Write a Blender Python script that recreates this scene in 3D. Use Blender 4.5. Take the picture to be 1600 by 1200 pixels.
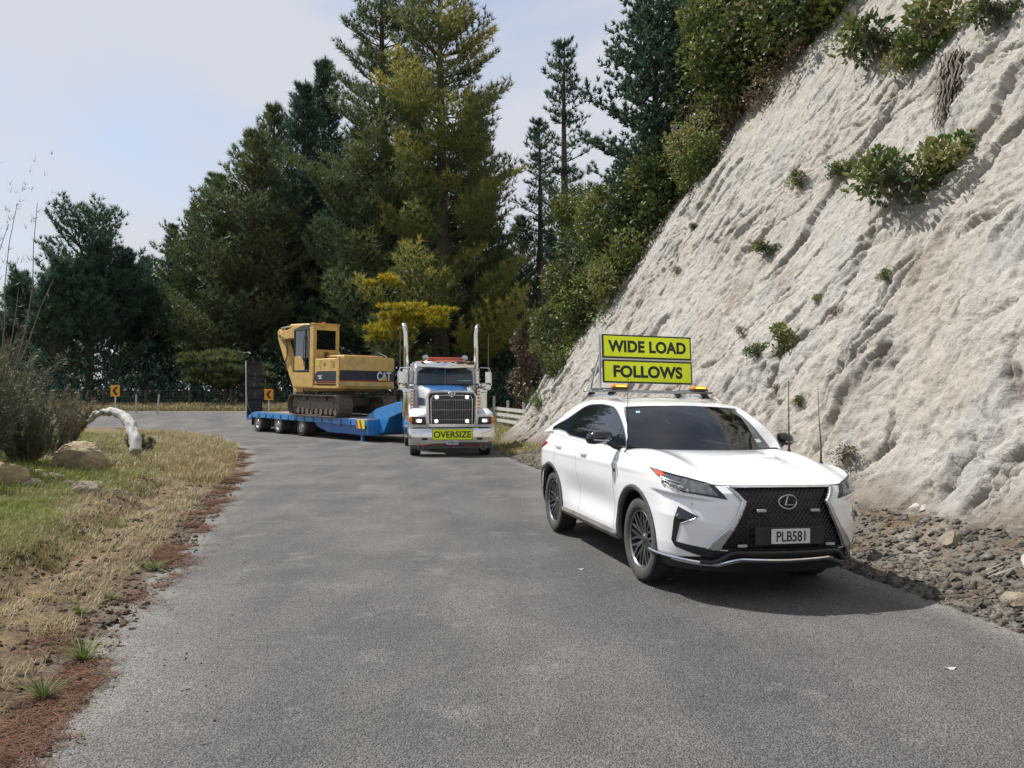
import bpy, bmesh, math, random
import numpy as np
from mathutils import Vector, Matrix, Euler
R = math.radians
random.seed(7)
rng = np.random.default_rng(11)
scene = bpy.context.scene
for o in list(bpy.data.objects):
    bpy.data.objects.remove(o, do_unlink=True)

# ---------------------------------------------------------------- camera, sky, sun, exposure
cam_d = bpy.data.cameras.new("camera"); cam = bpy.data.objects.new("camera", cam_d)
scene.collection.objects.link(cam); scene.camera = cam
cam_d.sensor_width = 36; cam_d.lens = 27.0; cam_d.clip_start = 0.05; cam_d.clip_end = 3000
cam.location = (0, 0, 1.70); cam.rotation_euler = (R(90 + 1.194), 0, 0)

SUN = Vector((-0.70, 0.40, 1.10)).normalized()
world = bpy.data.worlds.new("World"); scene.world = world; world.use_nodes = True
wn = world.node_tree.nodes; wl = world.node_tree.links; wn.clear()
w_out = wn.new('ShaderNodeOutputWorld'); w_bg = wn.new('ShaderNodeBackground')
sky = wn.new('ShaderNodeTexSky'); sky.sky_type = 'NISHITA'; sky.sun_disc = False
sky.sun_elevation = math.asin(SUN.z); sky.sun_rotation = math.atan2(SUN.x, SUN.y)
sky.air_density = 1.1; sky.dust_density = .7; sky.ozone_density = 2.5; sky.altitude = 100
w_tc = wn.new('ShaderNodeTexCoord'); w_map = wn.new('ShaderNodeMapping')
w_map.inputs['Scale'].default_value = (1.0, 1.0, 2.6); w_map.inputs['Rotation'].default_value = (0.1, 0.25, 0.5)
w_n = wn.new('ShaderNodeTexNoise'); w_n.inputs['Scale'].default_value = 1.7
w_n.inputs['Detail'].default_value = 7; w_n.inputs['Roughness'].default_value = 0.52; w_n.inputs['Distortion'].default_value = 0.35
w_r = wn.new('ShaderNodeValToRGB')
w_r.color_ramp.elements[0].position = 0.29; w_r.color_ramp.elements[0].color = (0.12, 0.12, 0.12, 1)
w_r.color_ramp.elements[1].position = 0.56; w_r.color_ramp.elements[1].color = (0.95, 0.95, 0.95, 1)
w_mix = wn.new('ShaderNodeMixRGB'); w_mix.inputs['Color2'].default_value = (4.5, 4.65, 5.05, 1)
wl.new(w_tc.outputs['Generated'], w_map.inputs['Vector']); wl.new(w_map.outputs[0], w_n.inputs['Vector'])
wl.new(w_n.outputs['Fac'], w_r.inputs[0]); wl.new(w_r.outputs[0], w_mix.inputs['Fac'])
wl.new(sky.outputs[0], w_mix.inputs['Color1']); wl.new(w_mix.outputs[0], w_bg.inputs[0])
wl.new(w_bg.outputs[0], w_out.inputs[0]); w_bg.inputs[1].default_value = 0.105

sun_d = bpy.data.lights.new("sun", 'SUN'); sun_d.energy = 4.3; sun_d.angle = R(0.53); sun_d.color = (1.0, 0.97, 0.925)
sun = bpy.data.objects.new("sun", sun_d); scene.collection.objects.link(sun)
sun.rotation_euler = SUN.to_track_quat('Z', 'Y').to_euler()
sun.location = (-40, 40, 60)
scene.view_settings.view_transform = 'Standard'; scene.view_settings.look = 'None'
scene.view_settings.exposure = 0.53; scene.view_settings.gamma = 1.0; scene.view_settings.use_curve_mapping = False
scene.cycles.max_bounces = 6; scene.cycles.transparent_max_bounces = 12
scene.cycles.caustics_reflective = False; scene.cycles.caustics_refractive = False
scene.cycles.sample_clamp_indirect = 6.0

# ---------------------------------------------------------------- helpers
col = scene.collection
def tag(o, label=None, cat=None, group=None, kind=None):
    if label: o['label'] = label
    if cat: o['category'] = cat
    if group: o['group'] = group
    if kind: o['kind'] = kind
    return o
def empty(name, loc=(0, 0, 0), rz=0, label=None, cat=None, group=None):
    o = bpy.data.objects.new(name, None); col.objects.link(o)
    o.location = loc; o.rotation_euler = (0, 0, rz); o.empty_display_size = 0.2
    return tag(o, label, cat, group)
def mesh_np(name, verts, faces, mat=None, parent=None, smooth=False, cols=None, attrs=None):
    """faces: (n,k) int array of equal polygon size"""
    verts = np.asarray(verts, np.float32); faces = np.asarray(faces, np.int32)
    me = bpy.data.meshes.new(name); n, k = faces.shape
    me.vertices.add(len(verts)); me.vertices.foreach_set('co', verts.ravel())
    me.loops.add(n * k); me.loops.foreach_set('vertex_index', faces.ravel())
    me.polygons.add(n)
    me.polygons.foreach_set('loop_start', np.arange(0, n * k, k, dtype=np.int32))
    me.polygons.foreach_set('loop_total', np.full(n, k, np.int32))
    if smooth: me.polygons.foreach_set('use_smooth', np.ones(n, bool))
    me.update(calc_edges=True)
    if cols is not None:
        ca = me.color_attributes.new('Col', 'FLOAT_COLOR', 'POINT')
        c4 = np.ones((len(verts), 4), np.float32); c4[:, :3] = cols; ca.data.foreach_set('color', c4.ravel())
    for an, av in (attrs or {}).items():
        a = me.attributes.new(an, 'FLOAT', 'POINT'); a.data.foreach_set('value', np.asarray(av, np.float32))
    if mat: me.materials.append(mat)
    o = bpy.data.objects.new(name, me); col.objects.link(o)
    if parent: o.parent = parent
    return o
def copy_tree(o, parent=None):
    c = o.copy(); col.objects.link(c); c.parent = parent
    for ch in list(o.children): copy_tree(ch, c)
    return c

class MB:
    """collects shapes into one mesh"""
    def __init__(s): s.v = []; s.f = []
    def add(s, vs, fs, M=None):
        b = len(s.v)
        s.v += [tuple(M @ Vector(p)) if M else tuple(p) for p in vs]
        s.f += [tuple(i + b for i in f) for f in fs]; return s
    def box(s, c, d, rot=None, taper=None):
        hx, hy, hz = d[0] / 2, d[1] / 2, d[2] / 2; tx, ty = taper or (1, 1)
        vs = [(-hx, -hy, -hz), (hx, -hy, -hz), (hx, hy, -hz), (-hx, hy, -hz),
              (-hx * tx, -hy * ty, hz), (hx * tx, -hy * ty, hz), (hx * tx, hy * ty, hz), (-hx * tx, hy * ty, hz)]
        M = Matrix.Translation(c)
        if rot: M = M @ Euler(rot).to_matrix().to_4x4()
        return s.add(vs, [(0, 3, 2, 1), (4, 5, 6, 7), (0, 1, 5, 4), (1, 2, 6, 5), (2, 3, 7, 6), (3, 0, 4, 7)], M)
    def tube(s, pts, r, n=8, cap=True, closed=False):
        pts = [Vector(p) for p in pts]; m = len(pts)
        rs = r if isinstance(r, (list, tuple)) else [r] * m
        t0 = (pts[1] - pts[0]).normalized(); up = Vector((0, 0, 1)) if abs(t0.z) < .9 else Vector((1, 0, 0))
        a = t0.cross(up).normalized(); vs = []
        for i, p in enumerate(pts):
            if closed: t = pts[(i + 1) % m] - pts[i - 1]
            else: t = pts[min(i + 1, m - 1)] - pts[max(i - 1, 0)]
            t.normalize(); a = (a - t * a.dot(t)).normalized(); b = t.cross(a)
            for k in range(n):
                q = 2 * math.pi * k / n; vs.append(p + (a * math.cos(q) + b * math.sin(q)) * rs[i])
        fs = []
        for i in range(m if closed else m - 1):
            for k in range(n):
                k2 = (k + 1) % n; j = (i + 1) % m
                fs.append((i * n + k, i * n + k2, j * n + k2, j * n + k))
        if cap and not closed:
            fs.append(tuple(range(n))[::-1]); fs.append(tuple((m - 1) * n + k for k in range(n)))
        return s.add(vs, fs)
    def cyl(s, a, b, r, r2=None, n=16): return s.tube([a, b], [r, r if r2 is None else r2], n)
    def lathe(s, prof, c=(0, 0, 0), axis='y', n=32, cap=False):
        """prof: (radius, along axis)"""
        vs = []
        for (r, h) in prof:
            for k in range(n):
                q = 2 * math.pi * k / n; ca, sa = math.cos(q) * r, math.sin(q) * r
                p = {'y': (ca, h, sa), 'x': (h, ca, sa), 'z': (ca, sa, h)}[axis]
                vs.append((p[0] + c[0], p[1] + c[1], p[2] + c[2]))
        fs = [(i * n + k, i * n + (k + 1) % n, (i + 1) * n + (k + 1) % n, (i + 1) * n + k) for i in range(len(prof) - 1) for k in range(n)]
        if cap: fs.append(tuple(range(n))); fs.append(tuple((len(prof) - 1) * n + k for k in range(n)))
        return s.add(vs, fs)
    def prism(s, poly, a, b, axis='y', M=None):
        """poly 2-D: for axis y (x,z); axis x (y,z); axis z (x,y); extruded from a to b"""
        f = {'y': lambda p, h: (p[0], h, p[1]), 'x': lambda p, h: (h, p[0], p[1]), 'z': lambda p, h: (p[0], p[1], h)}[axis]
        n = len(poly); vs = [f(p, a) for p in poly] + [f(p, b) for p in poly]
        fs = [tuple(range(n))[::-1], tuple(range(n, 2 * n))] + [(i, (i + 1) % n, n + (i + 1) % n, n + i) for i in range(n)]
        return s.add(vs, fs, M)
    def loft(s, rings, closed=True, cap=False):
        n = len(rings[0]); vs = [p for r in rings for p in r]; kk = n if closed else n - 1
        fs = [(i * n + k, i * n + (k + 1) % n, (i + 1) * n + (k + 1) % n, (i + 1) * n + k) for i in range(len(rings) - 1) for k in range(kk)]
        if cap: fs.append(tuple(range(n))[::-1]); fs.append(tuple((len(rings) - 1) * n + k for k in range(n)))
        return s.add(vs, fs)
    def build(s, name, mat=None, parent=None, smooth=False, bevel=0, seg=2, subsurf=0, angle=35, mirror_flip=False, solid=0):
        me = bpy.data.meshes.new(name)
        bm = bmesh.new(); vs = [bm.verts.new(((p[0], -p[1], p[2]) if mirror_flip else p)) for p in s.v]
        for f in s.f:
            try: bm.faces.new([vs[i] for i in f])
            except ValueError: pass
        bmesh.ops.remove_doubles(bm, verts=bm.verts, dist=1e-5)
        bmesh.ops.recalc_face_normals(bm, faces=bm.faces)
        bm.to_mesh(me); bm.free()
        if mat: me.materials.append(mat)
        o = bpy.data.objects.new(name, me); col.objects.link(o)
        if parent: o.parent = parent
        if solid:
            m = o.modifiers.new('solid', 'SOLIDIFY'); m.thickness = solid; m.offset = 0
        if bevel:
            m = o.modifiers.new('bevel', 'BEVEL'); m.width = bevel; m.segments = seg; m.limit_method = 'ANGLE'; m.angle_limit = R(30)
            m.harden_normals = False
        if subsurf:
            m = o.modifiers.new('sub', 'SUBSURF'); m.levels = subsurf; m.render_levels = subsurf
        if smooth or bevel:
            me.polygons.foreach_set('use_smooth', np.ones(len(me.polygons), bool))
            if not subsurf:
                try: me.set_sharp_from_angle(angle=R(angle))
                except Exception: pass
        return o

def text_obj(body, name, mat, parent, size, loc, rot, sx=1.0, bold=0.0, extrude=0.002, spacing=1.0):
    cu = bpy.data.curves.new(name, 'FONT'); cu.body = body; cu.size = size; cu.align_x = 'CENTER'; cu.align_y = 'CENTER'
    cu.offset = bold; cu.extrude = extrude; cu.space_character = spacing
    t = bpy.data.objects.new(name + '_tmp', cu); col.objects.link(t)
    dg = bpy.context.evaluated_depsgraph_get(); me = bpy.data.meshes.new_from_object(t.evaluated_get(dg))
    bpy.data.objects.remove(t, do_unlink=True)
    # centre on its true bounds
    n = len(me.vertices); co = np.zeros(n * 3, np.float32); me.vertices.foreach_get('co', co); co = co.reshape(-1, 3)
    co[:, 0] -= (co[:, 0].min() + co[:, 0].max()) / 2; co[:, 1] -= (co[:, 1].min() + co[:, 1].max()) / 2; co[:, 0] *= sx
    me.vertices.foreach_set('co', co.ravel()); me.materials.clear(); me.materials.append(mat)
    o = bpy.data.objects.new(name, me); col.objects.link(o); o.parent = parent; o.location = loc; o.rotation_euler = rot
    return o

# ---- numpy noise
def _h(ix, iy, seed):
    ix = ix.astype(np.int64); iy = iy.astype(np.int64)
    h = (ix * 374761393 + iy * 668265263 + seed * 1442695041) & 0xffffffff
    h = ((h ^ (h >> 13)) * 1274126177) & 0xffffffff
    return (h ^ (h >> 16)) & 0xffffffff
def gnoise(x, y, seed=0):
    x = np.asarray(x, float); y = np.asarray(y, float)
    x0 = np.floor(x); y0 = np.floor(y); fx = x - x0; fy = y - y0
    def g(dx, dy):
        a = _h(x0 + dx, y0 + dy, seed) * (2 * math.pi / 4294967296.0)
        return np.cos(a) * (fx - dx) + np.sin(a) * (fy - dy)
    u = fx * fx * fx * (fx * (fx * 6 - 15) + 10); v = fy * fy * fy * (fy * (fy * 6 - 15) + 10)
    a = g(0, 0) * (1 - u) + g(1, 0) * u; b = g(0, 1) * (1 - u) + g(1, 1) * u
    return (a * (1 - v) + b * v) * 1.5
def fbm(x, y, oct=4, seed=0, gain=.5, lac=2.03):
    s = 0; a = 1.0; t = 0
    for i in range(oct):
        s = s + a * gnoise(x, y, seed + i * 17); t += a; a *= gain; x = x * lac + 13.7; y = y * lac - 7.1
    return s / t
def sstep(a, b, x):
    t = np.clip((np.asarray(x, float) - a) / (b - a), 0, 1); return t * t * (3 - 2 * t)

# ---- materials
def nodes(name):
    m = bpy.data.materials.new(name); m.use_nodes = True; nt = m.node_tree
    b = nt.nodes['Principled BSDF']; return m, nt, b
def setp(b, **k):
    names = {'color': 'Base Color', 'rough': 'Roughness', 'metal': 'Metallic', 'spec': 'Specular IOR Level', 'coat': 'Coat Weight', 'coatr': 'Coat Roughness', 'trans': 'Transmission Weight', 'ior': 'IOR'}
    for a, v in k.items():
        if a == 'color': v = (*v, 1)
        b.inputs[names[a]].default_value = v
def mat_simple(name, color, rough=.5, metal=0, spec=.5, coat=0, coatr=.03, var=.12, vs=6, bump=0, bs=40, emit=None, es=1, dirt=0, dirtc=(.22, .19, .15), ds=3):
    """a base with soft procedural variation, optional dirt and fine relief"""
    m, nt, b = nodes(name); setp(b, color=color, rough=rough, metal=metal, spec=spec, coat=coat, coatr=coatr)
    N = nt.nodes; Lk = nt.links
    tc = N.new('ShaderNodeTexCoord'); n1 = N.new('ShaderNodeTexNoise'); n1.inputs['Scale'].default_value = vs; n1.inputs['Detail'].default_value = 5
    Lk.new(tc.outputs['Object'], n1.inputs['Vector'])
    r = N.new('ShaderNodeValToRGB'); lo = tuple(c * (1 - var) for c in color); hi = tuple(min(1, c * (1 + var)) for c in color)
    r.color_ramp.elements[0].position = .3; r.color_ramp.elements[1].position = .7
    r.color_ramp.elements[0].color = (*lo, 1); r.color_ramp.elements[1].color = (*hi, 1)
    Lk.new(n1.outputs['Fac'], r.inputs[0]); out = r.outputs[0]
    if dirt:
        n2 = N.new('ShaderNodeTexNoise'); n2.inputs['Scale'].default_value = ds; n2.inputs['Detail'].default_value = 8; n2.inputs['Roughness'].default_value = .7
        Lk.new(tc.outputs['Object'], n2.inputs['Vector'])
        r2 = N.new('ShaderNodeValToRGB'); r2.color_ramp.elements[0].position = .5; r2.color_ramp.elements[1].position = .72
        r2.color_ramp.elements[0].color = (0, 0, 0, 1); r2.color_ramp.elements[1].color = (dirt, dirt, dirt, 1)
        Lk.new(n2.outputs['Fac'], r2.inputs[0])
        mx = N.new('ShaderNodeMixRGB'); mx.inputs['Color2'].default_value = (*dirtc, 1)
        Lk.new(r2.outputs[0], mx.inputs[0]); Lk.new(out, mx.inputs[1]); out = mx.outputs[0]
    Lk.new(out, b.inputs['Base Color'])
    if bump:
        n3 = N.new('ShaderNodeTexNoise'); n3.inputs['Scale'].default_value = bs; n3.inputs['Detail'].default_value = 4
        Lk.new(tc.outputs['Object'], n3.inputs['Vector'])
        bp = N.new('ShaderNodeBump'); bp.inputs['Strength'].default_value = bump; bp.inputs['Distance'].default_value = .01
        Lk.new(n3.outputs['Fac'], bp.inputs['Height']); Lk.new(bp.outputs[0], b.inputs['Normal'])
    if emit:
        b.inputs['Emission Color'].default_value = (*emit, 1); b.inputs['Emission Strength'].default_value = es
    return m
def mat_leaf(name, c1, c2, c3=None, rough=.55, trans=.25, objvar=.0):
    """foliage: colour from the Col attribute's red channel between c1 and c2, green channel mixes in c3"""
    m, nt, b = nodes(name); N = nt.nodes; Lk = nt.links
    at = N.new('ShaderNodeAttribute'); at.attribute_name = 'Col'; sp = N.new('ShaderNodeSeparateColor'); Lk.new(at.outputs['Color'], sp.inputs[0])
    mx = N.new('ShaderNodeMixRGB'); mx.inputs[1].default_value = (*c1, 1); mx.inputs[2].default_value = (*c2, 1); Lk.new(sp.outputs[0], mx.inputs[0])
    out = mx.outputs[0]
    if c3:
        m2 = N.new('ShaderNodeMixRGB'); m2.inputs[2].default_value = (*c3, 1); Lk.new(sp.outputs[1], m2.inputs[0]); Lk.new(out, m2.inputs[1]); out = m2.outputs[0]
    if objvar:
        oi = N.new('ShaderNodeObjectInfo'); hs = N.new('ShaderNodeHueSaturation'); mr = N.new('ShaderNodeMapRange')
        mr.inputs['To Min'].default_value = 1 - objvar; mr.inputs['To Max'].default_value = 1 + objvar
        Lk.new(oi.outputs['Random'], mr.inputs['Value']); Lk.new(mr.outputs[0], hs.inputs['Value']); Lk.new(out, hs.inputs['Color'])
        mr2 = N.new('ShaderNodeMapRange'); mr2.inputs['To Min'].default_value = .485; mr2.inputs['To Max'].default_value = .515
        Lk.new(oi.outputs['Random'], mr2.inputs['Value']); Lk.new(mr2.outputs[0], hs.inputs['Hue']); out = hs.outputs[0]
    Lk.new(out, b.inputs['Base Color']); setp(b, rough=rough, spec=.35)
    if trans:
        tr = N.new('ShaderNodeBsdfTranslucent'); Lk.new(out, tr.inputs['Color']); ms = N.new('ShaderNodeMixShader'); ms.inputs[0].default_value = trans
        Lk.new(b.outputs[0], ms.inputs[1]); Lk.new(tr.outputs[0], ms.inputs[2]); Lk.new(ms.outputs[0], N['Material Output'].inputs[0])
    return m
def mat_glass(name, tint=(.02, .025, .03), clear=.0, rough=.02):
    m, nt, b = nodes(name); setp(b, color=tint, rough=rough, spec=.6, ior=1.5)
    if clear:
        N = nt.nodes; Lk = nt.links
        tp = N.new('ShaderNodeBsdfTransparent'); tp.inputs[0].default_value = (.62, .68, .66, 1); fr = N.new('ShaderNodeFresnel'); fr.inputs[0].default_value = 1.85
        gl = N.new('ShaderNodeBsdfGlossy'); gl.inputs['Roughness'].default_value = rough; gl.inputs[0].default_value = (.95, .97, 1, 1)
        m1 = N.new('ShaderNodeMixShader'); m1.inputs[0].default_value = clear; Lk.new(b.outputs[0], m1.inputs[1]); Lk.new(tp.outputs[0], m1.inputs[2])
        m2 = N.new('ShaderNodeMixShader'); Lk.new(fr.outputs[0], m2.inputs[0]); Lk.new(m1.outputs[0], m2.inputs[1]); Lk.new(gl.outputs[0], m2.inputs[2])
        Lk.new(m2.outputs[0], N['Material Output'].inputs[0])
    return m
M = {}
M['black_plastic'] = mat_simple('black_plastic', (.018, .018, .02), .45, var=.2)
M['gloss_black'] = mat_simple('gloss_black', (.008, .008, .01), .12, coat=.6)
M['rubber'] = mat_simple('rubber', (.028, .027, .026), .8, var=.25, vs=20, bump=.3, bs=90)
M['dusty_rubber'] = mat_simple('dusty_rubber', (.06, .056, .05), .85, var=.3, vs=9, bump=.3, bs=90, dirt=.6, dirtc=(.16, .14, .12))
M['chrome'] = mat_simple('chrome', (.78, .78, .79), .08, metal=1, var=.03)
M['satin_metal'] = mat_simple('satin_metal', (.52, .53, .55), .3, metal=1, var=.08)
M['dark_metal'] = mat_simple('dark_metal', (.10, .10, .105), .45, metal=.7, var=.2)
M['steel'] = mat_simple('steel', (.30, .29, .28), .5, metal=.6, var=.2, dirt=.5)
M['white_paint'] = mat_simple('white_paint', (.83, .83, .84), .25, coat=.9, coatr=.04, var=.01)
M['blue_paint'] = mat_simple('blue_paint', (.03, .24, .60), .35, coat=.5, var=.15, dirt=.35, dirtc=(.15, .16, .18))
M['yellow_paint'] = mat_simple('yellow_paint', (.60, .39, .125), .55, spec=.35, var=.12, vs=4, dirt=.7, dirtc=(.23, .17, .10), ds=2.2)
M['sign_yellow'] = mat_simple('sign_yellow', (.80, .92, .012), .45, var=.02)
M['black_ink'] = mat_simple('black_ink', (.012, .012, .012), .5, var=.05)
M['dirty_steel'] = mat_simple('dirty_steel', (.17, .135, .105), .75, metal=.2, var=.3, vs=14, bump=.5, bs=50, dirt=.7, dirtc=(.26, .21, .15), ds=6)
M['dark_glass'] = mat_glass('dark_glass', (.006, .008, .011))
M['clear_glass'] = mat_glass('clear_glass', (.01, .012, .014), clear=.93)
M['wood'] = mat_simple('wood', (.46, .44, .40), .85, var=.25, vs=9, bump=.4, bs=30)
M['amber'] = mat_simple('amber', (.85, .25, .02), .3, var=.05)
M['amber_lit'] = mat_simple('amber_lit', (.9, .35, .03), .3, emit=(1.0, .42, .04), es=2.6)
M['lamp_lit'] = mat_simple('lamp_lit', (.9, .9, .9), .2, emit=(1.0, .97, .9), es=7)
# ================================================================ THE SETTING
RL = [(-1.3, -3), (-1.5, 1.5), (-2.0, 3.0), (-2.49, 4.2), (-3.04, 6.1), (-3.69, 8.7), (-4.57, 11.7), (-6.4, 18.5), (-9.2, 26.5), (-12.0, 32.0), (-16.0, 37.5), (-21, 40.0), (-30, 41.5), (-60, 43)]
RR = [(4.6, -3), (4.3, 2.0), (3.75, 5.0), (3.45, 6.9), (2.9, 9.6), (0.75, 18.0), (-0.2, 22.7), (-1.2, 30), (-2.6, 38), (-6, 44), (-10, 46.3), (-30, 47.2), (-60, 48)]
def poly_interp(P, y):
    return np.interp(y, [p[1] for p in P], [p[0] for p in P])
def base_z(x, y):
    return np.interp(y, [-50, 28, 34, 38, 41, 43.5, 46.5, 50, 70, 200, 800], [0, 0, .07, .13, .36, .68, 1.0, 1.12, 2.0, 4, 10])
def seg_dist(x, y, P):
    """signed distance to polyline, positive on its left when walking along it"""
    best = np.full(np.shape(x), 1e9); sg = np.ones(np.shape(x))
    for (ax, ay), (bx, by) in zip(P[:-1], P[1:]):
        dx, dy = bx - ax, by - ay; L2 = dx * dx + dy * dy
        t = np.clip(((x - ax) * dx + (y - ay) * dy) / L2, 0, 1)
        qx, qy = x - ax - t * dx, y - ay - t * dy; d = np.hypot(qx, qy)
        s = np.sign(dx * (y - ay) - dy * (x - ax)); m = d < best
        best = np.where(m, d, best); sg = np.where(m, s, sg)
    return best * sg
def verge_h(x, y):
    """height of the left verge above the road datum"""
    d = seg_dist(x, y, RL)      # positive = left of the left road edge = verge
    dn = d + .25 * fbm(x * .9, y * .9, 3, 5)
    h = .05 * sstep(0, .35, dn) + .16 * sstep(.4, 1.6, dn) + .62 * sstep(1.5, 7.0, dn)
    h = h * (1 - .55 * sstep(28, 37, y)) 
    h = h + sstep(0.2, 1.5, d) * (.13 * fbm(x * .55, y * .55, 3, 9) + .05 * fbm(x * 2.6, y * 2.6, 4, 31)) + sstep(.3, .8, d) * sstep(3.2, 1.6, d) * .05 * fbm(x * 5, y * 5, 4, 33)
    rut = np.exp(-((dn - 1.05) / .22) ** 2) * .10 * sstep(16, 12, y)
    h = h - rut * sstep(.5, .9, d) + .06 * np.exp(-((dn - 1.5) / .2) ** 2) * sstep(16, 12, y)
    far = sstep(9, 16, d); h = h * (1 - far) + far * (.8 * h)
    return np.where(d > 0, h, 0)
def right_h(x, y):
    d = -seg_dist(x, y, RR)     # positive = right of the right road edge
    h = .05 * sstep(0, .4, d) + .38 * sstep(.25, 1.5, d)
    h = h + sstep(0.1, .7, d) * (.10 * fbm(x * 1.3, y * 1.3, 4, 44))
    h = h * np.interp(y, [0, 12, 18, 30, 48], [1.1, 1, .8, .35, .3])
    return np.where(d > 0, h, 0)
def ground_z(x, y): return base_z(x, y) + verge_h(x, y) + right_h(x, y)
def gz(x, y): return float(ground_z(np.array([float(x)]), np.array([float(y)]))[0])
def grid_mesh(xs, ys, zf):
    X, Y = np.meshgrid(xs, ys); Z = zf(X, Y); nx, ny = len(xs), len(ys)
    v = np.stack([X.ravel(), Y.ravel(), Z.ravel()], 1)
    i = np.arange(nx * ny).reshape(ny, nx)
    f = np.stack([i[:-1, :-1].ravel(), i[:-1, 1:].ravel(), i[1:, 1:].ravel(), i[1:, :-1].ravel()], 1)
    return v, f
# --- materials of the ground
def mat_ground():
    m, nt, b = nodes('ground_soil'); N = nt.nodes; Lk = nt.links
    at = N.new('ShaderNodeAttribute'); at.attribute_name = 'Col'
    tc = N.new('ShaderNodeTexCoord'); n = N.new('ShaderNodeTexNoise'); n.inputs['Scale'].default_value = 9; n.inputs['Detail'].default_value = 9; n.inputs['Roughness'].default_value = .7
    Lk.new(tc.outputs['Object'], n.inputs['Vector'])
    r = N.new('ShaderNodeValToRGB'); r.color_ramp.elements[0].position = .3; r.color_ramp.elements[1].position = .72
    r.color_ramp.elements[0].color = (.45, .44, .42, 1); r.color_ramp.elements[1].color = (1.35, 1.33, 1.3, 1)
    Lk.new(n.outputs['Fac'], r.inputs[0])
    mx = N.new('ShaderNodeMixRGB'); mx.blend_type = 'MULTIPLY'; mx.inputs[0].default_value = 1
    Lk.new(at.outputs['Color'], mx.inputs[1]); Lk.new(r.outputs[0], mx.inputs[2]); Lk.new(mx.outputs[0], b.inputs['Base Color'])
    n2 = N.new('ShaderNodeTexNoise'); n2.inputs['Scale'].default_value = 28; n2.inputs['Detail'].default_value = 6; n2.inputs['Roughness'].default_value = .65
    Lk.new(tc.outputs['Object'], n2.inputs['Vector'])
    bp = N.new('ShaderNodeBump'); bp.inputs['Strength'].default_value = .9; bp.inputs['Distance'].default_value = .03
    Lk.new(n2.outputs['Fac'], bp.inputs['Height']); Lk.new(bp.outputs[0], b.inputs['Normal']); setp(b, rough=.95, spec=.15)
    return m
M['ground'] = mat_ground()
def lerp3(a, b, t): return a + (b - a) * t[..., None]
def verge_cols(x, y):
    d = seg_dist(x, y, RL); dr = -seg_dist(x, y, RR)
    soil = np.array([.125, .092, .062]); straw = np.array([.25, .18, .10]); green = np.array([.12, .135, .035]); needle = np.array([.135, .068, .042]); dust = np.array([.20, .18, .155])
    dark = np.array([.03, .032, .022]); rub = np.array([.165, .15, .13])
    n1 = fbm(x * .7, y * .7, 4, 61); n2 = fbm(x * 2.2, y * 2.2, 4, 62); n3 = fbm(x * .35, y * .35, 3, 63)
    c = np.broadcast_to(soil, x.shape + (3,)).copy()
    c = lerp3(c, straw, sstep(.0, .3, n2 + .08) * sstep(.2, .9, d) * .8)
    c = lerp3(c, green, sstep(-.1, .12, n1 + .08 * d - .04) * sstep(1.5, 2.6, d))
    c = lerp3(c, straw, sstep(12, 18, y) * sstep(-.3, .1, n2) * .8)
    c = lerp3(c, needle, .45 * sstep(.7, .1, d + .6 * n2) * sstep(.06, .2, fbm(x * 1.4, y * .9, 3, 64)) * sstep(.0, .08, d))
    c = lerp3(c, dust, sstep(.28, .0, d + .25 * n2) * .8)
    r = lerp3(np.broadcast_to(rub, x.shape + (3,)).copy(), soil * 1.25, sstep(-.15, .25, n2))
    r = lerp3(r, np.array([.30, .27, .235]), sstep(.0, .35, n1) * .6)
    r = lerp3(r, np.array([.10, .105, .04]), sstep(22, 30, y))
    c = np.where((dr > 0)[..., None], r, c)
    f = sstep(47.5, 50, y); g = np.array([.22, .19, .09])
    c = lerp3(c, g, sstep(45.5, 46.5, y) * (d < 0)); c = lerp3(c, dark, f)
    return c
xs = np.unique(np.concatenate([np.arange(-700, -60, 20), np.arange(-60, -14, 1.0), np.arange(-14, -1.2, .07), np.arange(-1.2, 3.0, .3), np.arange(3.0, 7, .07), np.arange(7, 60, 2), np.arange(60, 701, 20)]).round(3))
ys = np.unique(np.concatenate([np.arange(-60, -3, 6), np.arange(-3, 2, .25), np.arange(2, 15, .08), np.arange(15, 30, .16), np.arange(30, 52, .4), np.arange(52, 120, 3), np.arange(120, 901, 30)]).round(3))
def gfun(X, Y):
    Z = ground_z(X, Y)
    on = (seg_dist(X, Y, RL) < 0) & (seg_dist(X, Y, RR) > 0)
    return np.where(on, Z - .06, Z)
v, f = grid_mesh(xs, ys, gfun)
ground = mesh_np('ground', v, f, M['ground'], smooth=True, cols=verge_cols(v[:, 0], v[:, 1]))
tag(ground, kind='structure')

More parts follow.
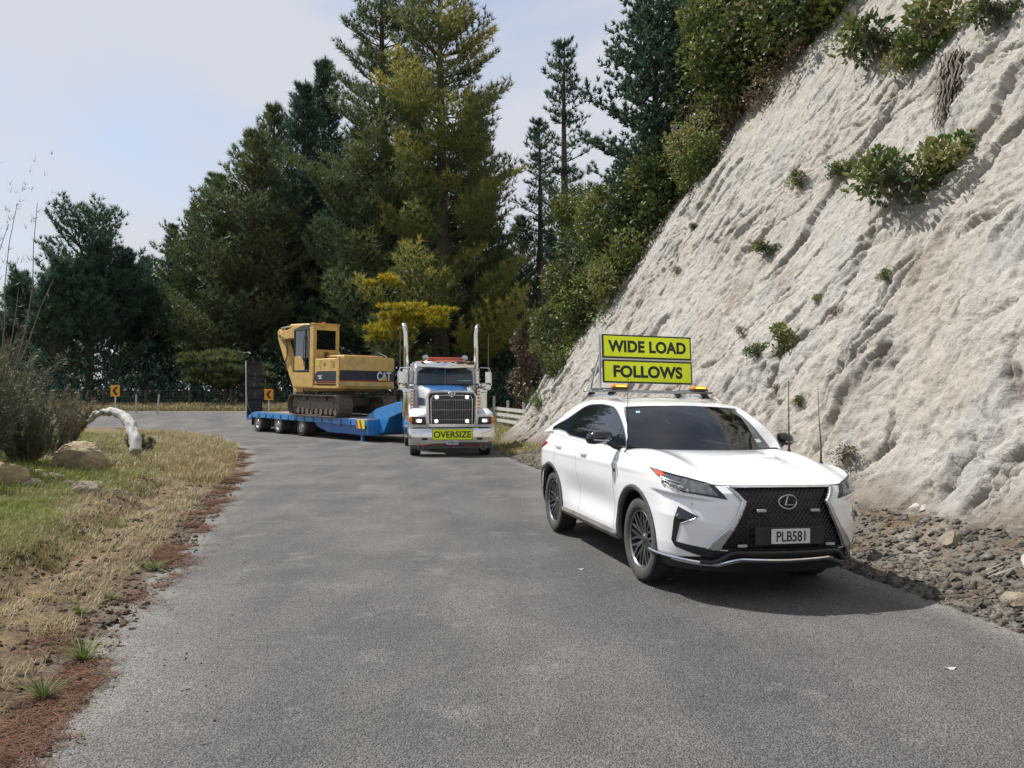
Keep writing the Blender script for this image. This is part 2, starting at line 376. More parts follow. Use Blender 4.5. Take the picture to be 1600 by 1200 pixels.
# --- road: strips between the edges, slightly ragged at the sides
def mat_road():
    m, nt, b = nodes('chip_seal'); N = nt.nodes; Lk = nt.links
    tc = N.new('ShaderNodeTexCoord'); P = tc.outputs['Object']
    def noise(sc, det=5, rough=.6, vec=None):
        n = N.new('ShaderNodeTexNoise'); n.inputs['Scale'].default_value = sc; n.inputs['Detail'].default_value = det; n.inputs['Roughness'].default_value = rough
        Lk.new(vec or P, n.inputs['Vector']); return n.outputs['Fac']
    def ramp(src, p0, p1, c0, c1):
        r = N.new('ShaderNodeValToRGB'); r.color_ramp.elements[0].position = p0; r.color_ramp.elements[1].position = p1
        r.color_ramp.elements[0].color = (*c0, 1) if len(c0) == 3 else c0; r.color_ramp.elements[1].color = (*c1, 1); Lk.new(src, r.inputs[0]); return r.outputs[0]
    def mix(f, a, c, mode='MIX', fac=None):
        x = N.new('ShaderNodeMixRGB'); x.blend_type = mode
        if f is not None: Lk.new(f, x.inputs[0])
        else: x.inputs[0].default_value = fac
        for s, i in ((a, 1), (c, 2)):
            if isinstance(s, tuple): x.inputs[i].default_value = (*s, 1)
            else: Lk.new(s, x.inputs[i])
        return x.outputs[0]
    mp = N.new('ShaderNodeMapping'); mp.inputs['Rotation'].default_value = (0, 0, R(-14)); mp.inputs['Scale'].default_value = (1, .22, 1); Lk.new(P, mp.inputs['Vector'])
    base = ramp(noise(.55, 6, .6), .32, .68, (.094, .091, .087), (.160, .154, .146))
    strk = ramp(noise(1.1, 5, .55, mp.outputs[0]), .38, .66, (.80, .80, .82), (1.16, 1.15, 1.13))
    c = mix(None, base, strk, 'MULTIPLY', 1)
    pale = ramp(noise(1.6, 7, .7), .56, .70, (0, 0, 0), (.55, .55, .55)); c = mix(pale, c, (.245, .238, .225))
    at = N.new('ShaderNodeAttribute'); at.attribute_name = 'edge'
    ed = N.new('ShaderNodeMath'); ed.operation = 'ADD'; nz = noise(2.4, 6, .65); sub = N.new('ShaderNodeMath'); sub.operation = 'SUBTRACT'; sub.inputs[1].default_value = .5; Lk.new(nz, sub.inputs[0])
    Lk.new(at.outputs['Fac'], ed.inputs[0]); Lk.new(sub.outputs[0], ed.inputs[1])
    c = mix(ramp(ed.outputs[0], .62, 1.15, (0, 0, 0), (.7, .7, .7)), c, (.25, .235, .21))
    a2 = N.new('ShaderNodeAttribute'); a2.attribute_name = 'track'; c = mix(a2.outputs['Fac'], c, (.078, .078, .082))
    # stones
    vo = N.new('ShaderNodeTexVoronoi'); vo.inputs['Scale'].default_value = 112; Lk.new(P, vo.inputs['Vector'])
    sp = N.new('ShaderNodeSeparateColor'); Lk.new(vo.outputs['Color'], sp.inputs[0])
    st = ramp(sp.outputs[0], .1, .95, (.52, .51, .50), (1.62, 1.6, 1.58)); c = mix(None, c, st, 'MULTIPLY', .85)
    gap = ramp(vo.outputs['Distance'], .45, .8, (1, 1, 1), (.42, .42, .42)); c = mix(None, c, gap, 'MULTIPLY', .8)
    Lk.new(c, b.inputs['Base Color'])
    h = N.new('ShaderNodeMath'); h.operation = 'SUBTRACT'; h.inputs[0].default_value = 1; Lk.new(vo.outputs['Distance'], h.inputs[1])
    h2 = N.new('ShaderNodeMath'); h2.operation = 'MULTIPLY_ADD'; Lk.new(noise(7, 6, .7), h2.inputs[0]); h2.inputs[1].default_value = .25; Lk.new(h.outputs[0], h2.inputs[2])
    bp = N.new('ShaderNodeBump'); bp.inputs['Strength'].default_value = .75; bp.inputs['Distance'].default_value = .012
    Lk.new(h2.outputs[0], bp.inputs['Height']); Lk.new(bp.outputs[0], b.inputs['Normal']); setp(b, rough=.82, spec=.35)
    return m
M['road'] = mat_road()
def resample(P, n):
    P = np.array(P, float); s = np.concatenate([[0], np.cumsum(np.hypot(*np.diff(P, axis=0).T))])
    t = np.linspace(0, s[-1], n); return np.stack([np.interp(t, s, P[:, 0]), np.interp(t, s, P[:, 1])], 1)
# match stations of the two edges by hand so that the strips cross the road squarely
KL = [(-1.3, -3), (-1.5, 1.5), (-2.49, 4.2), (-3.04, 6.1), (-3.69, 8.7), (-4.57, 11.7), (-6.4, 18.5), (-9.2, 26.5), (-12.0, 32.0), (-16.0, 37.5), (-21, 40.0), (-30, 41.5), (-60, 43)]
KR = [(4.6, -3), (4.3, 2.0), (3.75, 5.0), (3.45, 6.9), (2.9, 9.6), (1.9, 13.5), (0.75, 18.0), (-1.2, 30), (-2.6, 38), (-6, 44), (-10, 46.3), (-30, 47.2), (-60, 48)]
nk = len(KL); tt = np.linspace(0, nk - 1, 420)
EL = np.stack([np.interp(tt, range(nk), [p[i] for p in KL]) for i in (0, 1)], 1)
ER = np.stack([np.interp(tt, range(nk), [p[i] for p in KR]) for i in (0, 1)], 1)
dirn = ER - EL; W = np.hypot(dirn[:, 0], dirn[:, 1])[:, None]; dirn = dirn / W
jl = (.10 * fbm(tt * 4, tt * 0, 4, 81) + .16 * fbm(tt * 1.2, tt * 0, 2, 82))[:, None]; jr = (.07 * fbm(tt * 4, tt * 0 + 9, 4, 83))[:, None]
EL = EL + dirn * jl - dirn * .06; ER = ER + dirn * jr + dirn * .05
U = np.linspace(0, 1, 31)
V = EL[:, None, :] + (ER - EL)[:, None, :] * U[None, :, None]
Z = base_z(V[..., 0], V[..., 1]) + .004 + 0 * V[..., 0]
wid = W[:, 0]; da = np.minimum(U[None, :] * wid[:, None], (1 - U)[None, :] * wid[:, None]); edge = np.clip(1 - da / 1.1, 0, 1)
v = np.concatenate([V, Z[..., None]], 2).reshape(-1, 3); i = np.arange(len(v)).reshape(len(tt), len(U))
f = np.stack([i[:-1, :-1].ravel(), i[:-1, 1:].ravel(), i[1:, 1:].ravel(), i[1:, :-1].ravel()], 1)
trk = (np.exp(-((U[None, :] - .60) / .085) ** 2) * .55 + np.exp(-((U[None, :] - .86) / .07) ** 2) * .45 + np.exp(-((U[None, :] - .30) / .06) ** 2) * .25) * (.55 + .45 * fbm(tt[:, None] * 1.3, U[None, :] * 3 + 0 * tt[:, None], 3, 85)) * (1 + 0 * tt[:, None])
road = mesh_np('road', v, f, M['road'], smooth=True, attrs={'edge': edge.ravel(), 'track': trk.ravel()}); tag(road, kind='structure')

# --- cliff
CB = np.array([(6.6, -4), (5.9, 1), (5.1, 4.5), (4.75, 7), (4.3, 9.5), (3.2, 14), (1.95, 20), (.75, 26), (.0, 30), (.3, 34), (3.5, 39), (10, 43), (24, 47), (45, 50)], float)
def catmull(P, n):
    P = np.vstack([2 * P[0] - P[1], P, 2 * P[-1] - P[-2]]); out = []
    m = len(P) - 3; ts = np.linspace(0, m - 1e-6, n)
    for t in ts:
        i = int(t); u = t - i; a, b_, c_, d_ = P[i:i + 4]
        out.append(.5 * ((2 * b_) + (-a + c_) * u + (2 * a - 5 * b_ + 4 * c_ - d_) * u * u + (-a + 3 * b_ - 3 * c_ + d_) * u ** 3))
    return np.array(out)
cb = catmull(CB, 2500); cs = np.concatenate([[0], np.cumsum(np.hypot(*np.diff(cb, axis=0).T))])
def cliff_frame(s):
    x = np.interp(s, cs, cb[:, 0]); y = np.interp(s, cs, cb[:, 1])
    tx = np.interp(s + .6, cs, cb[:, 0]) - np.interp(s - .6, cs, cb[:, 0]); ty = np.interp(s + .6, cs, cb[:, 1]) - np.interp(s - .6, cs, cb[:, 1])
    l = np.hypot(tx, ty); return x, y, -ty / l, tx / l     # outward normal, to the left of the walk = towards the road
DIP = R(59)
def plates(a, b, seed, amp, sharp=.06):
    """plate-like spalls: one-sided steps along isolines of an anisotropic noise"""
    n = fbm(a, b, 3, seed) * 3.2; q = np.floor(n); fr = n - q
    return amp * (q + sstep(0, sharp, fr) - fr * .92)
def cliff_disp(s, t):
    # fall-line grain is slanted: u runs along the slant, w across it
    ang = R(75); u = s * math.cos(ang) * -1 + t * math.sin(ang); w = s * math.sin(ang) + t * math.cos(ang)
    wx = .55 * fbm(s * .45, t * .45, 4, 101) + .05 * fbm(s * 2.3, t * 2.3, 3, 201); wy = .5 * fbm(s * .5, t * .5, 3, 102)
    d = .34 * fbm(s * .10, t * .10, 3, 103) - .13 * np.abs(fbm((w + wx * .5) * .30, u * .13, 2, 104)) + .03 * fbm(s * .9, t * .7, 2, 119)
    patchy = sstep(.0, .22, fbm(s * .2, t * .2, 2, 106))
    d += plates((w + wx) * .34, (u + wy) * .09, 105, .078, .05) * (.15 + .85 * patchy)
    d += plates((w + wx * 1.4) * .95, (u + wy) * .24, 107, .026, .12) * sstep(-.1, .2, fbm(s * .33, t * .33, 2, 116))
    d += plates((s + wx) * .8, (t + wy) * .9, 111, .035, .14) * sstep(.08, .25, fbm(s * .3, t * .3, 2, 112))
    r1 = np.abs(fbm((w + wx) * .62, u * .13, 4, 108)); d -= .15 * (1 - sstep(0, .042, r1)) * sstep(-.06, .10, fbm(s * .35, t * .35, 2, 109))
    r2 = np.abs(fbm((w + wx) * 1.9, u * .55, 4, 118)); d -= .035 * (1 - sstep(0, .05, r2)) * sstep(-.05, .2, fbm(s * .5, t * .5, 2, 120))
    d += plates((w + wx) * 2.6, (u + wy) * 1.2, 131, .018, .12) + plates(s * 2.2 + wx, t * 2.2 + wy, 132, .015, .12)
    w3 = s * math.sin(R(38)) + t * math.cos(R(38)); u3 = -s * math.cos(R(38)) + t * math.sin(R(38))
    r3 = np.abs(fbm((w3 + wx) * .5, u3 * .16, 4, 128)); d -= .12 * (1 - sstep(0, .034, r3)) * sstep(-.02, .14, fbm(s * .3, t * .3, 2, 129))
    d += .018 * fbm(s * 2.4, t * 1.9, 5, 110, .62) + .012 * np.abs(fbm(s * 4.5, t * 4.0, 4, 113, .6)) + .006 * fbm(s * 13, t * 13, 2, 114)
    return d
def cliff_pt(s, z, extra=0.0):
    """point on the face at walk length s and height z"""
    s = np.asarray(s, float); z = np.asarray(z, float)
    x, y, nx, ny = cliff_frame(s); t = z / math.sin(DIP)
    d = cliff_disp(s, t) + extra; fl = .9 * sstep(1.3, -0.1, z) ** 2 * .5
    off = -z / math.tan(DIP) + d * math.sin(DIP) + fl
    return x + nx * off, y + ny * off, z + d * math.cos(DIP) + base_z(x, y) * .5
smax = cs[-1]; s_fine = np.arange(0, np.interp(33, cb[:, 1], cs), .031)
sv = np.concatenate([s_fine, np.arange(s_fine[-1] + .15, smax, .3)])
zv = np.unique(np.concatenate([np.arange(-.6, 9, .031), np.arange(9, 13.5, .06), np.arange(13.5, 22, .3)]).round(4))
S, Zc = np.meshgrid(sv, zv); X, Y, Zp = cliff_pt(S, Zc)
v = np.stack([X.ravel(), Y.ravel(), Zp.ravel()], 1); i = np.arange(len(v)).reshape(len(zv), len(sv))
f = np.stack([i[:-1, :-1].ravel(), i[1:, :-1].ravel(), i[1:, 1:].ravel(), i[:-1, 1:].ravel()], 1)
t_ = Zc / math.sin(DIP)
cc = np.empty(S.shape + (3,)); pale = np.array([.385, .362, .328]); warm = np.array([.36, .325, .28]); grey = np.array([.315, .306, .29]); soil = np.array([.17, .14, .11])
n1 = fbm(S * .25, t_ * .25, 4, 121); n2 = fbm(S * .9, t_ * .7, 4, 122)
cc = lerp3(np.broadcast_to(pale, cc.shape).copy(), warm, sstep(-.1, .35, n1) * .8); cc = lerp3(cc, grey, sstep(.05, .4, n2) * .7)
cc = lerp3(cc, soil, sstep(.95, .25, Zc + .55 * n2 + .2 * n1) * .85)
cc = lerp3(cc, np.array([.2, .165, .12]), sstep(.28, .45, fbm(S * 1.6, t_ * .5, 4, 123)) * .55)
_a = R(75); _u = -S * math.cos(_a) + t_ * math.sin(_a); _w = S * math.sin(_a) + t_ * math.cos(_a); _wx = .55 * fbm(S * .45, t_ * .45, 4, 101) + .05 * fbm(S * 2.3, t_ * 2.3, 3, 201)
cc = lerp3(cc, np.array([.19, .165, .135]), (1 - sstep(0, .040, np.abs(fbm((_w + _wx) * .62, _u * .13, 4, 108)))) * sstep(-.06, .10, fbm(S * .35, t_ * .35, 2, 109)) * .7)
cc = lerp3(cc, np.array([.24, .215, .18]), (1 - sstep(0, .045, np.abs(fbm((_w + _wx) * 1.9, _u * .55, 4, 118)))) * sstep(-.05, .2, fbm(S * .5, t_ * .5, 2, 120)) * .5)
cc = lerp3(cc, np.array([.27, .235, .185]), sstep(.12, .4, fbm(_w * .5 + 3, _u * .07, 4, 141)) * .2)
def mat_cliff():
    m, nt, b = nodes('pale_siltstone'); N = nt.nodes; Lk = nt.links
    at = N.new('ShaderNodeAttribute'); at.attribute_name = 'Col'; tc = N.new('ShaderNodeTexCoord')
    n = N.new('ShaderNodeTexNoise'); n.inputs['Scale'].default_value = 5; n.inputs['Detail'].default_value = 9; n.inputs['Roughness'].default_value = .68; Lk.new(tc.outputs['Object'], n.inputs['Vector'])
    r = N.new('ShaderNodeValToRGB'); r.color_ramp.elements[0].position = .32; r.color_ramp.elements[1].position = .66
    r.color_ramp.elements[0].color = (.80, .79, .77, 1); r.color_ramp.elements[1].color = (1.13, 1.13, 1.13, 1); Lk.new(n.outputs['Fac'], r.inputs[0])
    mx = N.new('ShaderNodeMixRGB'); mx.blend_type = 'MULTIPLY'; mx.inputs[0].default_value = 1; Lk.new(at.outputs['Color'], mx.inputs[1]); Lk.new(r.outputs[0], mx.inputs[2]); Lk.new(mx.outputs[0], b.inputs['Base Color'])
    n2 = N.new('ShaderNodeTexNoise'); n2.inputs['Scale'].default_value = 16; n2.inputs['Detail'].default_value = 8; n2.inputs['Roughness'].default_value = .62; Lk.new(tc.outputs['Object'], n2.inputs['Vector'])
    bp = N.new('ShaderNodeBump'); bp.inputs['Strength'].default_value = .95; bp.inputs['Distance'].default_value = .042; Lk.new(n2.outputs['Fac'], bp.inputs['Height'])
    vo = N.new('ShaderNodeTexVoronoi'); vo.feature = 'DISTANCE_TO_EDGE'; vo.inputs['Scale'].default_value = 3.2; mp = N.new('ShaderNodeMapping'); mp.inputs['Scale'].default_value = (1, 1, .7)
    nn = N.new('ShaderNodeMixRGB'); nn.inputs[0].default_value = .12; Lk.new(tc.outputs['Object'], nn.inputs[1]); Lk.new(n2.outputs['Color'], nn.inputs[2]); Lk.new(nn.outputs[0], mp.inputs['Vector']); Lk.new(mp.outputs[0], vo.inputs['Vector'])
    r2 = N.new('ShaderNodeValToRGB'); r2.color_ramp.elements[0].position = 0; r2.color_ramp.elements[1].position = .035; Lk.new(vo.outputs['Distance'], r2.inputs[0])
    b2 = N.new('ShaderNodeBump'); b2.inputs['Strength'].default_value = .22; b2.inputs['Distance'].default_value = .02; Lk.new(r2.outputs[0], b2.inputs['Height']); Lk.new(bp.outputs[0], b2.inputs['Normal'])
    Lk.new(b2.outputs[0], b.inputs['Normal']); setp(b, rough=.95, spec=.1); return m
M['cliff'] = mat_cliff()
cliff = mesh_np('cliff', v, f, M['cliff'], smooth=False, cols=cc.reshape(-1, 3)); tag(cliff, kind='structure')
# hill top behind the cliff edge, so that no gap opens from another side
hx, hy, hnx, hny = cliff_frame(sv[::6]); rings = []
for (z_, o_) in ((20.5, 0.2), (22, -6), (24, -20), (26, -45)):
    off = -21.5 / math.tan(DIP) + o_
    rings.append(np.stack([hx + hnx * off, hy + hny * off, np.full_like(hx, z_)], 1))
v = np.concatenate(rings); i = np.arange(len(v)).reshape(4, -1)
f = np.stack([i[:-1, :-1].ravel(), i[1:, :-1].ravel(), i[1:, 1:].ravel(), i[:-1, 1:].ravel()], 1)
tag(mesh_np('hill', v, f, M['ground'], smooth=True, cols=np.tile([.05, .06, .025], (len(v), 1))), kind='structure')

# ================================================================ VEGETATION
M['bark'] = mat_simple('bark', (.085, .065, .05), .95, var=.35, vs=5, bump=.8, bs=14)
M['pale_bark'] = mat_simple('pale_bark', (.42, .40, .37), .9, var=.3, vs=8, bump=.7, bs=22)
M['twig'] = mat_simple('twig', (.14, .115, .09), .9, var=.3)
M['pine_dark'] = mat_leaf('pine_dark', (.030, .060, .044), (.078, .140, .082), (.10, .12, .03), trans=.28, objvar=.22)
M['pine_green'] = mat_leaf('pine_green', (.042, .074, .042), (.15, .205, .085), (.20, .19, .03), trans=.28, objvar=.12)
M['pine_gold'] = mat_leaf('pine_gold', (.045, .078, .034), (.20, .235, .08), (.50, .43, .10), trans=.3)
M['gold_spray'] = mat_leaf('gold_spray', (.18, .19, .02), (.50, .42, .03), (.60, .45, .04), trans=.25)
M['bush_leaf'] = mat_leaf('bush_leaf', (.035, .060, .018), (.105, .155, .045), (.21, .22, .05), rough=.6, trans=.22, objvar=.18)
M['fresh_leaf'] = mat_leaf('fresh_leaf', (.06, .10, .02), (.16, .22, .05), (.30, .26, .10), rough=.6, trans=.25)
M['olive_leaf'] = mat_leaf('olive_leaf', (.08, .09, .055), (.17, .175, .11), (.21, .18, .12), trans=.2, objvar=.1)
M['dry_stem'] = mat_leaf('dry_stem', (.16, .115, .07), (.34, .27, .17), (.10, .07, .05), trans=.15)
M['grass'] = mat_leaf('grass', (.12, .17, .02), (.27, .31, .05), (.38, .30, .17), rough=.5, trans=.3)

def tri_tufts(pos, dirs, n, length, width, spread, rs, droop=0.0):
    """n pointed triangles fanning out of every pos around dirs -> verts (.,3), faces"""
    m = len(pos); P = np.repeat(pos, n, 0); D = np.repeat(dirs, n, 0) + rs.normal(0, spread, (m * n, 3))
    D[:, 2] -= droop; D /= np.linalg.norm(D, axis=1)[:, None] + 1e-9
    L = (length * rs.uniform(.65, 1.2, m * n))[:, None]
    if np.ndim(length) > 0: L = L
    A = np.cross(D, rs.normal(0, 1, (m * n, 3))); A /= np.linalg.norm(A, axis=1)[:, None] + 1e-9
    w = width * rs.uniform(.7, 1.3, (m * n, 1))
    v = np.stack([P + A * w * .5, P - A * w * .5, P + D * L], 1).reshape(-1, 3)
    return v, np.arange(m * n * 3).reshape(-1, 3)
def pine_mesh(seed, H=26, Rm=5.2, h0=.12, whorl=.62, nb=5, shape=None, up0=-.05, up1=.75, gold=0.0, tuftn=12, tl=.42, tw=.06, lean=.0, leaders=0, dens=1.0, gap=0.0):
    rs = np.random.default_rng(seed); tr = MB(); limbs = MB()
    shape = shape or (lambda q: (1 - q) ** .72 * (.55 + .45 * min(1, q * 5)))
    r0 = .018 * H + .05; tp = []
    for k in range(9):
        q = k / 8; tp.append((lean * q * H + .12 * math.sin(q * 5 + seed), .12 * math.cos(q * 4 + seed), q * H))
    tr.tube(tp, [r0 * (1 - q / 8.3) + .02 for q in range(9)], 8)
    ax = lambda z: (np.interp(z, [p[2] for p in tp], [p[0] for p in tp]), np.interp(z, [p[2] for p in tp], [p[1] for p in tp]))
    pos = []; dr = []; tone = []; gol = []
    def branch(x, y, z, az, L, el, q):
        n = max(3, int(L / .55)); p = np.array([x, y, z]); d = np.array([math.cos(az) * math.cos(el), math.sin(az) * math.cos(el), math.sin(el)]); pts = [tuple(p)]
        bt = rs.uniform(-.25, .25); bg = gold * (rs.random() < .48) * rs.uniform(.3, 1.0)
        for k in range(n):
            d = d + np.array([0, 0, .055 * (1.4 if q < .4 else .9)]) + rs.normal(0, .05, 3); d /= np.linalg.norm(d); p = p + d * L / n; pts.append(tuple(p))
            f = (k + 1) / n
            if f < .30 and L > 1.5: continue
            side = np.cross(d, [0, 0, 1.0]); side /= np.linalg.norm(side) + 1e-9
            for sgn in (-1, 1):
                sl = (L * .42 * (1.12 - f) + .40) * rs.uniform(.6, 1.15); sd = d * .75 + side * sgn * .9 + np.array([0, 0, rs.uniform(0, .35)]); sd /= np.linalg.norm(sd)
                m_ = max(2, int(sl / .26 * dens))
                for j in range(m_):
                    u = (j + 1) / m_; pp = p + sd * sl * u + np.array([0, 0, .10 * u * u * sl]) + rs.normal(0, .05, 3)
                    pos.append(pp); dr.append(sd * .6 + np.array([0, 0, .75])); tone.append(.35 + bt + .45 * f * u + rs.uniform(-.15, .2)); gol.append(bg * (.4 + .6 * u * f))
            pos.append(p + 0); dr.append(d * .8 + np.array([0, 0, .5])); tone.append(.5 + bt + .3 * f); gol.append(bg * f)
        limbs.tube(pts, [max(.012, (.012 + .016 * L) * (1 - i / (len(pts)))) for i in range(len(pts))], 4, cap=False)
    z = H * h0
    while z < H * .985:
        q = z / H; cx, cy = ax(z); a0 = rs.uniform(0, 6.28); k = nb if q < .85 else 4
        for b_ in range(k):
            if rs.random() < gap: continue
            L = max(.35, Rm * shape(q) * rs.uniform(.45, 1.28)); el = up0 + (up1 - up0) * q + rs.uniform(-.12, .12)
            branch(cx, cy, z + rs.uniform(-.2, .2), a0 + b_ * 6.283 / k + rs.uniform(-.3, .3), L, el, q)
        z += whorl * 1.38 * (1.15 - .60 * q) * rs.uniform(.8, 1.2)
    for k in range(leaders):           # extra upright leaders of an open-grown crown
        a = rs.uniform(0, 6.28); rr = Rm * rs.uniform(.25, .75); zt = H * (1 - .55 * (rr / Rm)) * rs.uniform(.86, 1.02); zb = zt - rs.uniform(3, 5)
        bx, by = rr * math.cos(a), rr * math.sin(a); limbs.tube([(bx * .5, by * .5, zb - 2), (bx * .9, by * .9, zb), (bx, by, zt)], [.11, .07, .02], 5, cap=False)
        zz = zb
        while zz < zt:
            for b_ in range(4): branch(bx, by, zz, rs.uniform(0, 6.28), max(.3, (zt - zz) * .33 + .25), .7, .8)
            zz += .42
    pos = np.array(pos); dr = np.array(dr); tone = np.clip(tone, 0, 1); gol = np.clip(gol, 0, 1)
    v, f = tri_tufts(pos, dr, tuftn, np.array([tl]).repeat(1)[0], tw, .62, rs)
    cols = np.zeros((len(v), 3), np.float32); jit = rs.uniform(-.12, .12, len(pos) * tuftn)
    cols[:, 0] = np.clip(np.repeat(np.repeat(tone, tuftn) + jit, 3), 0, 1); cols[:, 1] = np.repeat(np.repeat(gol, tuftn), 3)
    return tr, limbs, (v, f, cols)
def make_pine(name, loc, label, leafmat, cat='tree', group=None, **kw):
    t = empty(name, loc, label=label, cat=cat, group=group)
    tr, limbs, (v, f, cols) = pine_mesh(**kw)
    tr.build('trunk', M['bark'], t, smooth=True); limbs.build('branches', M['bark'], t, smooth=True)
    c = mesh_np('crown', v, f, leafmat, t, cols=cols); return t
def place_copy(src, loc, rz, sc, label, group=None, szz=None):
    c = copy_tree(src); c.location = loc; c.rotation_euler = (0, 0, rz); c.scale = (sc, sc, szz or sc); c['label'] = label
    if group: c['group'] = group
    elif 'group' in c: del c['group']
    return c
def at(u, d):  # world x of photo column u at distance d
    return (u - 800) / 1200.0 * d
def tree_top(v, d): return 1.7 + (625 - v) / 1200.0 * d     # world height of photo row v at distance d
def tz(x, y): return gz(x, y) - .15
def fit(src, H, u, d, vtop, rz, label, group=None, wide=1.0):
    x = at(u, d); z0 = tz(x, d); h = tree_top(vtop, d) - z0; s = h / H
    return place_copy(src, (x, d, z0), rz, s * wide, label, group, s)
G = 'pines standing beyond the bend'
# the broad, many-topped pine on the left
PA = make_pine('pine_tree', (at(140, 56), 56, tz(at(140, 56), 56)), 'broad dark pine with many upright tops, alone at the far left of the stand', M['pine_dark'], seed=21, H=13.6, Rm=6.6, h0=.10, nb=5, whorl=.7, shape=lambda q: (1 - q) ** .45 * (.7 + .3 * min(1, q * 4)), up0=.1, up1=.9, leaders=18, tl=.44, tw=.062, dens=.85)
# dense conical dark pine
PB = make_pine('pine_tree', (at(392, 60), 60, tz(at(392, 60), 60)), 'dense blue-green pine rising behind the lowered ramp, left shoulder of the tall group', M['pine_green'], seed=22, H=21.0, Rm=7.6, h0=.07, nb=6, whorl=.66, gold=.35, up0=-.08, up1=.7, tl=.50, tw=.066, dens=.9)
# tall narrow pine
PC = make_pine('pine_tree', (at(470, 64), 64, tz(at(470, 64), 64)), 'tall dark pine just left of the highest tree, its spire stepping up to the right', M['pine_dark'], seed=23, H=26.3, Rm=6.0, h0=.10, nb=5, whorl=.62, up0=.0, up1=.8, tl=.50, tw=.066, dens=.9)
# the tallest, grey-green
PD = make_pine('pine_tree', (at(594, 58), 58, tz(at(594, 58), 58)), 'tallest pine, grey-green and cut by the top edge of the picture behind the digger', M['pine_green'], seed=24, H=35, Rm=9.0, h0=.10, nb=5, whorl=.72, gold=.45, up0=-.05, up1=.6, tl=.54, tw=.064, dens=.9, gap=.08)
# golden-tipped pine in front
PE = make_pine('pine_tree', (at(688, 54), 54, tz(at(688, 54), 54)), 'tall pine with golden yellow branch tips above the truck cab', M['pine_gold'], seed=25, H=32.5, Rm=8.0, h0=.07, nb=6, whorl=.74, gold=1.0, up0=-.10, up1=.5, tl=.52, tw=.064, dens=1.05, gap=.08, shape=lambda q: (1 - q) ** .6 * (.85 + .15 * min(1, q * 3)) * (1.12 if int(q * 23) % 3 else .78))
# slender bare-trunked pine
PF = make_pine('pine_tree', (at(884, 56), 56, tz(at(884, 56), 56)), 'slender pine with a long bare trunk and a ragged top against the sky', M['pine_dark'], seed=26, H=27, Rm=4.0, h0=.36, nb=4, whorl=.85, up0=-.1, up1=.6, tl=.42, tw=.062, dens=.8, gap=.25, shape=lambda q: (1 - q) ** .6 * (.5 + .5 * min(1, (q - .3) * 3)) * (1.15 if int(q * 40) % 3 else .6))
fit(PC, 27.3, 268, 66, 342, 1.0, 'small dark spire between the far left pine and the main stand')
fit(PC, 27.3, 303, 68, 312, 2.2, 'narrow dark pine against the sky at the left end of the main stand')
fit(PB, 21.8, 338, 62, 262, 3.6, 'blue-green pine whose low branches reach the fence left of the ramp', wide=1.1)
fit(PB, 21.8, 425, 70, 150, .9, 'tall pine behind the left shoulder of the stand, only its upper half showing', wide=.8)
fit(PC, 27.3, 505, 70, 78, 4.1, 'dark pine spire touching the left side of the highest tree')
fit(PC, 27.3, 560, 60, 190, 5.0, 'shorter dark pine in front of the highest tree, over the digger cab', wide=1.25)
fit(PC, 27.3, 735, 62, 128, .4, 'dark blue pine behind the golden-tipped one, on its right', wide=1.1)
fit(PB, 21.8, 755, 58, 285, 2.6, 'dark bushy pine filling the gap above the right exhaust stack', wide=.95)
fit(PF, 27, 842, 60, 183, 1.9, 'thin dark pine left of the bare-trunked one', wide=1.1)
fit(PB, 21.8, 812, 66, 330, 5.2, 'low dark pine behind the two slender ones, on the left', wide=.8)
fit(PC, 27.3, 912, 64, 300, 3.3, 'low dark pine showing between the slender trunks and the hill bushes', wide=1.2)
fit(PC, 27.3, 640, 68, 120, 2.9, 'dark pine seen through the gap between the two tallest trees')
fit(PB, 21.8, 225, 64, 395, 1.4, 'low dark pine behind the right half of the far left tree')
fit(PA, 13.6, 30, 62, 470, 2.2, 'low dark pine at the left edge of the picture behind the scrub', wide=1.3)
fit(PB, 21.8, -70, 60, 420, 4.4, 'dark pine just outside the left edge of the picture')
# second row: dark, mostly hidden, closes the stand
row2 = [(95, 74, 500), (190, 78, 480), (250, 76, 430), (360, 80, 330), (455, 82, 260), (530, 80, 240), (590, 84, 260), (680, 80, 300), (780, 78, 380), (860, 82, 360), (930, 76, 400), (990, 72, 380)]
for k, (u, d, vt) in enumerate(row2):
    fit((PB, PC)[k % 2], (21.8, 27.3)[k % 2], u, d, vt, k * 1.3, 'dark pine of the back row, behind ' + ('the far left tree', 'the right side of the far left tree', 'the low gap left of the main stand', 'the fence post run left of the ramp', 'the raised ramp', 'the digger cab', 'the digger body', 'the golden-tipped pine', 'the right exhaust stack', 'the two slender pines', 'the foot of the ridge bushes', 'the lowest ridge bush')[k], 'back row of pines', wide=1.25)
# big pine on the ridge
PGx, PGy = 5.75, 30.0
PGm = make_pine('pine_tree', (PGx, PGy, 7.0), 'big dark pine on the ridge above the bushes, cut off by the top edge', M['pine_dark'], seed=27, H=10.4, Rm=3.5, h0=.12, nb=6, whorl=.44, up0=.1, up1=.7, tl=.24, tw=.065, tuftn=13, dens=2.0, shape=lambda q: (1 - q) ** .4 * (.75 + .25 * min(1, q * 3)))
fit(PC, 27.3, 1118, 40, -60, .7, 'dark pine at the top edge right of the big ridge pine').location.z = 6.0
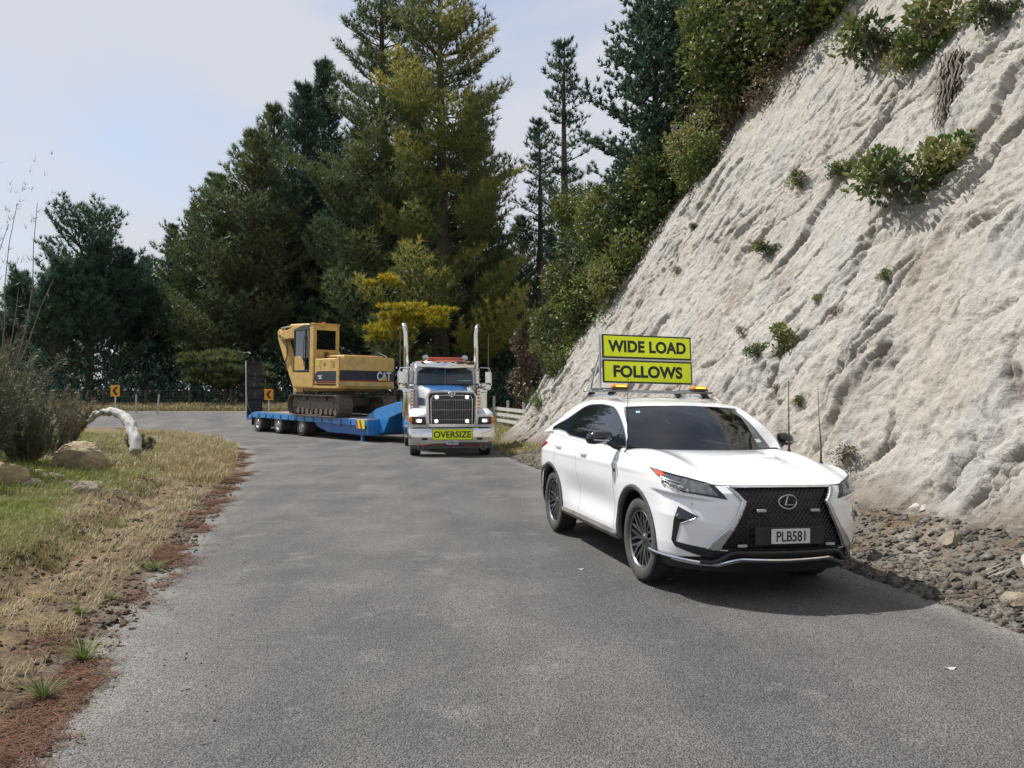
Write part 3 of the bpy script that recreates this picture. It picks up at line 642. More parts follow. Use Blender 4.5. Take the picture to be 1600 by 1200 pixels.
# golden spray: low yellow branch of the golden pine, a part of it
def spray_mesh(seed, n, ext, mat, name, parent, tuftn=10, tl=.3, tw=.07):
    rs = np.random.default_rng(seed); P = rs.uniform(-1, 1, (n * 3, 3)); P = P[(P ** 2).sum(1) < 1][:n]
    cl = rs.uniform(-1, 1, (16, 3)) * np.array([.95, .9, .8]); cl[:, 2] -= .5 * cl[:, 0] ** 2; kk = rs.integers(0, 16, len(P)); P = cl[kk] + P * np.array([.42, .42, .20])
    P = P * np.array(ext); D = np.tile([0, 0, 1.0], (len(P), 1)) + P / np.linalg.norm(ext) * .8
    v, f = tri_tufts(P, D, tuftn, tl, tw, .6, rs); c = np.zeros((len(v), 3), np.float32)
    c[:, 0] = np.repeat(np.clip(rs.uniform(.1, .9, len(P)) + P[:, 2] / ext[2] * .3, 0, 1), tuftn * 3); c[:, 1] = c[:, 0] * .5
    return mesh_np(name, v, f, mat, parent, cols=c)
for (u, v_, d, ex, nn) in ((640, 492, 44, (2.0, 1.2, .55), 520), (612, 515, 44.5, (1.3, 1.0, .7), 300), (668, 500, 43.6, (1.1, .8, .4), 200), (596, 440, 45, (1.0, .8, .25), 130)):
    s_ = spray_mesh(int(u), nn, ex, M['gold_spray'], 'yellow_branch', PE)
    s_.matrix_parent_inverse = Matrix(); s_.location = Vector((at(u, d), d, tree_top(v_, d))) - PE.location
    b_ = MB(); e = Vector((0, 0, s_.location.z + 1.5)); b_.tube([e, (e + s_.location) / 2 + Vector((0, 0, .3)), s_.location], [.1, .06, .03], 5)
    b_.build('branches', M['bark'], PE, smooth=True)
PE.children[-1]
gb = empty('pine_sapling', (at(350, 50), 50, gz(at(350, 50), 50)), label='bright green young pine spreading low beside the raised trailer ramp', cat='tree')
for k, (ox, oz, ex, nn) in enumerate(((0, 2.9, (2.2, 1.4, .8), 700), (-1.0, 1.7, (1.7, 1.2, .6), 420), (.9, 1.9, (1.8, 1.2, .6), 420))):
    q = spray_mesh(200 + k, nn, ex, M['pine_green'], 'crown', gb, tuftn=11, tl=.34, tw=.08); q.location = (ox, 0, oz)
b_ = MB(); b_.tube([(0, 0, 0), (.1, 0, 1.5), (0, 0, 3.2)], [.12, .08, .03], 6); b_.tube([(0, 0, .8), (-1.2, .1, 1.7)], [.05, .02], 5); b_.tube([(.05, 0, 1.0), (1.1, .1, 1.9)], [.05, .02], 5); b_.build('trunk', M['bark'], gb, smooth=True)

# ---- broadleaf bushes
def leaf_quads(P, D, size, rs, asp=.55):
    m = len(P); D = D + rs.normal(0, .55, (m, 3)); D /= np.linalg.norm(D, axis=1)[:, None]
    A = np.cross(D, rs.normal(0, 1, (m, 3))); A /= np.linalg.norm(A, axis=1)[:, None]; Nn = np.cross(A, D)
    L = (size * rs.uniform(.6, 1.3, m))[:, None]; w = L * asp * .5
    v = np.stack([P, P + D * L * .5 + A * w, P + D * L + Nn * L * .12, P + D * L * .5 - A * w], 1).reshape(-1, 3)
    return v, np.arange(m * 4).reshape(-1, 4)
def bush_mesh(seed, n=3200, r=(1.6, 1.6, 1.3), size=.14, twigs=26, hollow=.55, lumps=14, root=-.8):
    rs = np.random.default_rng(seed); r = np.array(r)
    lc = rs.normal(0, 1, (lumps, 3)); lc /= np.linalg.norm(lc, axis=1)[:, None]; lc *= rs.uniform(.35, .8, (lumps, 1)); lr = rs.uniform(.25, .5, lumps)
    k = rs.integers(0, lumps, n); q = rs.normal(0, 1, (n, 3)); q /= np.linalg.norm(q, axis=1)[:, None]
    P = lc[k] + q * (lr[k] * rs.uniform(hollow, 1.05, n))[:, None]; D = q * .8 + np.array([0, 0, .25])
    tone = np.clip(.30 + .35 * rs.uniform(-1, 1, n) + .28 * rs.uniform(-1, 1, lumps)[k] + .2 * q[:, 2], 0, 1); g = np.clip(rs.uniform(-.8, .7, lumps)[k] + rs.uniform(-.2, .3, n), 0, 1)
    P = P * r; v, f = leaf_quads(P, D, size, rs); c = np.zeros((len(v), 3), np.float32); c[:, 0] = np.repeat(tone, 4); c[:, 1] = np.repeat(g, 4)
    b = MB()
    for j in range(twigs):
        e = lc[j % lumps] * r * rs.uniform(.6, 1.1) + rs.normal(0, .1, 3); b.tube([(0, 0, r[2] * root), tuple(e * .5 + rs.normal(0, .1, 3)), tuple(e)], [.035, .02, .008], 4, cap=False)
    return v, f, c, b
def make_bush(name, loc, label, mat, cat='bush', group=None, rot=0, **kw):
    t = empty(name, loc, rot, label, cat, group); v, f, c, b = bush_mesh(**kw)
    b.build('stems', M['twig'], t); mesh_np('foliage', v, f, mat, t, cols=c); return t
def on_face(u, v, out=.0):
    """where the sight line through photo pixel (u, v) meets the cliff: search along the walk"""
    dx, dz = (u - 800) / 1200.0, (625 - v) / 1200.0
    d = np.arange(5, 60, .05); x = dx * d; z = 1.7 + dz * d
    s = np.linspace(0, smax, 1500); best = None
    # signed clearance of the ray point from the face surface
    X_, Y_, nx_, ny_ = cliff_frame(s)
    for k in range(len(d)):
        j = np.argmin((X_ - x[k]) ** 2 + (Y_ - d[k]) ** 2)
        px, py, pz = cliff_pt(s[j], z[k])
        if (x[k] - px) * nx_[j] + (d[k] - py) * ny_[j] < out: return (float(x[k]), float(d[k]), float(z[k])), (float(nx_[j]), float(ny_[j]))
    return None, None
BA = None; bk = 0
ridge = [ # u, v, d, scale, kind  (kind 0 glossy broadleaf, 1 lighter, 2 brownish scrub)
 (905, 560, 30, .95, 0, 'lowest bush at the foot of the ridge, behind the roof sign'), (930, 505, 30, 1.1, 0, 'second bush up the ridge, left of the sign top'),
 (968, 455, 28, 1.0, 1, 'pale green bush where the cliff edge meets the ridge, above the sign'), (925, 430, 31, 1.15, 0, 'dark bush hanging out furthest left on the lower ridge'),
 (985, 395, 29, 1.2, 0, 'rounded bush half way up the ridge, left of the cliff edge'), (940, 370, 32, 1.0, 0, 'bush sticking out against the dark trunks at mid height'),
 (1015, 330, 29, 1.25, 0, 'glossy bush over the middle of the cliff edge'), (965, 330, 31, .9, 1, 'yellow-green bush at the left rim below the big ridge pine'),
 (1060, 290, 28, 1.0, 0, 'dense bush beneath the big ridge pine'), (1005, 275, 31, .9, 0, 'small-leaved bush left below the ridge pine trunk'),
 (1095, 245, 26, .9, 1, 'bright bush tucked against the cliff edge below the dry scrub'), (1130, 195, 26, .9, 2, 'brown dry scrub hanging over the cliff edge'),
 (1150, 130, 26, 1.2, 0, 'dark bush crowning the upper cliff edge'), (1125, 120, 28, 1.0, 0, 'tall leafy bush right of the ridge pine'),
 (1190, 80, 25, 1.2, 1, 'light green bush near the top of the cliff edge'), (1140, 40, 27, 1.05, 0, 'big leafy bush at the top edge, above the scrub'),
 (1230, 30, 24, 1.2, 0, 'dark bush at the top edge where cliff and ridge meet'), (1180, 0, 26, 1.4, 0, 'leafy bush cut by the top edge of the picture'),
 (1260, 80, 23, .75, 2, 'tawny scrub on the shoulder of the upper cliff'), (1225, 135, 23.5, .7, 2, 'brown scrub dangling below the crown bushes'), (1290, -10, 22, 1.2, 0, 'bush cut by the top edge directly above the bare rock'),
 (880, 610, 33, .7, 2, 'brownish low scrub at the bottom of the ridge near the rail fence'), (1170, 40, 27, 1.5, 0, 'thick bush filling the gap above the crown of the ridge'),
 (1010, 470, 26.5, .45, 1, 'small pale bush right on the lower cliff edge'), (945, 560, 28, .55, 1, 'small light bush just behind the left end of the sign'),
 (890, 500, 34, 1.1, 0, 'dark bush at the back of the lower ridge'), (905, 330, 35, 1.0, 0, 'bush far back on the ridge among the trunks')]
kinds = {}
for (u, v_, d, sc, kd, lab) in ridge:
    loc = (at(u, d), d, tree_top(v_, d))
    if kd not in kinds:
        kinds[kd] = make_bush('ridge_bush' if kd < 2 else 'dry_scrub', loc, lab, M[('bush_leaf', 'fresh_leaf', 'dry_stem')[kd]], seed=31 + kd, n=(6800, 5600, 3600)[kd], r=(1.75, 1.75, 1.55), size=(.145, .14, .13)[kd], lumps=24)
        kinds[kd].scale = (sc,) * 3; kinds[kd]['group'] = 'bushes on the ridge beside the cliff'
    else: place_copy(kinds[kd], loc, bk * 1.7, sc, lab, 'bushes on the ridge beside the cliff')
    bk += 1
# a hillside under the ridge bushes
rb = []
for (d, xo) in ((23.6, 0), (27, -.4), (30, -.5), (34, -.2), (38, 1.2)):
    pass
# plants rooted on the bare face
facep = [(1428, 275, .95, 0, 'widest plant on the rock, hanging tuft with a beard of bare roots'), (1490, 250, .6, 1, 'leafy shoots at the right end of the widest hanging tuft'), (1395, 262, .5, 1, 'leafy shoots at the left end of the widest hanging tuft'),
 (1400, 55, 1.15, 0, 'dark leafy bush overhanging the top right of the rock'), (1480, 45, 1.0, 1, 'light green bush at the very top right, next to the overhanging one'), (1440, 85, .6, 1, 'yellowish shoots drooping under the top right bushes'), (1575, 8, .6, 0, 'bush in the top right corner'),
 (1318, 262, .36, 0, 'small dark plant half way up, left of the hanging tuft'), (1255, 280, .3, 1, 'small sprig left of the dark mid-height plant'), (1205, 385, .36, 0, 'narrow plant in the upright cleft of the rock'),
 (1232, 532, .44, 1, 'brightest plant on the rock, bushy shoots above the car bonnet'), (1190, 545, .30, 0, 'ferny sprig reaching left from the brightest plant'), (1090, 352, .22, 0, 'tuft near the cliff edge below the ridge'), (1060, 425, .24, 2, 'dull tuft low on the cliff edge'),
 (1390, 432, .16, 1, 'small round green tuft alone on the smooth slab'), (1280, 466, .12, 1, 'tiny tuft left of the round one'), (1215, 608, .14, 2, 'dry tuft just above the windscreen corner'), (1252, 628, .14, 1, 'small green tuft between the two aerials'), (1322, 716, .28, 2, 'grey dry plant behind the bonnet near the headlight'), (1308, 490, .18, 2, 'dry twiggy tuft in the middle of the rock'), (1165, 520, .2, 2, 'brown twigs beside the ferny sprig')]
fk = {}
for k, (u, v_, sc, kd, lab) in enumerate(facep):
    p, n_ = on_face(u, v_, .05)
    if p is None: continue
    loc = (p[0] + n_[0] * sc * .25, p[1] + n_[1] * sc * .25, p[2])
    if kd not in fk:
        fk[kd] = make_bush('rock_plant', loc, lab, M[('bush_leaf', 'fresh_leaf', 'dry_stem')[kd]], cat='plant', seed=51 + kd, n=(900, 800, 700)[kd], r=(1.0, 1.0, .75), size=(.15, .17, .12)[kd], lumps=9, twigs=16, hollow=.2, root=-.15)
        fk[kd].scale = (sc,) * 3; fk[kd]['group'] = 'plants rooted in the rock face'; c = fk[kd]
    else: c = place_copy(fk[kd], loc, k * 2.1, sc, lab, 'plants rooted in the rock face')
    if k in (0,):
        rt = MB(); rs = np.random.default_rng(5)
        for j in range(60):
            a = rs.uniform(-.4, .4); l = rs.uniform(.3, 1.5) * rs.uniform(.5, 1); p_ = np.array([a, -.1 + rs.uniform(-.12, .12), .1]); pl_ = []
            for q in range(6): pl_.append(tuple(p_)); p_ = p_ + np.array([rs.normal(0, .07), rs.normal(.0, .04), -l / 5])
            rt.tube(pl_, [.011, .010, .008, .006, .004, .002], 3, cap=False)
        rr = rt.build('hanging_roots', M['dry_root'] if 'dry_root' in M else M['twig'], c)
# long root bundle below the top right bushes
rt = MB(); rs = np.random.default_rng(6); pts = [on_face(u, v_, .08)[0] for (u, v_) in ((1500, 80), (1492, 120), (1483, 170), (1478, 215))]
for j in range(85):
    o = rs.normal(0, .07, 3) * np.array([1, 1, .3]); m_ = rs.integers(6, 13); pth = []
    for i in range(m_):
        q = i / 12 * 3; k_ = min(2, int(q)); p = np.array(pts[k_]) * (1 - (q - k_)) + np.array(pts[k_ + 1]) * (q - k_); pth.append(tuple(p + o * (1.5 - .25 * q) + rs.normal(0, .028, 3)))
    rt.tube(pth, [.015 * (1 - i / 14) + .003 for i in range(m_)], 3, cap=False)
rl = rt.build('root_bundle', M['twig']); tag(rl, 'long brown bundle of roots hanging down the rock at the upper right', 'roots')

# flax-like tuft at the foot of the ridge
def blade_tuft(seed, n, L, w, bend=.6, spread=.5):
    rs = np.random.default_rng(seed); v = []; f = []; c = []
    for j in range(n):
        a = rs.uniform(0, 6.28); tl = rs.uniform(.1, 1) * spread; l = L * rs.uniform(.6, 1.15); dx, dy = math.cos(a), math.sin(a); px, py = -dy * w / 2, dx * w / 2
        t = rs.random(); b = len(v); x0, y0 = dx * .06 * rs.random(), dy * .06 * rs.random(); bd = bend * rs.uniform(.4, 1.2)
        for q in (0, .45, .8):
            r_ = tl * l * q + bd * l * q * q * .5; z = l * q * (1 - .45 * bd * q); ww = 1 - q * .6
            v += [(x0 + dx * r_ + px * ww, y0 + dy * r_ + py * ww, z), (x0 + dx * r_ - px * ww, y0 + dy * r_ - py * ww, z)]
        r_ = tl * l + bd * l * .5; v.append((x0 + dx * r_, y0 + dy * r_, l * (1 - .45 * bd))); v.append(v[-1])
        for q in range(3): f.append((b + 2 * q, b + 2 * q + 1, b + 2 * q + 3, b + 2 * q + 2))
        c += [(t, max(0, t - .6), 0)] * 8
    return np.array(v), np.array(f), np.array(c)
v, f, c = blade_tuft(3, 260, 1.3, .035, .8, .6)
fx = mesh_np('flax_tuft', v, f, M['fresh_leaf'], cols=c); fx.location = (at(852, 29), 29, 1.0); tag(fx, 'spiky yellow-green grass clump at the foot of the cliff right of the rail fence', 'grass clump')
p_, n_ = on_face(1272, 65, .0)
if p_: fx2 = mesh_np('flax_tuft', v, f, M['fresh_leaf'], cols=c); fx2.location = p_; fx2.scale = (.9, .9, .9); tag(fx2, 'spiky grass clump high on the cliff edge among the bushes', 'grass clump')

# undergrowth in the shade of the stand
rs = np.random.default_rng(77); n = 60000; P = np.stack([rs.uniform(-60, 8, n), rs.uniform(50, 74, n), np.zeros(n)], 1); P[:, 2] = ground_z(P[:, 0], P[:, 1]) + rs.uniform(0, 1, n) ** 2 * 3.6 * (1 + .4 * fbm(P[:, 0] * .3, P[:, 1] * .3, 2, 7))
v, f = leaf_quads(P, np.tile([0, 0, .6], (n, 1)), .34, rs, .35); c = np.zeros((len(v), 3), np.float32); c[:, 0] = np.repeat(rs.uniform(0, .8, n), 4)
tag(mesh_np('undergrowth', v, f, M['pine_dark'], cols=c), kind='stuff')
# ivy-choked dead trunk right of the truck
iv = empty('dead_trunk', (at(818, 46), 46, 1.0), label='dead trunk wrapped in brown withered creeper, between truck and cliff', cat='dead tree')
b = MB(); b.tube([(0, 0, 0), (.15, 0, 2.5), (.0, 0, 5)], [.22, .16, .08], 7); b.build('trunk', M['bark'], iv, smooth=True)
rs = np.random.default_rng(9); n = 2200; a = rs.uniform(0, 6.28, n); z = rs.uniform(.3, 5, n); r_ = (.25 + .55 * rs.random(n)) * (1.1 - .12 * z) * (1 + .6 * np.sin(z * 2.6 + a))
P = np.stack([np.cos(a) * r_, np.sin(a) * r_, z], 1); v, f = leaf_quads(P, np.stack([np.cos(a), np.sin(a), -.5 + 0 * a], 1), .22, rs); c = np.zeros((len(v), 3), np.float32); c[:, 0] = np.repeat(rs.uniform(0, .6, n), 4)
mesh_np('withered_creeper', v, f, M['dry_stem'], iv, cols=c)
for (u, d, r_, lab) in ((885, 40, 1.5, 'light green shrub glowing in front of the dark trunks, left of the ridge bushes'), (862, 44, 1.2, 'small green shrub right of the withered trunk')):
    place_copy(kinds[1], (at(u, d), d, tree_top(500 if u > 870 else 545, d)), u, r_ * .6, lab)

# ---- scrub at the left: feathery olive shrubs
def feather_shrub(seed, H, spread, n=46, tuft=14, leafy=1.0):
    rs = np.random.default_rng(seed); b = MB(); P = []; D = []
    for j in range(n):
        a = rs.uniform(0, 6.28); l = H * rs.uniform(.6, 1.05); o = spread * rs.uniform(.1, 1); pts = []; p = np.array([math.cos(a) * .1, math.sin(a) * .1, 0]); d = np.array([math.cos(a) * o, math.sin(a) * o, 1.2]); d /= np.linalg.norm(d)
        for k in range(7):
            pts.append(tuple(p)); p = p + d * l / 6; d = d + rs.normal(0, .09, 3); d[2] += .04; d /= np.linalg.norm(d)
            if k >= 1:
                for q in range(int(tuft * leafy)):
                    dd = d + rs.normal(0, .5, 3); dd /= np.linalg.norm(dd); ll = rs.uniform(.1, .45) * H * .25; P.append(p - d * l / 6 * rs.random() + dd * ll * rs.random()); D.append(dd)
        b.tube(pts, [.016 * (1 - k / 7.5) + .003 for k in range(7)], 4, cap=False)
    return b, np.array(P), np.array(D), rs
def make_feather(loc, label, mat, seed, H, spread, n=46, tuft=14, tn=5, tl=.16, tw=.018, cat='shrub'):
    t = empty('scrub_bush', loc, label=label, cat=cat); b, P, D, rs = feather_shrub(seed, H, spread, n, tuft)
    b.build('stems', M['twig'], t); v, f = tri_tufts(P, D, tn, tl, tw, .35, rs); c = np.zeros((len(v), 3), np.float32)
    c[:, 0] = np.repeat(rs.uniform(0, 1, len(P)), tn * 3); c[:, 1] = np.repeat(rs.uniform(-.6, .6, len(P)).clip(0, 1), tn * 3)
    mesh_np('foliage', v, f, mat, t, cols=c); return t
def gp(u, d): x = at(u, d); return (x, d, gz(x, d) - .03)
S1 = make_feather(gp(-40, 12.5), 'nearest olive scrub bush at the left edge of the picture', M['olive_leaf'], 61, 2.0, .75, 50, 16, tl=.13, tw=.014)
S2 = make_feather(gp(40, 14.5), 'feathery grey-green scrub bush at the left, standing over the mound', M['olive_leaf'], 62, 1.45, .8, 44, 11, tl=.12, tw=.012)
S3 = make_feather(gp(75, 16.5), 'thin scrub bush with reddish stems behind the boulder', M['olive_leaf'], 63, 1.2, .7, 30, 8, tl=.10, tw=.011)
S4 = make_feather(gp(108, 19), 'sparse dry weed stalks left of the fallen log', M['dry_stem'], 64, 1.3, .45, 26, 5, tl=.1)
S5 = make_feather(gp(0, 17), 'dense dark scrub behind the leftmost bush', M['olive_leaf'], 65, 1.9, .6, 50, 14, tl=.13, tw=.013)
S6 = make_feather(gp(-20, 15), 'bare twiggy sapling leaning in at the left edge against the sky', M['olive_leaf'], 66, 5.3, .22, 16, 5, tn=3, tl=.16, tw=.010)
S7 = make_feather(gp(222, 19.5), 'weed clump growing right of the fallen log', M['olive_leaf'], 67, .5, .7, 40, 8, tl=.08)
S8 = make_feather(gp(120, 24), 'low dry scrub on the crest of the mound behind the log', M['dry_stem'], 68, 1.0, .8, 30, 7, tl=.1)
# ================================================================ WHITE SUV (x forward, y to the driver's side, z up; flipped when built)
from mathutils.geometry import delaunay_2d_cdt
car = empty('parked_car', (2.064, 7.41, 0.0), 0, label='white SUV with a large black mesh grille, parked beside the cliff under a yellow sign', cat='car')
car.rotation_euler = Euler((R(-1.1), 0, R(-76.45)), 'XYZ')
car.location.z = .012
interp = lambda z, a, b: float(np.interp(z, a, b))
XC, NE = .30, 2.6
def xn(z): return interp(z, [.22, .33, .42, .6, .8, .9, .97, 1.05, 1.2], [.91, .97, 1.005, 1.02, 1.0, .965, .90, .84, .8])
def wd(z): return interp(z, [.22, .30, .36, .45, .60, .75, .85, .95, 1.02, 1.08, 1.14, 1.18, 1.22], [.86, .90, .925, .935, .94, .948, .955, .955, .948, .932, .905, .88, .86])
def scallop(x, z):
    a = np.clip(1 - abs((x + 1.37) / .95) ** 3, 0, 1); b = math.exp(-((z - .60) / .16) ** 2); c = math.exp(-((z - .40) / .07) ** 2) * np.clip((x + 2.2) / 1.6, 0, 1) * .8
    haunch = .016 * math.exp(-((x + 2.75) / .55) ** 2) * math.exp(-((z - .92) / .2) ** 2)
    crease = .010 * math.exp(-((z - 1.02) / .03) ** 2) * np.clip((XC - x) / .5, 0, 1)
    return -.042 * a * b + .026 * a * c + haunch + crease
def dent(t, z):
    zl = interp(t, [.36, .45, .60, .80, .95, 1.02], [.838, .838, .850, .868, .880, .885]); k = interp(t, [.34, .45, .62, .84, .92, 1.0], [0, .5, 1, 1, .6, 0])
    u = (zl - z); 
    if u <= -.012: return 0.0
    return .030 * k * min(1, (u + .012) / .022) * max(0, 1 - max(0, u - .01) / .17)
def P(t, z, off=0.0):
    """body skin; t 0..1 nose centre to corner, then 1 m per unit along the side, tail corner after t=4.3"""
    w = wd(z)
    if .30 < t < 1.02 and .62 < z < .93: off -= dent(t, z)
    if t <= 1:
        th = t * math.pi / 2; x = XC + (xn(z) - XC + off) * max(math.cos(th), 0) ** (2 / NE); y = (w + off) * math.sin(th) ** (2 / NE) if th > 0 else 0
        return (x, y, z)
    x = XC - (t - 1)
    if x > -3.0: return (x, w + scallop(x, z) + off, z)
    th = min((-(x + 3.0)) / .9, 1) * math.pi / 2; ar = interp(z, [.3, .5, .8, 1.05, 1.25], [.66, .78, .75, .74, .55])
    return (-3.0 - (ar + off) * math.sin(th) ** (2 / 2.8), (w + scallop(-3.0, z) + off) * max(math.cos(th), 0) ** (2 / 2.8), z)
def t_of(x, y, z):
    if x >= XC:
        a = (max(x - XC, 0) / (xn(z) - XC)) ** (NE / 2); b = (min(abs(y) / wd(z), 1.2)) ** (NE / 2); return math.atan2(b, a) / (math.pi / 2)
    return 1 + (XC - x)
TX = [0, .2, .35, .50, .62, .74, .86, 1.0, 1.2, 1.4, 1.7, 1.9, 3.1, 3.7, 4.2, 4.5, 4.75, 5.2]
TZ = [.962, .960, .958, .958, .972, 1.008, 1.048, 1.080, 1.105, 1.128, 1.150, 1.165, 1.188, 1.205, 1.235, 1.22, 1.18, 1.12]
def ztop(t): return interp(t, TX, TZ)
def zbot(t): return interp(t, [0, .40, .5, .7, 1.0, 1.3, 3.9, 4.3, 5.2], [.43, .43, .37, .345, .335, .36, .36, .36, .40])
ARCH = [(-.045, .405, .455), (-2.79, .405, .455)]
def in_arch(x, z, r=.0):
    return any(math.hypot(x - a, z - b) < c + r for a, b, c in ARCH)
spindle = [(0, .948), (.462, .948), (.430, .905), (.372, .835), (.42, .72), (.475, .62), (.545, .50), (.583, .435), (0, .418)]
def inside(poly, y, z):
    c = False; n = len(poly)
    for i in range(n):
        (a, b), (p, q) = poly[i], poly[i - 1]
        if (b > z) != (q > z) and y < (p - a) * (z - b) / (q - b) + a: c = not c
    return c
gx = [-.598, -1.735, -2.62]           # shut lines: fender/door, door/door, door/quarter (rear handled by the arch)
def shut(x, z):
    for k, g in enumerate(gx):
        gg = g - (.0 if k == 0 else (.085 * max(0, (z - .7) / .5) if k == 1 else -.16 * max(0, (z - .9) / .3)))
        yield gg
def skin(t0, t1, name, mat, nt, nz=44, skip=None, off=0.0, zb=None, zt=None, warp=None):
    out = {}
    for side in (False, True):
        b = MB(); idx = {}
        ts = np.linspace(t0, t1, nt)
        vs = []; fs = []
        for i, t in enumerate(ts):
            for j in range(nz):
                tt_ = t
                za, zc = (zb or zbot)(t), (zt or ztop)(t); z = za + (zc - za) * j / (nz - 1)
                if warp: tt_ = warp(t, z)
                vs.append(P(tt_, z, off))
        for i in range(nt - 1):
            for j in range(nz - 1):
                q = (i * nz + j, (i + 1) * nz + j, (i + 1) * nz + j + 1, i * nz + j + 1)
                c = [sum(vs[k][m] for k in q) / 4 for m in range(3)]
                if skip and skip(*c): continue
                fs.append(q)
        b.add(vs, fs); o = b.build(name, mat, car, smooth=True, mirror_flip=not side, angle=60); out[side] = o
    return out
# body panels, each side
wp = M['white_paint']
sk_nose = lambda x, y, z: inside(spindle, y, z) and x > .5
skin(0, 1.16, 'front_bumper', wp, 150, 80, skip=lambda x, y, z: sk_nose(x, y, z) or in_arch(x, z))
def warpf(ga, gb, a, b):
    def w(t, z):
        u = (t - a) / (b - a); xa = ga(z); xb = gb(z); return 1 + XC - (xa + (xb - xa) * u)
    return w
g0 = lambda z: -.598; g1 = lambda z: -1.735 - .085 * max(0, (z - .7) / .5); g2 = lambda z: -2.60 - .05 * (z - .9) if z > .9 else -2.60
skin(1.16, 1.895, 'front_fender', wp, 60, 50, skip=lambda x, y, z: in_arch(x, z))
skin(1.901, 3.03, 'front_door', wp, 40, 40, warp=warpf(lambda z: g0(z) - .006, lambda z: g1(z) + .003, 1.901, 3.03))
skin(3.036, 3.90, 'rear_door', wp, 44, 50, warp=warpf(lambda z: g1(z) - .003, lambda z: g2(z) + .003, 3.036, 3.90), skip=lambda x, y, z: in_arch(x, z))
skin(3.906, 5.2, 'rear_quarter', wp, 80, 50, warp=lambda t, z: t + (1 + XC - g2(z) - 3.90) * max(0, 1 - (t - 3.906) / .2), skip=lambda x, y, z: in_arch(x, z))
# dark inner shell seen in the shut lines
skin(1.86, 3.2, 'door_frame', M['black_plastic'], 20, 8, off=-.03, zb=lambda t: .36, zt=lambda t: ztop(t) - .02)
skin(3.2, 4.2, 'door_frame', M['black_plastic'], 20, 8, off=-.03, zb=lambda t: .92, zt=lambda t: ztop(t) - .02)

def patch(poly, name, mat, parent=None, off=.003, step=.018, both=True, pfun=P, solid=0, smooth=True):
    """poly in (t, z) skin coordinates, filled with a fine net that follows the skin"""
    n = len(poly); pts = []; edges = []
    for i in range(n):
        a, b_ = Vector(poly[i]), Vector(poly[(i + 1) % n]); m = max(1, int((b_ - a).length / step))
        for k in range(m): pts.append(a + (b_ - a) * k / m)
    nb = len(pts); edges = [(i, (i + 1) % nb) for i in range(nb)]
    lo = [min(p[i] for p in poly) for i in (0, 1)]; hi = [max(p[i] for p in poly) for i in (0, 1)]
    for a in np.arange(lo[0] + step / 2, hi[0], step):
        for b_ in np.arange(lo[1] + step / 2, hi[1], step):
            if inside(poly, a, b_): pts.append(Vector((a, b_)))
    vo, eo, fo, *_ = delaunay_2d_cdt([Vector((p[0], p[1])) for p in pts], edges, [], 1, 1e-6)
    res = []
    for side in ((False, True) if both else (False,)):
        b = MB(); b.add([pfun(p[0], p[1], off) for p in vo], [tuple(f) for f in fo]); o = b.build(name, mat, parent or car, smooth=smooth, mirror_flip=not side, angle=60, solid=solid); res.append(o)
    return res
def tz_(pts): return [(t_of(x, y, z), z) for (x, y, z) in pts]
def skin_tube(pts, r, name, mat, parent=None, off=.006, both=True, n=6, full=False, flat=None):
    """tube along a (y,z)-given line on the nose"""
    res = []
    path = []
    for i in range(len(pts) - 1):
        for k in range(6):
            q = k / 6; path.append([pts[i][m] * (1 - q) + pts[i + 1][m] * q for m in range(2)])
    path.append(list(pts[-1]))
    P3 = [P(max(0, min(p[0], 1.3)), p[1], off) for p in path]
    if full:
        P3 = [(p[0], -p[1], p[2]) for p in P3[::-1]][:-1] + P3
        b = MB(); b.tube(P3, r, n); return [b.build(name, mat, parent or car, smooth=True, mirror_flip=True)]
    for side in (False, True):
        b = MB(); b.tube(P3, r, n); res.append(b.build(name, mat, parent or car, smooth=True, mirror_flip=not side))
    return res
def yz(y, z):
    q = min(abs(y) / wd(z), 1); x = XC + (xn(z) - XC) * (1 - q ** NE) ** (1 / NE); return (t_of(x, y, z), z)
# ---- grille: backing, honeycomb bars, chrome frame
gr = empty('grille', (0, 0, 0)); gr.parent = car
patch([yz(a, b) for a, b in [(0, .955), (.475, .955), (.44, .905), (.385, .835), (.43, .72), (.485, .62), (.56, .50), (.60, .43), (0, .41)]], 'grille_backing', M['black_plastic'], gr, off=-.045, step=.04)
b = MB(); z = .43; row = 0
while z < .945:
    ys = []; y = -.6; run = []
    k = 0
    while y <= .6:
        zz = z + (.0095 if (k + row) % 2 else -.0095) * (1 if k % 2 == 0 else 1)
        # zig-zag rows: adjoining rows mirror one another and so close into hexagons
        if inside(spindle, abs(y), max(.42, min(.945, z))):
            q = P(min(1, yz(abs(y), z)[0]), zz, -.014); run.append((q[0], math.copysign(q[1], y), q[2]))
        elif len(run) > 1: b.tube(run, .0034, 4, cap=False); run = []
        else: run = []
        y += .0165 if k % 2 else .026; k += 1
    if len(run) > 1: b.tube(run, .0034, 4, cap=False)
    z += .0245; row += 1
b.build('grille_mesh', M['gloss_black'], gr)
frame = [(0, .952), (.30, .951), (.468, .949), (.435, .905), (.375, .835)]
skin_tube([yz(*p) for p in frame[:3]], .0085, 'grille_frame', M['chrome'], gr, off=.004, full=True)
# widening chrome blades down both sides of the lower grille
bl = [yz(.468, .955), yz(.50, .957), yz(.462, .905), yz(.405, .838), yz(.455, .72), yz(.535, .60), yz(.635, .50), yz(.672, .44), yz(.588, .432), yz(.545, .50), yz(.475, .62), yz(.42, .72), yz(.371, .836), yz(.43, .905)]
patch(bl, 'grille_surround', M['satin_metal'], gr, off=.010, step=.014, solid=.012)
skin_tube([yz(.405, .838), yz(.455, .72), yz(.535, .60), yz(.635, .50), yz(.672, .44)], .005, 'grille_edge', M['chrome'], gr, off=.014)
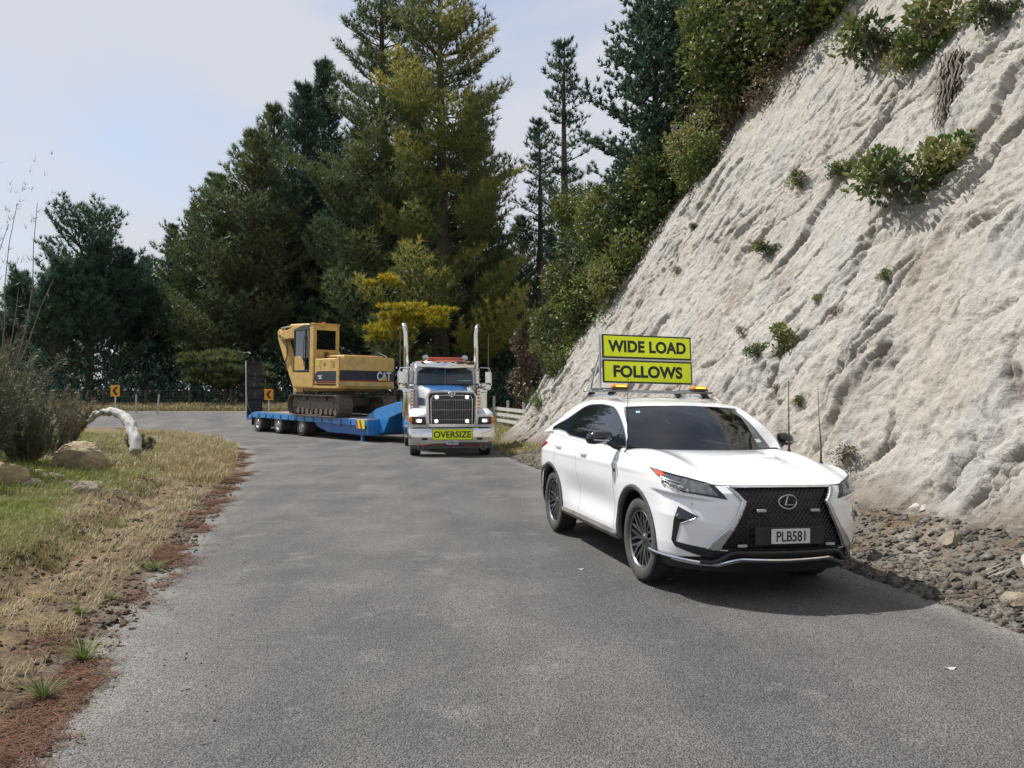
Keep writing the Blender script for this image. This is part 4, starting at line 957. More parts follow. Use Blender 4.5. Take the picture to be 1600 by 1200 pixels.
# emblem: oval ring with slanted L stroke
b = MB(); ex, ey, ez = P(0, .836, .012)
b.tube([(ex - .02 * abs(math.cos(a)) ** 2 + .004, .083 * math.cos(a), ez + .058 * math.sin(a)) for a in np.linspace(0, 2 * math.pi, 33)[:-1]], .0055, 6, closed=True)
b.tube([(ex + .004, .010, ez + .050), (ex + .006, .034, ez - .022), (ex + .004, -.052, ez - .024)], [.006, .0065, .004], 6)
b.build('emblem', M['satin_metal'], gr, smooth=True, mirror_flip=True)
# plate
b = MB(); px_, _, pz_ = P(0, .555, .012); b.box((px_ + .004, 0, .557), (.008, .36, .122)); b.box((px_ - .012, 0, .557), (.02, .62, .15))
pl = MB(); pl.box((px_ + .006, 0, .557), (.008, .362, .123)); plate = pl.build('number_plate', mat_simple('plate_white', (.62, .62, .62), .5, var=.04), car, bevel=.003)
text_obj('PLB581', 'plate_lettering', M['black_ink'], plate, .120, (px_ + .0115, 0, .557), (R(90), 0, R(90)), sx=.80, bold=.0015, extrude=.0008)
b = MB(); b.box((px_ - .012, 0, .557), (.02, .64, .15)); b.build('plate_holder', M['black_plastic'], car, bevel=.006)
# little marker lamps in the grille
for (y, z, w) in ((.25, .765, .085), (-.25, .765, .085), (.41, .475, .085), (-.41, .475, .085)):
    q = P(yz(abs(y), z)[0], z, .004); b = MB(); b.box((q[0], math.copysign(q[1], y), z), (.02, w, .024)); b.build('marker_lamp', mat_simple('lamp_clear', (.42, .42, .40), .3, var=.2, vs=90), gr, bevel=.006)
# ---- headlights: dark housing, clear lens detail, amber corner
hlp = tz_([(.274, .93, 1.072), (.40, .93, 1.062), (.55, .887, 1.048), (.69, .775, 1.020), (.786, .647, .985), (.822, .589, .965), (.922, .515, .850), (.87, .633, .868), (.786, .765, .885), (.682, .861, .897), (.618, .889, .938), (.498, .923, .997)])
hls = patch(hlp, 'headlight', M['gloss_black'], car, off=.004, step=.014)
cx_, cy_ = np.mean([p[0] for p in hlp]), np.mean([p[1] for p in hlp])
glassy = mat_simple('headlight_lens', (.10, .105, .11), .10, coat=1, var=.5, vs=26); ledm = mat_simple('led_reflector', (.75, .77, .78), .12, metal=.9, var=.3, vs=60); redm = mat_simple('amber_reflector', (.75, .10, .03), .25, coat=.6, var=.15, vs=60)
for side, hl in ((False, hls[0]), (True, hls[1])):
    fl = not side
    inn = [(cx_ + (p[0] - cx_) * .86 + .006, cy_ + (p[1] - cy_) * .78) for p in hlp]
    for o in patch(inn, 'lens', glassy, hl, off=.008, step=.02, both=True)[(1 if side else 0):(2 if side else 1)]: pass
for fl in (True, False):
    hl = hls[0] if fl else hls[1]
    for (t0, z0, sx_, sz_) in ((.80, .962, .020, .017), (.715, .943, .020, .017), (.635, .926, .020, .017), (.575, .905, .012, .010)):
        b = MB(); q = P(t0, z0, .014); nrm = Vector((q[0] - XC * .3, q[1] * .55, 0)).normalized()
        b.tube([tuple(Vector(q) + nrm * -.01), tuple(Vector(q) + nrm * .004)], [sx_ * 1.25, sx_ * .8], 10); b.build('led_projector', ledm, hl, smooth=True, mirror_flip=fl)
    for (t0, z0, t1, z1) in ((.80, .985, .60, .928), (.79, .955, .62, .890), (.83, 1.005, .62, .965)):
        b = MB(); b.tube([P(t0 + (t1 - t0) * k / 8, z0 + (z1 - z0) * k / 8, .013) for k in range(9)], .0028, 4); b.build('led_strip', ledm, hl, mirror_flip=fl)
am = tz_([(.36, .931, 1.062), (.50, .905, 1.048), (.54, .90, 1.028), (.50, .915, 1.008), (.43, .925, 1.028)])
am_o = patch(am, 'turn_signal', redm, None, off=.0105, step=.02)
am_o[0].parent = hls[0]; am_o[1].parent = hls[1]
# remove the duplicate lenses parented to the wrong lamp
for k, hl in enumerate(hls):
    ln = [c for c in hl.children if c.name.startswith('lens')]
    for c in ln:
        ys = [v.co.y for v in c.data.vertices]; wrong = (np.mean(ys) > 0) == (k == 0)
        if wrong: bpy.data.objects.remove(c, do_unlink=True)
# ---- L-shaped black side vents with a chrome blade
vent = tz_([(.694, .867, .770), (.838, .737, .700), (.80, .775, .672), (.722, .856, .632), (.678, .873, .474), (.794, .783, .458), (.884, .666, .442), (.90, .62, .425), (.88, .66, .372), (.826, .729, .376), (.67, .877, .430), (.638, .896, .48), (.662, .886, .64)])
for o in patch(vent, 'bumper_vent', M['gloss_black'], car, off=.0035, step=.014): pass
ch = tz_([(.722, .856, .634), (.80, .778, .676), (.838, .737, .702), (.79, .783, .660), (.74, .838, .626)])
patch(ch, 'vent_blade', M['chrome'], car, off=.010, step=.02, solid=.006)
for fl in (True, False):
    b = MB(); q = P(t_of(.72, .85, .69), .69, .004); b.tube([(q[0] - .02, q[1], q[2]), (q[0] + .006, q[1] + .004, q[2])], .026, 12); b.build('fog_lamp', glassy, car, smooth=True, mirror_flip=fl)
    b = MB(); q = P(t_of(.80, .80, .80), .80, .001); b.tube([(q[0], q[1], q[2]), (q[0] + .003, q[1] + .001, q[2])], .012, 10); b.build('parking_sensor', mat_simple('sensor_white', (.6, .6, .62), .3), car, mirror_flip=fl)
# ---- lower valance, splitter lines
skin(0, 1.10, 'lower_valance', M['black_plastic'], 40, 8, off=-.012, zb=lambda t: .235, zt=lambda t: interp(t, [0, .42, .5, .7, 1.2], [.45, .45, .39, .36, .35]), skip=lambda x, y, z: in_arch(x, z))
skin_tube([yz(0, .418), yz(.44, .420), yz(.50, .405), yz(.575, .345), yz(.62, .325), yz(.70, .330)], .021, 'bumper_guard', M['black_plastic'], car, off=.012, full=True, n=8)
lipline = [yz(0, .350), yz(.40, .362), yz(.45, .352), yz(.55, .318), yz(.62, .314), yz(.72, .322), yz(.84, .334), (.985, .338), (1.02, .345)]
skin_tube(lipline, .011, 'chrome_lip', M['chrome'], car, off=.014, full=True, n=6)
skin_tube([yz(.0, .338), yz(.39, .350), yz(.46, .333), yz(.56, .300), yz(.72, .303), yz(.86, .318)], .012, 'splitter', M['satin_metal'], car, off=.008, full=True, n=6)
# ---- arch trims, sills, wheel wells
greyp = mat_simple('arch_trim_grey', (.085, .082, .078), .6, var=.15, dirt=.5)
for fl in (True, False):
    for k, (ax_, az_, ar_) in enumerate(ARCH):
        rings = []
        for a in np.linspace(R(-16), R(196), 44):
            ring = []
            for (rr, oo) in ((.412, -.03), (.430, .004), (.452, .014), (.470, .010), (.474, -.004)):
                x = ax_ + rr * math.cos(a); z = max(.30, az_ + rr * math.sin(a)); q = P(1 + XC - x, z, oo) if x <= XC else P(min(1, t_of(x, (wd(z) * (1 - ((x - XC) / (xn(z) - XC)) ** NE) ** (1 / NE)), z)), z, oo)
                ring.append(q)
            rings.append(ring)
        b = MB(); b.loft(rings, closed=False); b.build('arch_trim', greyp, car, smooth=True, mirror_flip=fl, solid=.004)
        b = MB(); arcp = [(ax_ + .45 * math.cos(a), az_ + .45 * math.sin(a)) for a in np.linspace(R(-8), R(188), 28)]
        b.loft([[(px1, .50, pz1) for px1, pz1 in arcp], [(px1, .90, pz1) for px1, pz1 in arcp]], closed=False); b.add([(p1[0], .50, p1[1]) for p1 in arcp], [tuple(range(28))]); b.build('wheel_well', M['black_plastic'], car, smooth=True, mirror_flip=fl)
    rings = []
    for x in np.linspace(-.50, -2.34, 16):
        q = P(1 + XC - x, .36)[1]; rings.append([(x, q - .03, .375), (x, q + .008, .372), (x, q + .012, .33), (x, q - .02, .285), (x, q - .12, .275)])
    b = MB(); b.loft(rings, closed=False); b.build('sill_cladding', mat_simple('sill_dusty', (.20, .185, .165), .6, var=.2, dirt=.6, dirtc=(.30, .27, .23)) if fl else M['black_plastic'], car, smooth=True, mirror_flip=fl, solid=.006)
b = MB(); b.box((-1.35, 0, .30), (4.2, 1.25, .12)); b.box((-1.4, 0, .5), (3.6, 1.0, .3)); b.build('underbody', M['black_plastic'], car)
# ---- bonnet and upper fenders
hoodz = lambda p: 1 - (1 - p) ** 1.9
def hood_pt(p, q):
    t = min(abs(q), 1) * 1.0; A = Vector(P(t, ztop(t) + (.004 if t < .5 else .004)))
    aq = abs(q); Bx = -.34 - .28 * aq ** 2.2; By = .885 * aq ** .92 if aq else 0; Bz = 1.180 + .004 * (1 - aq) - .012 * aq ** 4 + .0
    # y spacing: front corner parameter bunches, so blend with care
    B_ = Vector((Bx, By if aq < 1 else .885, Bz)); yb = A.y / .948 * .885; B_.y = yb; aqy = yb / .885; B_.x = -.34 - .28 * aqy ** 2.2
    c = A.lerp(B_, p); c.z = A.z + (B_.z - A.z) * hoodz(p)
    yy = c.y; c.z += .042 * math.exp(-((yy - .70) / .13) ** 2) * math.sin(math.pi * min(1, p * .93 + .05)) ** .8 + .018 * math.cos(min(yy / .6, 1) * math.pi / 2) * math.sin(math.pi * p)
    c.z -= .012 * math.exp(-((yy - .50) / .10) ** 2) * math.sin(math.pi * p)
    if aq > .55:
        E = Vector(P(1 + .92 * p, ztop(1 + .92 * p))); A1 = Vector(P(1, ztop(1) + .004)); C1 = A1.lerp(Vector((-.62, .885, 1.172)), p); C1.z = A1.z + (1.172 - A1.z) * hoodz(p)
        C1.z += .042 * math.exp(-((C1.y - .70) / .13) ** 2) * math.sin(math.pi * min(1, p * .93 + .05)) ** .8
        c += (E - C1) * ((aq - .55) / .45) ** 2
    if q < 0: c.y = -c.y
    return c
qc = .912
def hood_piece(name, q0, q1, nq, parent=None, ps=(0, 1)):
    b = MB(); vs = []; fs = []; npp = 40
    for i in range(nq):
        q = q0 + (q1 - q0) * i / (nq - 1)
        for j in range(npp): vs.append(tuple(hood_pt(ps[0] + (ps[1] - ps[0]) * j / (npp - 1), q)))
    for i in range(nq - 1):
        for j in range(npp - 1): fs.append((i * npp + j, (i + 1) * npp + j, (i + 1) * npp + j + 1, i * npp + j + 1))
    b.add(vs, fs); return b.build(name, wp, car, smooth=True, mirror_flip=True, angle=80)
hood_piece('bonnet', -qc + .001, qc - .001, 70); hood_piece('fender_top', qc + .001, 1.0, 8); hood_piece('fender_top', -1.0, -qc - .001, 8)
# ---- upper body shoulder between skin top and glass line
def yg(z, off=0): d = max(z - 1.2, -.05); return .865 - .30 * d - .28 * d * max(d, 0) + off
def G(x, z, off=0.0): return (x, yg(z, off), z)
beltx = [-.45, -.72, -1.68, -2.33, -2.47, -2.85, -3.1, -3.5]; beltz = [1.185, 1.182, 1.212, 1.230, 1.245, 1.27, 1.262, 1.235]
for fl in (True, False):
    rings = []
    for x in np.linspace(-.44, -3.0, 50):
        t = 1 + XC - x; q = P(t, ztop(t)); zb_ = interp(-x, [-k for k in beltx], beltz); a = Vector(q); c = Vector((x, yg(zb_), zb_)); m = a.lerp(c, .5) + Vector((0, .007, .007))
        rings.append([tuple(a), tuple(m), tuple(c)])
    b = MB(); b.loft(rings, closed=False); b.build('shoulder', wp, car, smooth=True, mirror_flip=fl, angle=80)
# ---- side upper sheet (pillars, roof rail) with window openings filled by dark glass
rail = [(-.47, 1.185), (-.50, 1.27), (-.60, 1.385), (-.76, 1.485), (-.96, 1.585), (-1.12, 1.635), (-1.50, 1.668), (-1.91, 1.675), (-2.24, 1.662), (-2.50, 1.618), (-2.715, 1.545), (-2.92, 1.455), (-3.2, 1.345), (-3.5, 1.235)]
def smooth_line(pts, n=4):
    Pp = np.array([np.array(pts[0]) * 2 - np.array(pts[1])] + list(pts) + [np.array(pts[-1]) * 2 - np.array(pts[-2])], float); out = []
    for i in range(1, len(Pp) - 2):
        for k in range(n):
            u = k / n; a, b_, c_, d_ = Pp[i - 1:i + 3]; out.append(tuple(.5 * ((2 * b_) + (-a + c_) * u + (2 * a - 5 * b_ + 4 * c_ - d_) * u * u + (-a + 3 * b_ - 3 * c_ + d_) * u ** 3)))
    out.append(tuple(pts[-1])); return out
rail_s = smooth_line(rail); belt_s = list(zip(beltx, beltz))
side_poly = rail_s + belt_s[::-1]
patch(side_poly, 'side_frame', wp, car, off=.0, step=.05, pfun=G)
glass_poly = smooth_line([(-.455, 1.203), (-.50, 1.262), (-.652, 1.370), (-.845, 1.468), (-1.07, 1.556), (-1.25, 1.602), (-1.56, 1.624), (-1.69, 1.628), (-2.01, 1.618), (-2.21, 1.585), (-2.42, 1.512), (-2.66, 1.43), (-2.90, 1.372), (-3.10, 1.315)], 3) + [(-3.12, 1.285), (-2.85, 1.302), (-2.56, 1.285), (-2.47, 1.265), (-2.33, 1.243), (-1.68, 1.224), (-.72, 1.195)]
patch(glass_poly, 'window_surround', M['gloss_black'], car, off=.003, step=.06, pfun=G)
def shrink(p, lo, hi, ins=.022):
    cx0 = np.mean([a for a, _ in p]); cz0 = np.mean([a for _, a in p]); return [(cx0 + (a - cx0) * (1 - ins * 1.6), cz0 + (b_ - cz0) * (1 - ins * 3)) for a, b_ in p]
fd = [(-.74, 1.215), (-.74, 1.40), (-.86, 1.462), (-1.08, 1.545), (-1.26, 1.588), (-1.58, 1.610), (-1.615, 1.60), (-1.70, 1.30), (-1.72, 1.238)]
qv = [(-.50, 1.212), (-.53, 1.272), (-.665, 1.358), (-.715, 1.385), (-.715, 1.212)]
rd = [(-1.765, 1.238), (-1.74, 1.30), (-1.665, 1.612), (-2.0, 1.604), (-2.20, 1.57), (-2.36, 1.512), (-2.36, 1.26)]
rq = [(-2.40, 1.275), (-2.40, 1.49), (-2.66, 1.40), (-2.9, 1.35), (-2.9, 1.315), (-2.56, 1.295)]
side_glass = mat_glass('side_glass', (.010, .014, .022), rough=.015)
for nm, pl_ in (('front_window', fd), ('quarter_light', qv), ('rear_window', rd), ('rear_quarter_glass', rq)): patch(pl_, nm, side_glass if nm != 'rear_window' else M['dark_glass'], car, off=.0055, step=.05, pfun=G)
for fl in (True, False):
    b = MB(); b.tube([G(x, z, .006) for x, z in belt_s[:1] + [(-.455, 1.203)] + [(-.72, 1.190), (-1.68, 1.219), (-2.33, 1.238), (-2.47, 1.258), (-2.56, 1.28), (-2.85, 1.297), (-3.1, 1.283)]], .0045, 5); b.tube([G(x, z, .006) for x, z in glass_poly[:40]], .0045, 5); b.build('window_trim', M['satin_metal'], car, smooth=True, mirror_flip=fl)
# ---- windscreen, roof
def ws(p, q, off=0):   # p 0 base .. 1 header, q -1..1
    aq = abs(q); B0 = Vector((-.335 - .245 * aq ** 2.2, .812 * aq, 1.178 + .020 * aq ** 2)); B1 = Vector((-.93 - .10 * aq ** 2, .645 * aq, 1.628 - .034 * aq ** 2))
    c = B0.lerp(B1, p); c.z += .030 * math.sin(math.pi * p); c.x += .012 * math.sin(math.pi * p); n_ = Vector((.6, 0, .8)); c += n_ * off
    if q < 0: c.y = -c.y
    return tuple(c)
def ws_patch(name, mat, p0, p1, q0, q1, off, n=16, m=24):
    b = MB(); vs = [ws(p0 + (p1 - p0) * i / (n - 1), q0 + (q1 - q0) * j / (m - 1), off) for i in range(n) for j in range(m)]
    b.add(vs, [(i * m + j, i * m + j + 1, (i + 1) * m + j + 1, (i + 1) * m + j) for i in range(n - 1) for j in range(m - 1)]); return b.build(name, mat, car, smooth=True, mirror_flip=True, angle=80)
ws_patch('windscreen', M['clear_glass'], .0, 1.0, -1, 1, .0)
wsb = ws_patch('windscreen_border', M['gloss_black'], .0, .075, -1, 1, -.004, 3, 24)
for a, c_ in ((-1, -.955), (.955, 1)): ws_patch('windscreen_border', M['gloss_black'], .0, 1, a, c_, -.004, 16, 3)
ws_patch('windscreen_border', M['gloss_black'], .965, 1, -1, 1, -.004, 3, 24)
ws_patch('registration_label', mat_simple('label_blue', (.35, .55, .70), .5), .80, .865, .80, .86, .002, 3, 3)
ws_patch('registration_label', mat_simple('label_white', (.55, .62, .60), .5), .12, .19, -.90, -.80, .002, 3, 3)
for fl in (True, False):
    rings = []; src = rail_s[:rail_s.index((-1.12, 1.635)) + 1] if (-1.12, 1.635) in rail_s else rail_s[:21]
    for k, (x, z) in enumerate(src):
        u = k / (len(src) - 1); a = Vector(ws(min(1, u * 1.0), 1.0)); c = Vector(G(x, z)); m = a.lerp(c, .5) + Vector((.012, .010, .014)); rings.append([tuple(a), tuple(m), tuple(c)])
    b = MB(); b.loft(rings, closed=False); b.build('a_pillar', wp, car, smooth=True, mirror_flip=fl, angle=80)
    # cowl corner between bonnet and pillar
    b = MB(); A1 = hood_pt(1, .999); A2 = hood_pt(1, .90); b.add([tuple(A1), tuple(A2), ws(0, 1.0), G(-.47, 1.185), (-.62, .80, 1.16)], [(0, 1, 2, 3), (0, 3, 4), (1, 4, 2)]); b.build('cowl_corner', wp if False else M['black_plastic'], car, mirror_flip=fl)
b = MB(); cwl = [tuple(hood_pt(1.0, q)) for q in np.linspace(-.93, .93, 30)]; cw2 = [ws(.0, q * 1.0, -.01) for q in np.linspace(-1, 1, 30)]; b.loft([[(p[0], p[1], p[2] - .012) for p in cwl], [(p[0], p[1], p[2] - .012) for p in cw2]], closed=False); b.build('cowl', M['black_plastic'], car, mirror_flip=True)
b = MB(); rings = []; rs_ = [p for p in rail_s if p[0] <= -1.02]
for k, (x, z) in enumerate(rs_):
    w_ = yg(z); row = []
    for j in range(25):
        q = -1 + 2 * j / 24; aq = abs(q); xx = x + (.10 * (1 - aq ** 2) if k == 0 else .10 * (1 - aq ** 2) * max(0, 1 - k / 6)); hcr = .020 + .028 * min(1, k / 8); zz = z + hcr * (1 - aq ** 2.4) - (.0 if k else .010)
        row.append((xx, w_ * q, zz))
    rings.append(row)
b.loft(rings, closed=False); b.build('roof', wp, car, smooth=True, mirror_flip=True, angle=80)
b = MB(); row0 = [ws(1.0, q) for q in np.linspace(-1, 1, 25)]; b.loft([row0, rings[0]], closed=False); b.build('roof_header', wp, car, smooth=True, mirror_flip=True)
b = MB(); b.box((-3.35, 0, 1.40), (.35, 1.25, .03), (0, R(-14), 0)); b.build('rear_spoiler', wp, car, bevel=.01)
b = MB(); b.loft([[(-3.30, y, 1.36) for y in (-.60, 0, .60)], [(-3.62, y, 1.15) for y in (-.70, 0, .70)]], closed=False); b.build('rear_window', M['dark_glass'], car)
b = MB(); b.loft([[(-3.62, y, 1.15) for y in (-.8, 0, .8)], [(-3.74, y, 1.08) for y in (-.8, 0, .8)]], closed=False); b.build('tailgate', wp, car)
for fl in (True, False):   # rails and rack feet, tail lamps, handles, mirror
    b = MB(); b.tube([(x, .60, z) for x, z in ((-1.22, 1.672), (-1.35, 1.715), (-1.9, 1.738), (-2.4, 1.722), (-2.62, 1.66))], [.012, .018, .018, .018, .012], 6); b.build('roof_rail', M['satin_metal'], car, smooth=True, mirror_flip=fl)
    tl = [(4.22, 1.20), (4.55, 1.19), (4.75, 1.10), (4.60, 1.00), (4.42, 1.03), (4.30, 1.10)]
for o in patch([(4.30, 1.12), (4.60, 1.125), (5.0, 1.08), (5.0, 1.0), (4.62, .97), (4.40, 1.04)], 'tail_lamp', mat_simple('tail_red', (.45, .02, .015), .15, coat=1, var=.2), car, off=.012, step=.05): pass
for fl in (True, False):
    for (hx_, hz_) in ((-1.53, 1.065), (-2.50, 1.095)):
        b = MB(); q = P(1 + XC - hx_, hz_, .0); b.tube([(q[0] + .10, q[1] - .005, hz_), (q[0] + .08, q[1] + .030, hz_ + .002), (q[0] - .08, q[1] + .030, hz_ + .006), (q[0] - .10, q[1] - .005, hz_ + .008)], .013, 8); b.build('door_handle', wp, car, smooth=True, mirror_flip=fl)
        b = MB(); b.lathe([(.001, .002), (.04, .002), (.05, -.001)], (q[0], q[1], hz_), 'y', 16); b.build('handle_cup', mat_simple('cup_shade', (.62, .62, .64), .3), car, smooth=True, mirror_flip=fl)
    mr = MB(); rings = []
    for k, (yy, s0) in enumerate(((.955, .55), (.99, .85), (1.05, 1.0), (1.12, .97), (1.165, .78), (1.185, .35))):
        ring = []
        for a in np.linspace(0, 2 * math.pi, 17)[:-1]:
            cx0 = -.655 - .02 * k; rx = .075 * s0; rz = .070 * s0; ring.append((cx0 + rx * math.cos(a) * (1.0 if math.cos(a) > 0 else .7), yy, 1.305 - .008 * k + rz * math.sin(a)))
        rings.append(ring)
    mr.loft(rings, cap=True); mo = mr.build('door_mirror', M['gloss_black'], car, smooth=True, mirror_flip=fl, angle=60)
    b = MB(); b.tube([(-.58, .865, 1.185), (-.60, .93, 1.20), (-.63, 1.0, 1.245)], [.030, .028, .024], 8); b.build('mirror_stalk', M['black_plastic'], mo, smooth=True, mirror_flip=fl)
    b = MB(); b.tube([(-.588, 1.00, 1.262), (-.595, 1.06, 1.258), (-.625, 1.15, 1.262)], .010, 6); b.build('mirror_strip', M['satin_metal'], mo, smooth=True, mirror_flip=fl)
    b = MB(); q = P(1.86, .965, .003); b.box((-.555, q[1], .968), (.042, .006, .034)); b.build('side_badge', M['dark_metal'], car, bevel=.003, mirror_flip=fl)
# ---- interior
dk = mat_simple('interior_dark', (.030, .028, .028), .8, var=.2); seatm = mat_simple('seat_leather', (.20, .175, .15), .6, var=.1)
b = MB(); b.loft([[(-.45, y, 1.13) for y in (-.8, 0, .8)], [(-.75, y, 1.17) for y in (-.78, 0, .78)], [(-1.02, y, 1.12) for y in (-.76, 0, .76)], [(-1.05, y, .8) for y in (-.76, 0, .76)]], closed=False); b.build('dashboard', dk, car, smooth=True)
b = MB(); b.box((-2.0, 0, .62), (2.6, 1.66, .04)); b.box((-3.1, 0, .95), (.04, 1.5, .7)); b.build('cabin_floor', dk, car)
b = MB(); b.loft([[(x, .655, 1.60) for x in (-1.1, -2.4)], [(x, 0, 1.64) for x in (-1.1, -2.4)], [(x, -.655, 1.60) for x in (-1.1, -2.4)]], closed=False); b.build('headlining', seatm, car)
for (x, y) in ((-1.62, .40), (-1.62, -.40), (-2.50, .42), (-2.50, -.42)):
    s = MB(); s.box((x, y, .86), (.5, .52, .2)); s.box((x - .24, y, 1.13), (.14, .48, .56), (0, R(-12), 0)); so = s.build('seat', seatm if x > -2 else dk, car, bevel=.05)
    s = MB(); s.box((x - .31, y, 1.50), (.09, .26, .17), (0, R(-8), 0)); s.build('headrest', seatm, so, bevel=.04)
b = MB(); b.tube([(-1.12 + .06 * math.sin(a), -.40 + .0 + .18 * math.cos(a), 1.13 + .17 * math.sin(a)) for a in np.linspace(0, 6.283, 25)[:-1]], .014, 6, closed=True); b.build('steering_wheel', dk, car, smooth=True, mirror_flip=False)
b = MB(); b.box((-1.0, 0, 1.535), (.02, .24, .065)); b.build('inner_mirror', dk, car, bevel=.01)
# ---- wheels
tyre_prof = [(.262, -.09), (.275, -.105), (.30, -.118), (.345, -.120), (.368, -.110), (.377, -.085), (.379, 0), (.377, .085), (.368, .110), (.345, .120), (.30, .118), (.275, .105), (.262, .09)]
alloy = mat_simple('alloy_dark', (.17, .17, .18), .28, metal=.9, var=.15, vs=30); alloyl = mat_simple('alloy_machined', (.27, .27, .28), .3, metal=.9, var=.12)
def wheel(x, y, flip, parent):
    w = empty('wheel', (x, -y if flip else y, .379)); w.parent = parent; s = 1 if not flip else -1
    if flip: w.rotation_euler = (0, 0, 0)
    b = MB(); b.lathe(tyre_prof, (0, 0, 0), 'y', 56)
    b.build('tyre', M['dusty_rubber'], w, smooth=True)
    tb = MB()
    for k in range(64):
        a = 2 * math.pi * k / 64
        for (yy, ww) in ((-.075, .045), (-.02, .04), (.03, .04), (.08, .045)):
            tb.box((.3795 * math.cos(a), yy, .3795 * math.sin(a)), (.006, ww, .028), (0, -a, 0))
    tb.build('tread_blocks', M['rubber'], w)
    o = -1 * s      # outward direction in local y
    o = -1 if flip else 1
    b = MB(); b.lathe([(.268, .095 * o), (.262, .100 * o), (.250, .088 * o), (.245, -.09 * o)], (0, 0, 0), 'y', 48); b.build('rim', alloyl, w, smooth=True)
    b = MB(); b.lathe([(.02, -.02 * o), (.24, -.03 * o), (.245, -.06 * o)], (0, 0, 0), 'y', 32); b.build('brake', M['dark_metal'], w, smooth=True)
    sp = MB(); sm = MB()
    for k in range(10):
        a = 2 * math.pi * k / 10
        for (da0, da1) in ((.03, .20), (-.03, -.20)):
            a0, a1 = a + da0, a + da1; p0 = Vector((.055 * math.cos(a0), .055 * o, .055 * math.sin(a0))); p1 = Vector((.15 * math.cos(a + da1 * .5), .078 * o, .15 * math.sin(a + da1 * .5))); p2 = Vector((.255 * math.cos(a1), .086 * o, .255 * math.sin(a1)))
            for (q0, q1, w0, w1) in ((p0, p1, .012, .010), (p1, p2, .010, .010)):
                t = (q1 - q0).normalized(); n_ = Vector((0, o, 0)); sd = t.cross(n_).normalized()
                vs = [q0 + sd * w0, q0 - sd * w0, q1 - sd * w1, q1 + sd * w1]; vs2 = [v_ - n_ * .03 for v_ in vs]
                (sp if k % 2 else sm).add([tuple(v_) for v_ in vs + vs2], [(0, 1, 2, 3), (4, 7, 6, 5), (0, 4, 5, 1), (1, 5, 6, 2), (2, 6, 7, 3), (3, 7, 4, 0)])
    sp.build('spokes', alloy, w, smooth=False); sm.build('spokes', alloyl, w, smooth=False)
    b = MB(); b.lathe([(.001, .072 * o), (.036, .070 * o), (.05, .055 * o), (.07, .05 * o), (.075, .02 * o)], (0, 0, 0), 'y', 24); b.build('hub_cap', alloy, w, smooth=True)
    return w
for (x, y) in ((0.0, .80), (-2.79, .80)):
    wheel(x, y, True, car); wheel(x, y, False, car)
# ---- aerials on the car
def aerial(x, y, z0, z1, lean, r0, r1, base=0.05):
    b = MB(); b.tube([(x, y, z0), (x, y, z0 + base), (x + lean * .5, y, (z0 + z1) / 2), (x + lean, y, z1)], [r0 * 2.6, r0 * 1.5, r0, r1], 6); b.tube([(x, y, z0 - .02), (x, y, z0 + .012)], [.022, .02], 8); b.build('aerial', M['black_plastic'], car, smooth=True, mirror_flip=True)
aerial(-.56, .815, 1.20, 1.93, 0, .004, .003); aerial(-.20, -.79, 1.19, 1.90, -.02, .006, .004); aerial(.22, -.86, 1.10, 1.86, -.06, .0045, .002, .16)

# ---- roof rack, amber lamps, sign: lifted off the car they are things of their own
def on_car(o): o.matrix_world = car.matrix_basis.copy(); return o
rack = empty('roof_rack', label='grey roof rack of two cross bars on the white car', cat='roof rack'); rack.location = car.location; rack.rotation_euler = car.rotation_euler
for x in (-1.62, -2.32):
    b = MB(); b.box((x, 0, 1.785), (.075, 1.36, .030)); b.build('cross_bar', M['steel'] if x > -2 else M['satin_metal'], rack, bevel=.010)
    for s in (-1, 1):
        b = MB(); b.tube([(x, s * .60, 1.728), (x, s * .585, 1.755), (x, s * .54, 1.782)], [.045, .036, .020], 8); b.build('rack_foot', M['black_plastic'], rack, smooth=True)
b = MB(); b.box((-1.97, .58, 1.81), (.70, .03, .03)); b.box((-1.97, -.58, 1.81), (.70, .03, .03)); b.build('rack_rail', M['satin_metal'], rack, bevel=.004)
for k, y in enumerate((-.50, .50)):    # flipped: local y = -driver side
    lt = empty('warning_lamp', label=('glowing amber lamp on the rack at the driver end of the sign', 'glowing amber lamp on the rack at the cliff end of the sign')[k], cat='warning lamp', group='amber lamps on the roof rack'); lt.location = car.location; lt.rotation_euler = car.rotation_euler
    b = MB(); b.box((-1.60, y, 1.812), (.12, .19, .02)); b.build('lamp_base', M['black_plastic'], lt, bevel=.004)
    b = MB(); b.box((-1.60, y, 1.842), (.10, .18, .038), taper=(.9, .94)); b.build('lens', M['amber'], lt, bevel=.01)
    b = MB(); b.box((-1.545, y, 1.842), (.012, .125, .018)); b.build('bulb', M['amber_lit'], lt, bevel=.004)
sg = empty('roof_sign', label='fluorescent yellow two-board sign reading WIDE LOAD FOLLOWS above the white car', cat='sign'); sg.location = car.location; sg.rotation_euler = car.rotation_euler
tilt = R(7)
def board(z0, z1, body, w_, h_, sz, sx):
    zc = (z0 + z1) / 2; xx = -1.95 - (zc - 1.9) * math.tan(tilt)
    b = MB(); b.box((0, 0, 0), (.022, 1.165, z1 - z0)); o = b.build('board_frame', M['black_plastic'], sg, bevel=.003); o.location = (xx, .01, zc); o.rotation_euler = (0, -tilt, 0)
    b = MB(); b.box((.0125, 0, 0), (.004, 1.165 - .04, z1 - z0 - .04)); b.build('board_face', M['sign_yellow'], o)
    tx = text_obj(body, 'lettering', M['black_ink'], o, sz, (.0152, 0, 0), (R(90), 0, R(90)), sx=sx, bold=.0095, extrude=.0006, spacing=1.04); return tx
a = board(2.185, 2.475, 'WIDE LOAD', 1, 1, .215, .93); c = board(1.885, 2.165, 'FOLLOWS', 1, 1, .215, .93)
